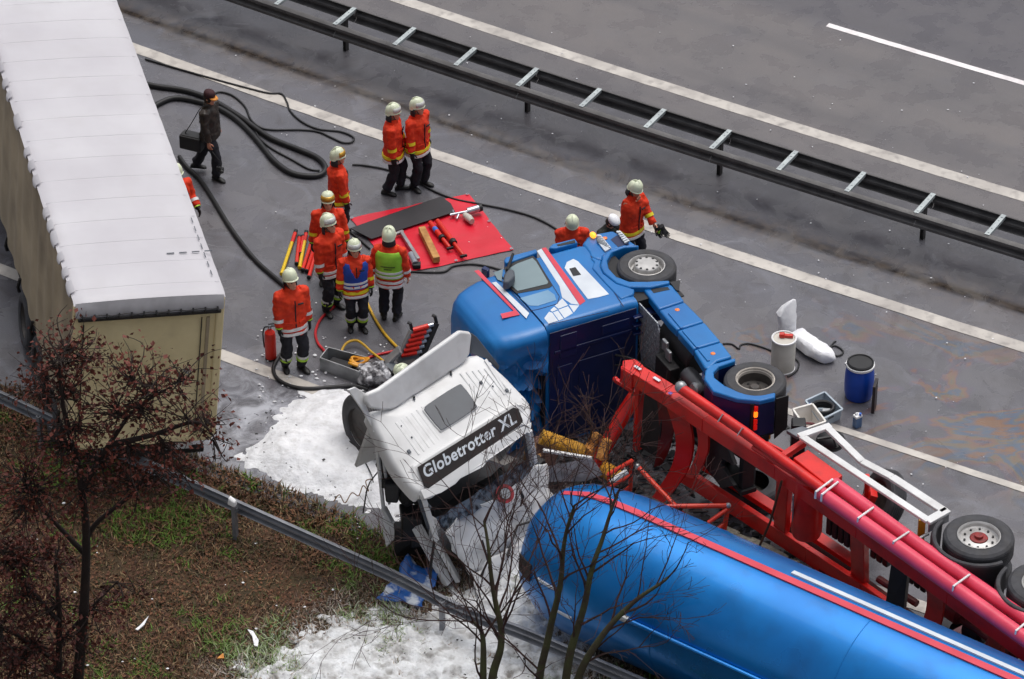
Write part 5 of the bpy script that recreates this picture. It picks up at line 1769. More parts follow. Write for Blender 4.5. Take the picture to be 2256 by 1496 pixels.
    # ---- hands
    for i in (0, 1):
        a, e, w = arms[i]
        d = (w - e).normalized()
        gm = MB()
        bare = (not gloves) or (gloves == 'right' and i == 0) or (gloves == 'left' and i == 1) or gloves == 'none'
        pn = V((0, -1 if i == 0 else 1, 0))
        if d.z > .2:
            pn = V((-1, 0, 0))
        hand_mesh(gm, w - d * .02, d, pn, -1 if i == 0 else 1, 1.0 if bare else 1.18, .6)
        if not bare:
            gm.tube([w - d * .06, w + d * .01], [.058, .046], 12)
        gm.build('hand' if bare else 'glove', M_SKIN if bare else M_GLOVE, pr, smooth=60)
        if not bare and outfit == 'fire':
            MB().tube([w - d * .035, w - d * .015], .06, 12, caps=False).build('glove_stripe', M_LIME if stripes != 'none' else M_GLOVE, pr)
    # ---- head cover
    if helmet == 'fire':
        prof = [(1.0, -.02), (1.02, .02), (.99, .06), (.90, .105), (.72, .145), (.45, .17), (.15, .18), (.01, .181)]
        mbh = MB()
        rings = [[H(-.012, 0, .05) + Rh @ V((.130 * r * cos(q) + (-.006 if cos(q) < 0 else .0), .112 * r * sin(q), z * .92 - (.03 if cos(q) < -.3 else 0))) for q in [2 * pi * k / 28 for k in range(28)]] for r, z in prof]
        mbh.loft(rings)
        he = mbh.build('helmet', M_HELM, pr, smooth=60)
        # brim
        mbb = MB()
        rg = []
        for q in [2 * pi * k / 28 for k in range(28)]:
            f = 1.12 if cos(q) > .4 else (1.1 if cos(q) < -.5 else 1.05)
            dz = -.012 if cos(q) > .4 else -.03
            c = H(-.012, 0, .05)
            b0 = -.03 if cos(q) < -.3 else 0
            o1 = c + Rh @ V((.130 * 1.0 * cos(q), .112 * sin(q), b0))
            o2 = c + Rh @ V((.130 * f * cos(q), .112 * f * sin(q), b0 + dz * .6))
            rg.append([o1 + Rh @ V((0, 0, .004)), o2 + Rh @ V((0, 0, .004)), o2 - Rh @ V((0, 0, .004)), o1 - Rh @ V((0, 0, .004))])
        mbb.loft(rg, closed=True, caps=False).build('helmet_brim', M_HELM, he, smooth=60)
        MB().tube([H(.108 * cos(t) - .012, 0, .052 + .166 * sin(t)) for t in [radians(20 + 14 * k) for k in range(11)]], .012, 8).build('helmet_crest', M_HELM, he)
        # visor, pushed up on the front of the dome
        vm = {'clear': M_VISOR, 'gold': M_VISG}.get(visor)
        if vm:
            vs, fs = [], []
            n = 12
            for zz, rr_ in ((.028, 1.08), (.07, 1.07), (.115, .96)):
                for k in range(n + 1):
                    q = radians(-80 + 160 * k / n)
                    vs.append(H(-.012, 0, .055) + Rh @ V((.134 * rr_ * cos(q), .117 * rr_ * sin(q), zz - .012)))
            for j in range(2):
                for k in range(n):
                    a_ = j * (n + 1) + k
                    fs.append((a_, a_ + 1, a_ + n + 2, a_ + n + 1))
            vo = MB().add(vs, fs).build('visor', vm, he, smooth=60)
            so_ = vo.modifiers.new('thickness', 'SOLIDIFY')
            so_.thickness = .006
        # neck flap
        vs, fs = [], []
        n = 10
        for zz, rr_ in ((.02, 1.0), (-.05, 1.02), (-.12, 1.12)):
            for k in range(n + 1):
                q = radians(100 + 160 * k / n)
                vs.append(H(-.004, 0, .0) + Rh @ V((.128 * rr_ * cos(q), .112 * rr_ * sin(q), zz)))
        for j in range(2):
            for k in range(n):
                a_ = j * (n + 1) + k
                fs.append((a_, a_ + 1, a_ + n + 2, a_ + n + 1))
        vo = MB().add(vs, fs).build('neck_flap', M_FLAP, he, smooth=60)
        so_ = vo.modifiers.new('thickness', 'SOLIDIFY')
        so_.thickness = .008
        MB().tube([H(.0, .098, .02), H(.03, .07, -.08), H(.05, 0, -.128), H(.03, -.07, -.08), H(.0, -.098, .02)], .008, 6).build('chin_strap', M_FLAP, he)
    else:
        MB().loft([[H(-.014, 0, .0) + Rh @ V((.105 * r * cos(q), .085 * r * sin(q), z)) for q in [2 * pi * k / 18 for k in range(18)] ] for r, z in ((.9, -.07), (1.0, 0), (.98, .06), (.8, .11), (.3, .135))]).build('hair', M_HAIR, pr)
        cm = M_HELMW if helmet == 'white_cap' else M_CAP
        f = 1.25 if helmet == 'white_cap' else 1.06
        pr_ = [(1.0, .035), (1.04 if f < 1.2 else 1.12, .06), (1.0 if f < 1.2 else 1.2, .1), (.85 if f < 1.2 else 1.0, .13), (.4, .15), (.05, .152)]
        cap = MB().loft([[H(-.004, 0, 0) + Rh @ V((.108 * r * cos(q), .09 * r * sin(q), z)) for q in [2 * pi * k / 22 for k in range(22)]] for r, z in pr_]).build('cap', cm, pr, smooth=60)
        vs, fs = [], []
        for k in range(9):
            q = radians(-60 + 15 * k)
            vs += [H(0, 0, 0) + Rh @ V((.105 * cos(q), .088 * sin(q), .045)), H(0, 0, 0) + Rh @ V((.105 * cos(q) + .07 * cos(q), .088 * sin(q) + .01 * sin(q), .028))]
        for k in range(8):
            fs.append((2 * k, 2 * k + 1, 2 * k + 3, 2 * k + 2))
        bo = MB().add(vs, fs).build('cap_brim', M_BLACK if helmet == 'white_cap' else M_CAPO, cap, smooth=60)
        so_ = bo.modifiers.new('thickness', 'SOLIDIFY')
        so_.thickness = .008
    return pr, dict(Mx=Mx, arms=arms, up=up, H=H)

GRP = 'rescue workers at the crash'
p, info = person((468, 388), (1, -.42), 'photographer in dark leather jacket and maroon cap walking with a shoulder bag', outfit='leather', helmet='cap', gloves=False, calf=False,
       legs=((-.36, .06, .12), (.13, -.08)), hands=((.02, .27, .80), (.12, -.29, .84)), head=(-.15, .1), jacket_len=.84, scale=1.0)
# shoulder bag and hanging camera belong to him but lie loose on him
Mx = info['Mx']
bag = thing('shoulder_bag', 'black camera bag with a pale patch slung on the photographer\'s shoulder', 'bag', Mx=Mx @ MX.Translation((-.30, -.14, .60)))
b0 = MB().box((0, 0, .14), (.42, .2, .28)).build('bag_body', M_BLACK, bag, smooth=0, bevel=.03)
MB().box((0, .02, .275), (.37, .19, .04)).build('flap', M_BLACK, bag, smooth=0, bevel=.015)
MB().box((.02, .089, .17), (.22, .008, .055)).build('pale_patch', M_WHITE2, bag, smooth=0)
MB().box((.02, -.089, .17), (.22, .008, .055)).build('pale_patch', M_WHITE2, bag, smooth=0)
MB().tube(spline([(-.15, 0, .25), (.02, .02, .55), (.2, .02, .88), (.3, .05, .93), (.36, .06, .86), (.3, .06, .6), (.16, 0, .25)], 6), .016, 6, flat=.5).build('strap', M_BLACK, bag)
cmr = thing('camera', 'small black camera hanging from the photographer\'s hand by its strap', 'camera', Mx=Mx @ MX.Translation((.34, -.34, .40)))
MB().box((0, 0, .04), (.13, .06, .09)).lathe([(.035, 0), (.035, .06)], (0.03, -.02, .04), (0.6, -.6, -.3), n=14).build('camera_body', M_BLACK, cmr, smooth=30, bevel=.008)
MB().tube([(.03, 0, .08), (-.02, .02, .2), (-.15, .03, .36), (-.14, .01, .36), (-.0, .0, .22), (-.03, 0, .08)], .007, 5).build('camera_strap', M_BLACK, cmr)

person((921, 411), (.8, -.6), 'tall firefighter with yellow sleeve bands standing by the white line', stripes='yellow', legs=((.05, .11), (.0, -.12)), head=(.35, .1), hands=((.0, .3, .82), (.1, -.28, .84)), group=GRP, calf=False)
person((868, 424), (1, -.12), 'firefighter seen side-on facing the one by the white line', stripes='yellow', legs=((.1, .1), (-.12, -.08)), hands=((.18, .2, .86), (.05, -.26, .78)), head=(.0, .15), group=GRP, calf=False)
person((748, 524), (1, .25), 'firefighter with raised gold visor turned towards the red tarpaulin', stripes='yellow', visor='gold', hands=((.1, .27, .82), (.1, -.27, .80)), head=(-.1, .1), group=GRP, calf=False)
person((728, 622), (.12, -1), 'smiling firefighter with gold visor facing out, hands at his sides', stripes='yellow', visor='gold', hands=((.06, .3, .82), (.06, -.3, .82)), head=(0, .05), group=GRP)
person((729, 682), (.65, -.75), 'firefighter in long orange coat behind the man in the blue vest', stripes='white', hands=((.08, .26, .82), (.10, -.27, .74)), legs=((-.02, .12), (.04, -.12)), head=(.3, -.05), group=GRP, scale=1.05)
person((861, 702), (.15, 1), 'firefighter in a lime green vest with dark print, back turned', stripes='white', vest='green', visor=None, hands=((.02, .31, .83), (.02, -.31, .83)), legs=((.02, .12), (.0, -.1)), head=(-.1, .1), group=GRP, calf=False, gloves='none')
person((785, 722), (.25, -1), 'firefighter in a blue vest with silver bands over his coat', stripes='yellow', vest='blue', hands=((.1, .27, .82), (.08, -.3, .80)), legs=((.06, .09), (-.02, -.09)), head=(.15, .1), group=GRP, scale=.97)
person((647, 812), (.45, -.95), 'firefighter standing beside the red fire extinguisher', stripes='white', visor=None, hands=((.06, .27, .80), (.1, -.25, .76)), legs=((.07, .11), (-.06, -.11)), head=(.15, 0), group=GRP, scale=1.08)
person((1257, 652), (.05, -1), 'firefighter bending behind the blue cab next to the white-capped man', stripes='yellow', visor=None, lean=.25, hands=((.32, .12, .95), (.34, -.12, .93)), head=(0, .4), group=GRP)
person((1322, 640), (.75, -.6), 'man in a white cap and dark coat behind the blue truck', outfit='dark', helmet='white_cap', lean=.3, hands=((.32, .15, .9), (.34, -.15, .9)), head=(.1, .35), group=GRP, gloves=False, calf=False, scale=.93)
p, info = person((1388, 592), (.75, -.65), 'firefighter by the upturned front wheel covering his face with one hand', stripes='yellow', visor=None, lean=.06, hands=((.36, .18, .98), (.17, -.03, 1.54)), head=(0, .3), group=GRP, gloves='none', calf=False)
gv = thing('glove_pair', 'pair of black gloves held by the firefighter covering his face', 'gloves', Mx=info['Mx'] @ MX.Translation((.42, .2, .72)))
for k in (0, 1):
    m_ = MB()
    hand_mesh(m_, V((.0 + .05 * k, -.02 + .05 * k, .24)), V((.25 + .5 * k, .3, -1)), V((1, 0, 0)), 1, 1.35, .3)
    m_.tube([V((.0 + .05 * k, -.02 + .05 * k, .26)), V((.02 + .05 * k, .0 + .05 * k, .2))], [.055, .05], 10)
    m_.build('glove', M_GLOVE, gv, smooth=60)
MB().tube([(.03, 0, .2), (.05, .02, .15)], .052, 10, caps=False).build('cuff_stripe', M_LIME, gv)
person((398, 560), (.6, -.8), 'firefighter half hidden behind the white-roofed box trailer', stripes='white', visor=None, hands=((.25, .25, 1.0), (.05, -.3, .8)), head=(0, .1), group=GRP)
person((938, 912), (-.6, -.6), 'firefighter crouching behind the white cab, only the helmet showing', stripes='white', visor=None, crouch=.38, lean=.7, hands=((.45, .15, .55), (.45, -.15, .55)), head=(0, -.1), group=GRP)
# ================================================================== EQUIPMENT ON THE ROAD
M_TARP = mat('tarp_red', (216, 28, 52), (200, 20, 42), rough=0.35, scale=1.5, bump=0.01, bscale=4)
M_MAT = mat('mat_black', (44, 42, 46), (34, 32, 36), rough=0.6, scale=3, dirt=0.3, dcol=(70, 66, 68))
M_WOOD = mat('wood_beam', (196, 146, 84), (160, 112, 60), rough=0.75, scale=7, bump=.004, bscale=25)
M_TOOLR = mat('tool_red', (220, 44, 26), (200, 34, 20), rough=0.4, scale=4)
M_TOOLY = mat('tool_yellow', (232, 196, 36), (216, 178, 26), rough=0.45, scale=4)
M_CHROME = mat('chrome', (196, 198, 204), (168, 170, 178), rough=0.22, metal=0.7, scale=6)
M_STICK = mat('sticker_blue', (60, 110, 200), rough=.4)
M_HOSE = mat('hose_black', (30, 29, 32), (22, 22, 24), rough=0.5, scale=8)
M_HOSEY = mat('hose_yellow', (206, 164, 40), (186, 144, 30), rough=0.5, scale=8)
M_HOSER = mat('hose_red', (196, 32, 40), (176, 24, 32), rough=0.45, scale=8)
M_DRUMW = mat('drum_white', (206, 202, 192), (188, 184, 174), rough=0.5, scale=3, dirt=.3, dcol=(150, 142, 128))
M_DRUMB = mat('drum_blue', (14, 72, 178), (10, 62, 160), rough=0.4, scale=3)
M_BAG = mat('bag_white', (240, 240, 242), (226, 226, 230), rough=0.6, scale=6, bump=.02, bscale=8)
M_CRATE = mat('crate_grey', (176, 188, 198), (160, 172, 182), rough=0.5, scale=4)
M_CRATEW = mat('crate_white', (234, 231, 225), (220, 216, 210), rough=0.5, scale=4, dirt=.3, dcol=(150, 140, 130))

# red tarpaulin with creases
tp = [G(770, 482), G(1032, 428), G(1132, 552), G(880, 606)]
def tarp():
    n = 34
    vs, fs = [], []
    a, b, c, d = tp
    for i in range(n + 1):
        for j in range(n + 1):
            u, v = i / n, j / n
            p = a.lerp(b, u).lerp(d.lerp(c, u), v)
            e = min(u, v, 1 - u, 1 - v)
            p += V((0, 0, .014 + .012 * abs(noise.noise(p * 2.0)) + .012 * max(0, noise.noise(V((p.x * .8 + p.y * 3, p.y * 1.2, 0)))) ))
            if e == 0:
                p += V((noise.noise(p * 3) * .02, noise.noise(p * 3 + V((5, 0, 0))) * .02, 0))
            vs.append(p)
    for i in range(n):
        for j in range(n):
            q = i * (n + 1) + j
            fs.append((q, q + 1, q + n + 2, q + n + 1))
    c0 = (tp[0] + tp[2]) / 2
    t = thing('tarpaulin', 'red tarpaulin spread on the road with tools laid on it', 'tarpaulin', loc=(c0.x, c0.y, 0))
    MB().add(vs, fs).build('sheet', M_TARP, t, world=True, smooth=60)
    for q in (tp[0], tp[1], tp[2], tp[3], (tp[1] + tp[2]) / 2, (tp[2] + tp[3]) / 2):
        p = q.lerp(c0, .03)
        MB().lathe([(.012, 0), (.028, .004), (.028, .008), (.012, .008)], V((p.x, p.y, .03)), n=12, caps=False).build('eyelet', M_CHROME, t, world=True)
tarp()
def lying(name, label, cat, mbs, loc, group=None):
    """mbs: list of (part name, MB in world coords, material, kwargs)"""
    t = thing(name, label, cat, loc=loc, group=group)
    for nm, mb, m, kw in mbs:
        mb.build(nm, m, t, world=True, **kw)
    return t
z = .055
q = [G(772, 505, z), G(972, 434, z), G(1003, 468, z), G(818, 528, z)]
o = tag(MB().prism([q[0], q[1], q[1].lerp(q[2], .5) + V((.05, .02, 0)), q[2], q[3]], V((0, 0, .02))).jig(.01, 2).build('rubber_mat', M_MAT, smooth=0, bevel=.006), 'long black rubber mat on the red tarpaulin', 'mat')
# wooden beam
a, b = G(929, 505, .1), G(962, 573, .1)
o = tag(MB().bar(a, b, .12, .12).build('wooden_beam', M_WOOD, smooth=0, bevel=.008), 'squared wooden beam lying on the red tarpaulin', 'beam')
# two red rams
def ram(a, b, label, tips, name='rescue_ram', c1=M_TOOLR, r=.046, sticker=True, group=None):
    a, b = V(a), V(b)
    d = (b - a).normalized()
    L = (b - a).length
    t = thing(name, label, 'rescue tool', loc=((a + b) / 2).xy.to_3d(), group=group)
    MB().lathe([(r * .7, 0), (r, .01), (r, L * .58), (r * 1.25, L * .585), (r * 1.25, L * .63), (r * .75, L * .635), (r * .75, L - .02), (r * .5, L)], a, d, n=16).build('tube', c1, t, world=True)
    MB().lathe([(r * 1.3, L * .585), (r * 1.35, L * .59), (r * 1.35, L * .66), (r * 1.3, L * .665)], a, d, n=16).build('collar', M_BLACK, t, world=True)
    for k in range(3):
        s = d.cross(V((0, 0, 1)))
        MB().box(b + d * .03 + s * (k - 1) * .04, (.05, .03, .05)).build('claw', M_BLACK, t, world=True, smooth=0, bevel=.008)
    if sticker:
        c = a + d * L * .3
        MB().tube([c - d * .05, c + d * .05], r * 1.04, 14).build('blue_sticker', M_STICK, t, world=True)
    return t
ram(G(947, 490, .09), G(990, 545, .09), 'red rescue ram with a blue sticker, thick end near the mat', 1)
ram(G(963, 486, .09), G(1020, 562, .09), 'longer red rescue ram with open claws on the tarpaulin', 1, sticker=False)
# chrome cutter with bottle
lying('power_tool', 'chrome rescue tool with a cream bottle at the tarpaulin corner', 'rescue tool', [
    ('body', MB().tube([G(1030, 466, .12), G(1056, 458, .14)], .065, 14), M_CHROME, {}),
    ('end_cap', MB().tube([G(1054, 459, .14), G(1060, 457, .14)], .07, 14), M_BLACK, {}),
    ('grip', MB().tube([G(1032, 466, .12), G(1010, 470, .1), G(992, 474, .08)], [.03, .025, .03], 10).tube([G(1012, 469, .1), G(1006, 482, .06)], .02, 8).tube([G(1000, 472, .08), G(998, 464, .06)], .02, 8), M_CHROME, {}),
    ('bottle', MB().tube([G(1024, 473, .1), G(1032, 480, .1), G(1040, 488, .1)], [.05, .07, .055], 12), M_DRUMW, {}),
], G(1030, 472))
# silver folding tool frame beside the green vest
lying('folding_bracket', 'silver folding bracket lying at the tarpaulin edge by the green vest', 'rescue tool', [
    ('arm', MB().bar(G(884, 512, .09), G(922, 572, .09), .06, .07), M_ALU, dict(smooth=0, bevel=.006)),
    ('arm', MB().bar(G(872, 516, .09), G(888, 510, .09), .05, .06), M_ALU, dict(smooth=0, bevel=.006)),
    ('cylinder', MB().tube([G(905, 560, .1), G(915, 582, .1)], .06, 12), M_CHROME, {}),
    ('foot', MB().box(G(918, 584, .08), (.14, .12, .08)), M_BLACK, dict(smooth=0, bevel=.01)),
], G(900, 550))
lying('small_coupling', 'small violet and steel hose coupling on the tarpaulin', 'coupling', [
    ('body', MB().tube([G(836, 546, .07), G(846, 543, .07)], .04, 10), M_ALU, {}),
    ('ring', MB().tube([G(845, 543, .07), G(851, 541, .07)], .05, 10), mat('violet_plastic', (150, 60, 150), rough=.4), {}),
], G(842, 545))
# bundle of poles behind the group
PG = 'red and yellow rescue poles laid in a row'
def pole(a, b, label, cols):
    a, b = G(*a, .05), G(*b, .05)
    d = (b - a)
    t = thing('rescue_pole', label, 'pole', loc=((a + b) / 2).xy.to_3d(), group=PG)
    r = .032
    MB().tube([a, a.lerp(b, .06)], r * 1.15, 12).build('end_cap', M_BLACK, t, world=True)
    MB().tube([a.lerp(b, .05), a.lerp(b, .28)], r * 1.05, 12).build('sleeve', M_TOOLR, t, world=True)
    MB().tube([a.lerp(b, .28), a.lerp(b, .97)], r, 12).build('shaft', cols, t, world=True)
    MB().tube([a.lerp(b, .965), b], r * 1.1, 12).build('tip', M_BLACK if cols is M_TOOLR else M_TOOLY, t, world=True)
pole((652, 508), (620, 604), 'yellow rescue pole lying apart from the others', M_TOOLY)
pole((675, 510), (660, 590), 'yellow rescue pole in the middle of the row', M_TOOLY)
pole((660, 520), (653, 582), 'short red rescue pole beside a yellow pole', M_TOOLR)
pole((668, 520), (662, 560), 'thin red rescue pole between two poles', M_TOOLR)
pole((690, 522), (666, 596), 'red rescue pole with blue sticker in the row', M_TOOLR)
pole((694, 540), (675, 598), 'red rescue pole beside the stickered one', M_TOOLR)
pole((698, 548), (680, 612), 'red rescue pole ending at the row\'s outer side', M_TOOLR)
c = G(676, 558, .07)
# fire extinguisher
e = G(597, 790)
t = thing('fire_extinguisher', 'red fire extinguisher standing on the wet road by the white line', 'extinguisher', loc=(e.x, e.y, 0))
MB().lathe([(.088, 0), (.094, .02), (.094, .48), (.085, .54), (.05, .58), (.03, .6), (.03, .63)], n=24).build('cylinder', M_TOOLR, t)
MB().lathe([(.094, 0), (.097, .005), (.097, .03), (.094, .035)], (0, 0, .0), n=24).build('foot_ring', M_BLACK, t)
MB().lathe([(.028, 0), (.03, .04), (.02, .06)], (0, 0, .62), n=12).build('valve', M_CHROME, t)
MB().bar((-.02, 0, .7), (.09, .01, .72), .03, .012).bar((-.02, 0, .67), (.09, .01, .665), .03, .012).build('handle', M_BLACK, t, smooth=0)
MB().tube(spline([(-.02, .02, .64), (-.09, .05, .6), (-.12, .06, .45), (-.105, .05, .2)], 6), .013, 8).build('hose', M_BLACK, t)
# ---- metal tray with yellow straps
a, b, c_, d_ = G(708, 790), G(728, 768), G(806, 788), G(790, 832)
A, B_, C_, D_ = G(706, 793, .0), G(722, 770, 0), G(806, 790, 0), G(790, 832, 0)
t = thing('metal_tray', 'open metal tray holding black padding and a yellow strap', 'tray', loc=((A + C_) / 2).xy.to_3d())
def tray(A, Bq, C, D, h, m, par, th=.02):
    mb = MB()
    U = V((0, 0, 1))
    for p, q in ((A, Bq), (Bq, C), (C, D), (D, A)):
        mb.bar(p + U * h / 2, q + U * h / 2, th, h)
    mb.build('tray_wall', m, par, world=True, smooth=0, bevel=.004)
    MB().prism([A + U * .01, Bq + U * .01, C + U * .01, D + U * .01], U * .02).build('tray_floor', M_BLACK, par, world=True, smooth=0)
A, B_, C_, D_ = G(706, 815), G(724, 792), G(808, 814), G(792, 846)
tray(A, B_, C_, D_, .26, M_ALU, t)
cm_ = (A + B_ + C_ + D_) / 4
MB().bar(A.lerp(B_, .5).lerp(cm_, .3) + V((0, 0, .1)), C_.lerp(D_, .5).lerp(cm_, .5) + V((0, 0, .1)), .16, .12).jig(.02, 6).build('padding', M_BLACK, t, world=True, smooth=0, bevel=.02)
for k in range(3):
    c0 = G(788, 800, .26) + V((.02 * k, .02 * k, .02 * k))
    MB().tube([c0 + V((.14 * cos(q), .08 * sin(q), .03 * sin(q * 2 + k))) for q in [2 * pi * i / 20 for i in range(20)]], .025, 8, closed=True).build('yellow_strap', mat('strap_amber', (224, 158, 36), (200, 130, 24), rough=.4, scale=8) if 'strap_amber' not in MATS else MATS['strap_amber'], t, world=True)
# ---- upright tool rack with red clamps
base = G(905, 812)
t = thing('tool_rack', 'tilted aluminium tool rack with rows of red clamps', 'tool rack', loc=(base.x, base.y, 0))
lo_l, lo_r, up_r, up_l = G(876, 796, .12), G(930, 786, .12), G(962, 712, .62), G(908, 728, .62)
def rack_bar(p, q, w, h, nm, m):
    MB().bar(p, q, w, h).build(nm, m, t, world=True, smooth=0, bevel=.006)
rack_bar(lo_l, up_l, .06, .1, 'side_rail', M_ALU)
rack_bar(lo_r, up_r, .06, .1, 'side_rail', M_DARK)
MB().prism([lo_l, lo_r, up_r, up_l], V((0, .02, -.06))).build('back_panel', M_ALU, t, world=True, smooth=0)
for k in range(6):
    f = .1 + k * .16
    p, q = lo_l.lerp(up_l, f), lo_r.lerp(up_r, f)
    p, q = p.lerp(q, .08) + V((0, 0, .05)), p.lerp(q, .92) + V((0, 0, .05))
    MB().tube([p, p.lerp(q, .75)], .045, 10).build('red_clamp', M_TOOLR, t, world=True)
    MB().tube([p.lerp(q, .75), q], .035, 10).build('steel_pin', M_CHROME, t, world=True)
for p in (up_l, up_r):
    MB().tube([p + V((0, 0, .0)), p + V((-.03, .03, .12)), p + V((-.07, .05, .13))], .03, 8).build('corner_hook', M_BLACK, t, world=True)
MB().box(lo_l + V((.1, -.25, .0)), (.5, .2, .2), MX.Rotation(.5, 3, 'Z')).build('base_box', M_DARK, t, world=True, smooth=0, bevel=.01)
rack_bar(G(850, 800, .2), G(882, 770, .45), .2, .06, 'folded_leaf', M_ALU)
rack_bar(G(855, 800, .25), G(880, 826, .15), .16, .06, 'folded_leaf', M_GREY)
# ---- crumpled foil heap
def lump(name, label, cat, px, rad, amp, m, seed, n=26, flat=.6, f=3.0, z=0.0):
    c = G(*px, z)
    mb = MB().sphere((0, 0, 0), (rad[0], rad[1], rad[2]), n, n // 2)
    mb.v = [p * (1 + amp * noise.noise(p * f + V((seed, 0, 0))) + amp * .5 * noise.noise(p * f * 2.7 + V((seed, 3, 0)))) for p in mb.v]
    mb.v = [V((p.x, p.y, max(p.z + rad[2] * flat, -.01))) for p in mb.v]
    mb.v = [p + V((c.x, c.y, c.z)) for p in mb.v]
    o = mb.build(name, m, smooth=20)
    return tag(o, label, cat)
M_FOIL = mat('crumpled_sheet', (168, 168, 172), (64, 62, 66), rough=.35, metal=.4, scale=9, lo=.42, hi=.58, bump=.03, bscale=16)
lump('crumpled_sheet_metal', 'crumpled silver sheet metal between the tray and the white cab', 'wreckage', (826, 836), (.34, .26, .2), .45, M_FOIL, 3, f=4)
# ---- hoses and cables on the ground
def hose(name, label, cat, pts, r, m, zz=None, n=8, closed=False, group=None):
    P = []
    for p in pts:
        P.append(G(p[0], p[1], (p[2] if len(p) > 2 else 0) + r * .9 + (.006)))
    o = MB().tube(spline(P, 8, closed), r, n, closed=closed).build(name, m, smooth=60)
    return tag(o, label, cat, group)
hose('hose', 'thick black hose looping from the box trailer across the road', 'hose', [(300, 180), (345, 190), (410, 200), (470, 222), (530, 258), (560, 280), (600, 306), (660, 330), (700, 348), (717, 368), (708, 384), (680, 388), (640, 380), (605, 355), (580, 325), (555, 295), (520, 262), (480, 238), (430, 222), (385, 216), (350, 228), (320, 250)], .05, M_HOSE)
hose('cable', 'thin dark cable winding from the trailer over the white line', 'cable', [(320, 130), (360, 142), (450, 168), (530, 190), (590, 205), (620, 207), (632, 225), (640, 245), (665, 268), (700, 284), (750, 290), (778, 302), (775, 313), (755, 314), (730, 303), (700, 290), (660, 286), (600, 286), (572, 280), (552, 262), (540, 235), (515, 212), (490, 203), (475, 205), (474, 212)], .018, M_HOSE)
hose('cable', 'thin cable lying inside the thick hose loop', 'cable', [(562, 284), (572, 305), (600, 328), (640, 350), (680, 372), (704, 376)], .018, M_HOSE)
hose('hose', 'straight black hose running from the trailer towards the extinguisher', 'hose', [(395, 345), (412, 368), (440, 395), (470, 440), (510, 505), (560, 570), (610, 615), (640, 640), (655, 660)], .04, M_HOSE)
hose('hose', 'black hose curling over the white line into the foam', 'hose', [(628, 770), (612, 790), (602, 812), (612, 835), (640, 850), (680, 856), (740, 852), (780, 850), (810, 858)], .032, M_HOSE)
hose('cable', 'thin black cable from the group past the tarpaulin to the blue cab', 'cable', [(776, 363), (800, 364), (850, 373), (900, 390), (950, 418), (1000, 438), (1060, 450), (1120, 462), (1180, 480), (1230, 508), (1260, 540)], .018, M_HOSE)
hose('cable', 'short black cable along the tarpaulin edge to the blue cab', 'cable', [(905, 598), (950, 600), (980, 598), (1000, 586), (1040, 582), (1080, 588), (1120, 600)], .018, M_HOSE)
hose('cable', 'black cable under the mat corner behind the blue vest', 'cable', [(772, 512), (785, 522), (800, 535), (815, 548)], .018, M_HOSE)
hose('hydraulic_hose', 'red hydraulic hose curving to the metal tray', 'hose', [(745, 668), (725, 685), (705, 705), (695, 732), (700, 755), (712, 770), (722, 782)], .024, M_HOSER)
hose('hydraulic_hose', 'red hydraulic hose between the tray and the tool rack', 'hose', [(806, 790), (830, 782), (860, 775), (885, 768)], .022, M_HOSER)
hose('hydraulic_hose', 'yellow hydraulic hose running down to the tool rack', 'hose', [(800, 640), (808, 665), (825, 700), (845, 732), (870, 760), (880, 768)], .026, M_HOSEY)
hose('hydraulic_hose', 'yellow hydraulic hose arched over the metal tray', 'hose', [(752, 788, 0), (754, 770, .05), (765, 755, .1), (785, 750, .1), (802, 760, .08), (818, 775, .05), (848, 798, .05)], .022, M_HOSEY)
hose('hydraulic_hose', 'short yellow hydraulic hose leaving the tray', 'hose', [(806, 806, .18), (820, 806, .15), (842, 812, .1)], .022, M_HOSEY)
# ---- drums, bags, crates
def drum(px, r, h, prof, m, lid_m, nm, label, ring_m):
    c = G(*px)
    t = thing(nm, label, 'drum', loc=(c.x, c.y, 0))
    MB().lathe([(q * r, z_ * h) for q, z_ in prof], n=36).build('barrel', m, t)
    return t, c
t, c = drum((1724, 812), .20, .62, [(.93, 0), (1.0, .03), (1.0, .96), (.97, 1.0), (.5, 1.0), (.01, 1.0)], M_DRUMW, None, 'white_drum', 'white plastic drum with a red tool on its lid', None)
MB().lathe([(.2, 0), (.21, .01), (.21, .035), (.19, .04), (.18, .03)], (0, 0, .6), n=36, caps=False).build('lid_rim', M_WHITE_PL, t)
MB().lathe([(.195, 0), (.208, .01), (.208, .03), (.195, .035)], (0, 0, 0.0), n=36, caps=False).build('foot_ring', M_WHITE_PL, t)
MB().lathe([(.008, 0), (.05, .01), (.05, .09), (.02, .1)], (-.08, .05, .65), (1, -.15, .1), n=12).bar((.0, .04, .65), (.15, .02, .65), .06, .05).build('red_nozzle', mat('nozzle_red', (206, 50, 40), rough=.4), t, smooth=30, bevel=.005)
t, c = drum((1891, 872), .245, .66, [(.8, 0), (.88, .02), (.97, .18), (1.0, .45), (.98, .72), (.9, .9), (.86, .94)], M_DRUMB, None, 'blue_drum', 'blue plastic drum with black lid and pale clamp ring', None)
MB().lathe([(.215, 0), (.235, .005), (.238, .045), (.215, .05)], (0, 0, .615), n=36).build('clamp_ring', M_WHITE_PL, t)
MB().lathe([(.222, 0), (.222, .035), (.205, .05), (.195, .045), (.19, .03), (.01, .03)], (0, 0, .66), n=36).build('lid', M_BLACK, t)
MB().box((-.235, .0, .65), (.05, .03, .05)).build('clamp_lever', M_WHITE_PL, t, smooth=0, bevel=.008)
lying('folded_board', 'dark folded board standing behind the blue drum', 'board', [('board', MB().box(G(1927, 872, .27), (.05, .26, .54), MX.Rotation(-.25, 3, 'Z')), mat('board_brown', (52, 38, 38), (30, 26, 28), rough=.5, scale=4), dict(smooth=0, bevel=.004))], G(1928, 876))
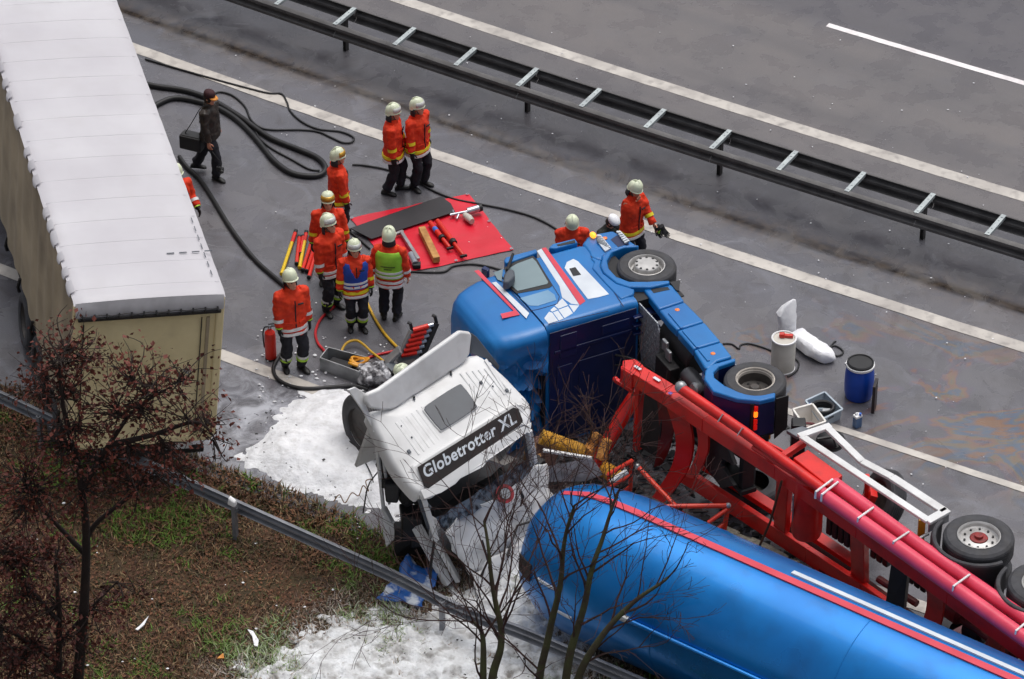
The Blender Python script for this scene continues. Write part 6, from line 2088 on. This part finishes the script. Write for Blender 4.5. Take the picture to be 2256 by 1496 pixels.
# white bags
c = G(1733, 742)
def sack(P, wid, thk, ax, seed):
    """rings of rounded rectangles along P; ax = sideways direction of the sack"""
    rings = []
    m = len(P)
    for i in range(m):
        t = (P[min(i + 1, m - 1)] - P[max(i - 1, 0)]).normalized()
        a = (V(ax) - t * V(ax).dot(t)).normalized()
        b = t.cross(a)
        r = []
        for k in range(24):
            q = 2 * pi * k / 24
            ca, sa = cos(q), sin(q)
            r.append(P[i] + a * math.copysign(abs(ca) ** .45, ca) * wid[i] + b * math.copysign(abs(sa) ** .6, sa) * thk[i])
        rings.append(r)
    mb = MB().loft(rings)
    mb.v = [p + noise.noise_vector(p * 6 + V((seed, 0, 0))) * .022 + noise.noise_vector(p * 15 + V((seed, 0, 0))) * .012 for p in mb.v]
    return mb
P = [c + V(q) for q in ((0, 0, 0), (0, 0, .06), (0, 0, .2), (-.01, 0, .36), (-.02, .01, .46), (.02, .03, .56), (.07, .05, .65), (.11, .07, .72))]
tag(sack(P, [.11, .135, .14, .15, .165, .13, .08, .03], [.1, .125, .135, .135, .12, .085, .045, .015], (1, .25, 0), 1).build('white_sack', M_BAG, smooth=25), 'white sack standing upright behind the white drum', 'sack')
P = spline([G(1752, 736, .14), G(1770, 750, .15), G(1790, 766, .14), G(1812, 778, .12), G(1828, 783, .09), G(1836, 781, .06)], 4)
n_ = len(P)
tag(sack(P, list(np.interp(np.linspace(0, 1, n_), [0, .06, .6, .85, 1], [.10, .16, .165, .12, .03])), list(np.interp(np.linspace(0, 1, n_), [0, .06, .6, .85, 1], [.07, .12, .12, .08, .02])), (.5, .85, 0), 4).build('white_sack', M_BAG, smooth=25), 'white sack lying on its side beside the drum', 'sack')
hose('cable', 'coiled black cable at the end of the lying sack', 'cable', [(1820, 775), (1835, 762), (1848, 765), (1858, 775), (1850, 783), (1835, 782), (1826, 772), (1836, 755), (1842, 752)], .014, M_HOSE)
hose('cable', 'black cable beside the white drum', 'cable', [(1752, 790), (1760, 800), (1756, 815), (1745, 825), (1735, 830)], .014, M_HOSE)
hose('cable', 'black cable from the skirt panels to the white drum', 'cable', [(1592, 757), (1612, 758), (1628, 768), (1632, 760), (1650, 757), (1680, 765), (1705, 775)], .014, M_HOSE)
# crates
def crate(R4, h, m, label, name):
    """R4: the four rim corners at height h; the sides taper to the bottom"""
    U = V((0, 0, 1))
    cx = sum(R4, V((0, 0, 0))) / 4
    cx.z = 0
    t = thing(name, label, 'crate', loc=(cx.x, cx.y, 0))
    P2 = [V((p.x, p.y, 0)) for p in R4]
    P4 = [p.lerp(cx, .10) for p in P2]
    for i in range(4):
        p, q, p2, q2 = P4[i], P4[(i + 1) % 4], P2[i], P2[(i + 1) % 4]
        MB().add([p, q, q2 + U * h, p2 + U * h] + [v.lerp(cx, .04) for v in (p, q)] + [(q2 + U * h).lerp(cx + U * h, .04), (p2 + U * h).lerp(cx + U * h, .04)],
                 [(0, 1, 2, 3), (7, 6, 5, 4), (0, 4, 5, 1), (1, 5, 6, 2), (2, 6, 7, 3), (3, 7, 4, 0)]).build('side', m, t, world=True, smooth=0)
        MB().bar(p2 + U * (h - .01), q2 + U * (h - .01), .035, .03).build('rim', m, t, world=True, smooth=0, bevel=.006)
        mid = p.lerp(p2, .75).lerp(q.lerp(q2, .75), .5) + U * h * .72
        out = (mid - cx)
        out.z = 0
        out.normalize()
        e = (q - p).normalized() * .06
        MB().bar(mid + out * .006 - e, mid + out * .006 + e, .012, .03).build('handle_slot', M_GREY, t, world=True, smooth=0)
    MB().prism([v + U * .01 for v in P4], U * .015).build('bottom', m, t, world=True, smooth=0)
    return t, cx
t, cx = crate([G(1775, 882, .22), G(1817, 863, .22), G(1856, 901, .22), G(1806, 926, .22)], .22, M_CRATE, 'grey plastic crate with black gear inside', 'grey_crate')
lying('coiled_gear', 'coiled black hose and gear inside the grey crate', 'gear', [
    ('coil', MB().tube([cx + V((.17 * cos(q), .14 * sin(q), .09 + .003 * i)) for i, q in enumerate([2 * pi * k / 16 for k in range(40)])], .028, 8), M_HOSE, {}),
    ('fitting', MB().box(cx + V((.05, -.07, .14)), (.14, .1, .08)), M_ALU, dict(smooth=0, bevel=.01)),
    ('blue_cap', MB().lathe([(.035, 0), (.035, .04)], cx + V((-.2, .08, .14)), n=12), M_STICK, {})], (cx.x, cx.y, .02))
t, cx = crate([G(1747, 901, .34), G(1790, 889, .34), G(1819, 928, .34), G(1776, 943, .34)], .34, M_CRATEW, 'white plastic tub with rope standing against the grey crate', 'white_crate')
lying('coiled_rope', 'small maroon rope lying in the white tub', 'gear', [('rope', MB().tube([cx + V((.12 * cos(q) - .02, .05 * sin(q), .14)) for q in [2 * pi * k / 12 for k in range(12)]], .025, 6, closed=True), mat('rope_maroon', (110, 60, 64), rough=.8), {})], (cx.x, cx.y, .02))
# canister
c = G(1888, 940)
t = thing('canister', 'small blue-grey canister with white top and bright blue cap', 'canister', loc=(c.x, c.y, 0))
Rz = MX.Rotation(.6, 3, 'Z')
MB().box((0, 0, .1), (.13, .1, .2), Rz).build('body', mat('canister_bluegrey', (84, 112, 150), (66, 92, 130), rough=.4, scale=6), t, smooth=0, bevel=.015)
MB().box((0, 0, .22), (.13, .1, .05), Rz).box((-.02, 0, .26), (.05, .03, .05), Rz).build('top', M_WHITE_PL, t, smooth=0, bevel=.012)
MB().lathe([(.022, 0), (.022, .04)], (.04, -.01, .24), n=12).build('cap', M_STICK, t)

# ================================================================== WRECKAGE BETWEEN THE VEHICLES
# orange-red tube ladder torn off the tank
pts = dict(a=(1405, 1028, 1.15), b=(1452, 1078, .95), c=(1512, 1140, .8), d=(1548, 1178, .6), e=(1450, 1116, .9), f=(1604, 1114, .9), g=(1560, 1152, .7), h=(1602, 1122, .85), i=(1592, 1190, .3), j=(1562, 1180, .5), k=(1600, 1150, .6), l=(1585, 1205, .2))
lad = thing('tube_ladder', 'broken orange-red tube ladder between chassis and tank', 'ladder', loc=G(1530, 1200))
for nm, u, v, r in (('rail', 'a', 'd', .04), ('rail', 'e', 'f', .04), ('rung', 'g', 'h', .035), ('rail', 'f', 'i', .04), ('rung', 'j', 'k', .035), ('rung', 'i', 'l', .035)):
    MB().tube([G(*pts[u]), G(*pts[v])], r, 10).build(nm, M_ORANGE, lad, world=True)
for u in ('a', 'f'):
    MB().sphere(G(*pts[u]), .05, 8, 6).build('joint', M_ALU, lad, world=True)
MB().sphere(G(1498, 1118, .87), .06, 8, 6).build('joint', M_BLACK, lad, world=True)
lad2 = thing('tube_bracket', 'small broken red tube bracket with a white bar near the tank end', 'bracket', loc=G(1370, 1090))
for (a, b, r, m) in (((1340, 1045, .9), (1394, 1014, 1.1), .035, M_ORANGE), ((1392, 1015, 1.1), (1388, 1080, .5), .035, M_ORANGE), ((1345, 1072, .7), (1392, 1046, .85), .03, M_ORANGE), ((1345, 1062, .85), (1382, 1038, 1.0), .045, M_WHITE), ((1340, 1045, .9), (1345, 1085, .5), .03, M_ORANGE), ((1372, 1085, .5), (1392, 1068, .6), .03, M_ORANGE)):
    MB().tube([G(*a), G(*b)], r, 10).build('bar', m, lad2, world=True)
# thick red stanchion with splintered wood
st = thing('red_stanchion', 'thick red leaning tube with scraped paint by the chassis coupling end', 'wreckage', loc=G(1340, 1000))
MB().tube([G(1400, 872, 1.35), G(1372, 915, 1.1), G(1340, 972, .75), G(1308, 1030, .4)], [.12, .125, .12, .11], 16).build('tube', mat('stanchion_red', (214, 30, 14), (196, 22, 10), rough=.4, scale=2, dirt=.5, dcol=(110, 80, 60), dscale=6), st, world=True)
M_SPL = mat('splintered_wood', (224, 160, 86), (186, 120, 56), rough=.85, scale=8, bump=.02, bscale=18)
rnd = random.Random(4)
for k, (a, b, w) in enumerate((((1318, 955, .9), (1292, 1010, .55), .16), ((1340, 968, .9), (1322, 1012, .6), .14), ((1300, 985, .75), (1284, 1002, .55), .12), ((1336, 1000, .6), (1312, 1026, .4), .16))):
    tag(MB().bar(G(*a), G(*b), w, .12).jig(.03, 7, k).build('splintered_board', M_SPL, smooth=0, bevel=.006),
        ['longest splintered pale board beside the red tube', 'splintered board overlapping the red tube', 'shortest broken board stub above the yellow duct', 'splintered board end under the red tube'][k], 'board')
# yellow corrugated duct
def duct(pts, r, label):
    P = spline([G(*p) for p in pts], 14)
    m = len(P)
    rr = [r * (1.0 if i % 2 else .86) for i in range(m)]
    tag(MB().tube(P, rr, 14).build('corrugated_duct', mat('duct_yellow', (214, 164, 62), (190, 138, 46), rough=.6, scale=6, dirt=.3, dcol=(120, 84, 40)) if 'duct_yellow' not in MATS else MATS['duct_yellow'], smooth=20), label, 'duct')
duct([(1192, 962, .95), (1225, 974, .85), (1258, 986, .75), (1284, 996, .65)], .13, 'yellow corrugated duct torn out beside the white cab')
duct([(1324, 1030, .55), (1345, 1042, .5), (1362, 1056, .4)], .14, 'yellow corrugated duct end beside the small tube bracket')
lump('torn_lining', 'brownish torn lining stuck between white cab and yellow duct', 'wreckage', (1190, 1020), (.22, .2, .3), .5, mat('lining', (150, 116, 104), (104, 76, 68), rough=.9, scale=8), 8, f=5, z=.3)
# concrete kerb pieces and rubble in the gap
M_CONC = mat('concrete', (150, 146, 132), (124, 120, 106), rough=.9, scale=10, bump=.02, bscale=30)
rnd = random.Random(9)
k = 0
for (x, y, s) in ((1640, 1200, .34), (1672, 1212, .4), (1710, 1230, .38), (1740, 1248, .3), (1775, 1268, .26), (1795, 1285, .3), (1830, 1300, .22), (1610, 1180, .26)):
    c = G(x, y, .08)
    tag(MB().box(c, (s, s * .6, .18), MX.Rotation(-.55 + rnd.uniform(-.2, .2), 3, 'Z')).jig(.03, 5, k).build('concrete_chunk', M_CONC, smooth=0, bevel=.015),
        'broken concrete piece on the ground between the chassis and the tank', 'rubble', group='concrete pieces between chassis and tank')
    k += 1
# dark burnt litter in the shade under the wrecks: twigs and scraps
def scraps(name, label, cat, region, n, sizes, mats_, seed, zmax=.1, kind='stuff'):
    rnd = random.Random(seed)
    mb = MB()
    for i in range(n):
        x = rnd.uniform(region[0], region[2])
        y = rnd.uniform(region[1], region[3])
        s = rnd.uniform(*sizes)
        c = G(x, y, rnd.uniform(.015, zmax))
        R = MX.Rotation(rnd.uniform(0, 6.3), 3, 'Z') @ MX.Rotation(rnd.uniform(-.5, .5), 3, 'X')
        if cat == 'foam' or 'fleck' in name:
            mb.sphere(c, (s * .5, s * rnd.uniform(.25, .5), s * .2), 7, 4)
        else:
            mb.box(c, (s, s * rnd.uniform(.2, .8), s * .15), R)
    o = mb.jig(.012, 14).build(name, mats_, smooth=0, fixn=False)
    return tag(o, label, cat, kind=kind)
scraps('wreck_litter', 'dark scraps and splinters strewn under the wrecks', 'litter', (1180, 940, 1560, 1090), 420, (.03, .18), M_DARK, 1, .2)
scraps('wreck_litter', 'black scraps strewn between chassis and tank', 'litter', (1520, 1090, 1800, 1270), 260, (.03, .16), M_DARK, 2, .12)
scraps('pale_flecks', 'small pale flecks of debris scattered over the road', 'litter', (480, 60, 2256, 1080), 230, (.012, .04), M_BAG, 3, .03)
scraps('pale_flecks', 'small pale scraps scattered over the grass', 'litter', (0, 1080, 900, 1496), 60, (.02, .06), M_BAG, 4, .14)
scraps('foam_specks', 'dark specks of dirt on the foam', 'litter', (540, 900, 830, 1100), 130, (.01, .045), M_DARK, 5, .2)
scraps('foam_specks', 'dark specks of dirt on the foam by the rail', 'litter', (640, 1380, 1260, 1496), 160, (.01, .04), M_DARK, 6, .2)
scraps('wreck_litter', 'black scraps and wires strewn over the white front panel', 'litter', (1000, 1110, 1220, 1290), 150, (.02, .11), M_DARK, 12, .9) if False else None
scraps('foam_bits', 'loose blobs of foam on the wet road', 'foam', (560, 740, 860, 900), 90, (.02, .07), M_FOAM, 7, .02)
for (a, label, nm) in (([(298, 1388), (308, 1380), (328, 1358), (318, 1378), (304, 1390)], 'long pale sliver of plastic on the grass', 'plastic_sliver'),
                       ([(545, 1388), (558, 1392), (570, 1412), (568, 1426), (560, 1424), (556, 1404)], 'curved white plastic strip on the frosted grass', 'plastic_strip'),
                       ([(478, 1452), (492, 1440), (494, 1452)], 'small orange-brown scrap on the grass', 'plastic_scrap')):
    tag(MB().prism([G(x, y, .13) for x, y in a], V((0, 0, .02))).build(nm, M_BAG if 'white' in label or 'pale' in label else M_SPL, smooth=0, bevel=.004), label, 'debris')
# torn blue panel under the verge rail
bp_ = sheet((G(905, 1228, .25), G(965, 1262, .3), G(905, 1335, .06), G(835, 1318, .08)), 16, 14, .1, 3.5, 'panel_sheet', mat('torn_blue', (40, 96, 168), (196, 206, 216), rough=.4, scale=5, lo=.5, hi=.62), None) if False else None
t = thing('wrecked_blue_panel', 'torn blue panel smeared with foam beneath the verge rail', 'wreckage', loc=G(895, 1290))
sheet((G(895, 1228, .3), G(968, 1262, .3), G(925, 1335, .1), G(832, 1318, .12)), 18, 14, .09, 3.5, 'sheet', mat('torn_blue', (36, 92, 166), (206, 212, 220), rough=.4, scale=5, lo=.52, hi=.66), t)
o = hose('cable', 'thin black wires trailing from the white cab onto the foam', 'cable', [(760, 965, .15), (785, 985, .15), (800, 1010, .15), (818, 1045, .2), (822, 1062, .3)], .01, M_HOSE, n=6)
hose('cable', 'curly brown wire on the foam beside the cab wreck', 'cable', [(735, 1105, .1), (748, 1090, .15), (760, 1108, .1), (775, 1086, .16), (790, 1092, .1), (800, 1070, .2), (812, 1082, .2), (806, 1060, .3), (822, 1055, .3)], .009, mat('wire_brown', (110, 80, 50), rough=.6), n=6)

# ================================================================== TREES
M_BARK = mat('bark', (62, 52, 42), (72, 76, 44), rough=.9, scale=5, bump=.01, bscale=30)
M_BARK2 = mat('bark_dark', (46, 34, 30), (34, 26, 24), rough=.9, scale=5, bump=.01, bscale=30)
M_TWIG = mat('twig', (54, 38, 34), (66, 40, 38), rough=.9, scale=4)
M_LEAF = mat('leaf_redbrown', (96, 42, 30), (62, 26, 22), rough=.7, scale=3)
M_LEAF2 = mat('leaf_rust', (112, 52, 38), (78, 34, 27), rough=.7, scale=3)
def grow(rnd, p, d, r, L, depth, out, tips, gravity=.0, spread=.55, wob=.25, minr=.004, kids=(2, 3)):
    n = max(3, int(L / .18))
    pts, rs = [p.copy()], [r]
    q = p.copy()
    dd = d.copy()
    for i in range(n):
        dd = (dd + V((rnd.gauss(0, wob), rnd.gauss(0, wob), rnd.gauss(0, wob) + gravity)) * .35).normalized()
        q = q + dd * (L / n)
        pts.append(q.copy())
        rs.append(max(minr, r * (1 - .45 * (i + 1) / n)))
        if depth > 0 and i >= 1 and rnd.random() < .45:
            ax = V((rnd.gauss(0, 1), rnd.gauss(0, 1), rnd.gauss(0, .6)))
            nd = (dd + (ax - dd * ax.dot(dd)).normalized() * rnd.uniform(spread, spread * 1.6)).normalized()
            grow(rnd, q.copy(), nd, max(minr, rs[-1] * .55), L * rnd.uniform(.45, .7), depth - 1, out, tips, gravity, spread, wob, minr, kids)
    out.append((pts, rs))
    tips.append((pts, depth))
    if depth > 0:
        for _ in range(rnd.choice(kids)):
            ax = V((rnd.gauss(0, 1), rnd.gauss(0, 1), rnd.gauss(0, .6)))
            nd = (dd + (ax - dd * ax.dot(dd)).normalized() * rnd.uniform(spread * .5, spread)).normalized()
            grow(rnd, q.copy(), nd, max(minr, rs[-1] * .8), L * rnd.uniform(.55, .8), depth - 1, out, tips, gravity, spread, wob, minr, kids)
def bare_tree(label, stems, seed, depth=3, r0=.075, Ls=1.0):
    b = stems[0][0]
    t = thing('bare_tree', label, 'tree', loc=(b.x, b.y, 0), group=None)
    rnd = random.Random(seed)
    for path, r1 in [(s, r0 * .4) for s in stems]:
        P = spline(path, 8)
        P = [p + noise.noise_vector(p * 1.5) * .04 for p in P]
        m = len(P)
        MB().tube(P, list(np.linspace(r0, r1 * .6, m)), 9).build('trunk', M_BARK, t, world=True, smooth=60)
        br, tips = [], []
        for i in range(m // 4, m):
            if rnd.random() < .55 or i == m - 1:
                dd = (P[min(i + 1, m - 1)] - P[max(0, i - 1)]).normalized()
                ax = V((rnd.gauss(0, 1), rnd.gauss(0, .8), rnd.gauss(0, .4)))
                nd = (dd * .9 + (ax - dd * ax.dot(dd)).normalized() * rnd.uniform(.4, .9)).normalized()
                grow(rnd, P[i].copy(), nd, .02 if i < m * .7 else .014, rnd.uniform(.6, 1.3) * Ls, depth if i > m * .3 else depth - 1, br, tips, .06, .55, .3, .0035, (1, 2))
        mb = MB()
        for pts, rs in br:
            mb.tube(pts, rs, 4, caps=False)
        mb.build('crown', M_TWIG, t, world=True, smooth=60, fixn=False)
    return t
bare_tree('slender bare tree with mossy trunks growing before the blue tank', [
    [G(1180, 1620, .0), G(1185, 1500, .9), G(1225, 1330, 2.2), G(1245, 1210, 3.1), G(1262, 1110, 3.9)],
    [G(1230, 1630, .0), G(1255, 1450, 1.4), G(1290, 1310, 2.5), G(1325, 1190, 3.3), G(1365, 1080, 4.0)],
    [G(1240, 1630, .0), G(1290, 1460, 1.3), G(1380, 1340, 2.2), G(1470, 1270, 2.7)]], 21)
bare_tree('smaller bare tree with a kinked trunk rising from the foam', [
    [G(1075, 1610, .0), G(1085, 1490, .8), G(1105, 1420, 1.3), G(1096, 1340, 1.9), G(1082, 1240, 2.6), G(1068, 1150, 3.2)],
    [G(1060, 1600, .0), G(1064, 1500, .7), G(1060, 1400, 1.4), G(1040, 1370, 1.6)]], 5)
# red-brown leafed tree
def leaf_tree(label, trunk, r0, limbs, seed, clumps, nleaf, m_leaf, size=(.05, .10)):
    b = trunk[0]
    t = thing('leafy_tree', label, 'tree', loc=(b.x, b.y, 0))
    rnd = random.Random(seed)
    P = spline(trunk, 8)
    MB().tube(P, list(np.linspace(r0, r0 * .35, len(P))), 10).build('trunk', M_BARK2, t, world=True, smooth=60)
    for path in limbs:
        Q = spline(path, 6)
        MB().tube(Q, list(np.linspace(r0 * .5, r0 * .15, len(Q))), 8).build('limb', M_BARK2, t, world=True, smooth=60)
    tw = MB()
    lv = MB()
    nodes = P + [q for path in limbs for q in spline(path, 6)]
    vs, fs = [], []
    for (x, y, z, rx, rz, w) in clumps:
        c = G(x, y, z)
        near = min(nodes, key=lambda q: (q - c).length)
        for k in range(int(11 * w)):
            e = c + V((rnd.gauss(0, rx * .55), rnd.gauss(0, rx * .5), rnd.gauss(0, rz * .55)))
            st_ = near.lerp(c, rnd.uniform(0, .7))
            mid = st_.lerp(e, .5) + V((rnd.gauss(0, .12), rnd.gauss(0, .12), rnd.gauss(0, .1)))
            pts = spline([st_, mid, e], 4)
            tw.tube(pts, list(np.linspace(.011, .003, len(pts))), 4, caps=False)
            for j in range(int(nleaf)):
                u = rnd.uniform(.35, 1.0) ** .7
                p = pts[min(int(u * (len(pts) - 1)), len(pts) - 1)] + V((rnd.gauss(0, .07), rnd.gauss(0, .07), rnd.gauss(0, .07)))
                s = rnd.uniform(*size)
                a = V((rnd.gauss(0, 1), rnd.gauss(0, 1), rnd.gauss(-.6, .8))).normalized()
                bb = a.orthogonal().normalized()
                bb = (bb * cos(rnd.uniform(0, 6)) + a.cross(bb) * sin(rnd.uniform(0, 6)))
                o = len(vs)
                n_ = a.cross(bb)
                vs += [p, p + a * s * .5 + bb * s * .32 + n_ * s * .1, p + a * s, p + a * s * .5 - bb * s * .32 + n_ * s * .1]
                fs += [(o, o + 1, o + 2), (o, o + 2, o + 3)]
    tw.build('twigs', M_BARK2, t, world=True, smooth=60, fixn=False)
    lv.v, lv.f = vs, fs
    lv.build('crown', m_leaf, t, world=True, smooth=0, fixn=False)
    return t
leaf_tree('rusty leaved tree whose crown reaches before the box trailer', [G(165, 1640, 0), G(172, 1500, 1.2), G(185, 1340, 2.6), G(190, 1180, 4.0), G(180, 1080, 4.9), G(165, 980, 5.7)], .095,
          [[G(190, 1190, 3.9), G(215, 1150, 4.2), G(290, 1090, 4.7), G(340, 1040, 5.1)],
           [G(180, 1080, 4.9), G(240, 980, 5.7), G(300, 900, 6.3), G(380, 850, 6.7)],
           [G(172, 1030, 5.3), G(140, 900, 6.4), G(130, 800, 7.2)],
           [G(187, 1220, 3.6), G(120, 1150, 4.2), G(60, 1080, 4.8)],
           [G(240, 980, 5.7), G(330, 960, 5.9), G(430, 930, 6.1), G(470, 960, 5.9)]], 31,
          [(150, 745, 7.3, .5, .45, 3), (110, 790, 7.0, .4, .4, 2), (200, 770, 7.1, .4, .4, 2), (260, 800, 6.9, .5, .3, 2.4), (160, 850, 6.6, .6, .4, 3), (60, 840, 6.6, .4, .35, 2), (330, 840, 6.7, .5, .3, 2.6), (420, 830, 6.8, .4, .25, 2),
           (240, 890, 6.3, .6, .4, 3.4), (320, 900, 6.2, .5, .35, 3), (180, 930, 6.1, .6, .4, 3), (400, 900, 6.3, .4, .3, 1.6), (460, 925, 6.1, .35, .3, 1.4), (470, 980, 5.7, .25, .3, 1),
           (120, 980, 5.7, .6, .4, 3), (50, 1010, 5.4, .6, .5, 3), (220, 1010, 5.4, .6, .4, 3), (300, 1000, 5.5, .5, .4, 2.4), (370, 1000, 5.5, .4, .3, 2), (100, 1080, 4.9, .6, .5, 3.4), (30, 1130, 4.5, .6, .5, 3), (190, 1080, 4.9, .6, .4, 2.6), (280, 1070, 5.0, .5, .4, 2.4), (360, 1060, 5.0, .4, .3, 1.8), (420, 1030, 5.3, .3, .3, 1)],
          7, M_LEAF2, (.05, .095))
leaf_tree('dark red leaved bush-like tree at the low end of the verge', [G(120, 1650, 0), G(128, 1500, 1.2), G(130, 1350, 2.4), G(122, 1240, 3.3)], .07,
          [[G(130, 1370, 2.3), G(60, 1290, 2.9), G(20, 1240, 3.3)], [G(128, 1420, 1.9), G(200, 1340, 2.5), G(260, 1280, 2.9)], [G(126, 1460, 1.5), G(40, 1400, 2.0), G(-20, 1370, 2.2)]], 37,
          [(60, 1230, 3.3, .6, .5, 3), (0, 1200, 3.5, .6, .5, 3), (130, 1220, 3.4, .6, .4, 2.6), (40, 1320, 2.6, .6, .5, 3.4), (130, 1330, 2.5, .6, .4, 2.4), (-10, 1400, 2.0, .6, .5, 3), (80, 1420, 1.9, .6, .5, 3), (210, 1340, 2.5, .45, .3, 1.6), (190, 1430, 1.8, .5, .4, 1.6), (10, 1480, 1.4, .6, .5, 3), (110, 1490, 1.3, .6, .4, 2.4), (260, 1290, 2.9, .35, .3, .8)],
          12, M_LEAF, (.05, .095))
# thin twigs standing in the gap before the dark cab wall
bare_tree('thin dark sapling standing between the cab and the red tube', [
    [G(1285, 1075, 0), G(1290, 1010, .5), G(1300, 950, 1.0), G(1296, 900, 1.4)],
    [G(1290, 1075, 0), G(1325, 1000, .6), G(1345, 960, 1.0)]], 17, 1, .014, .28)
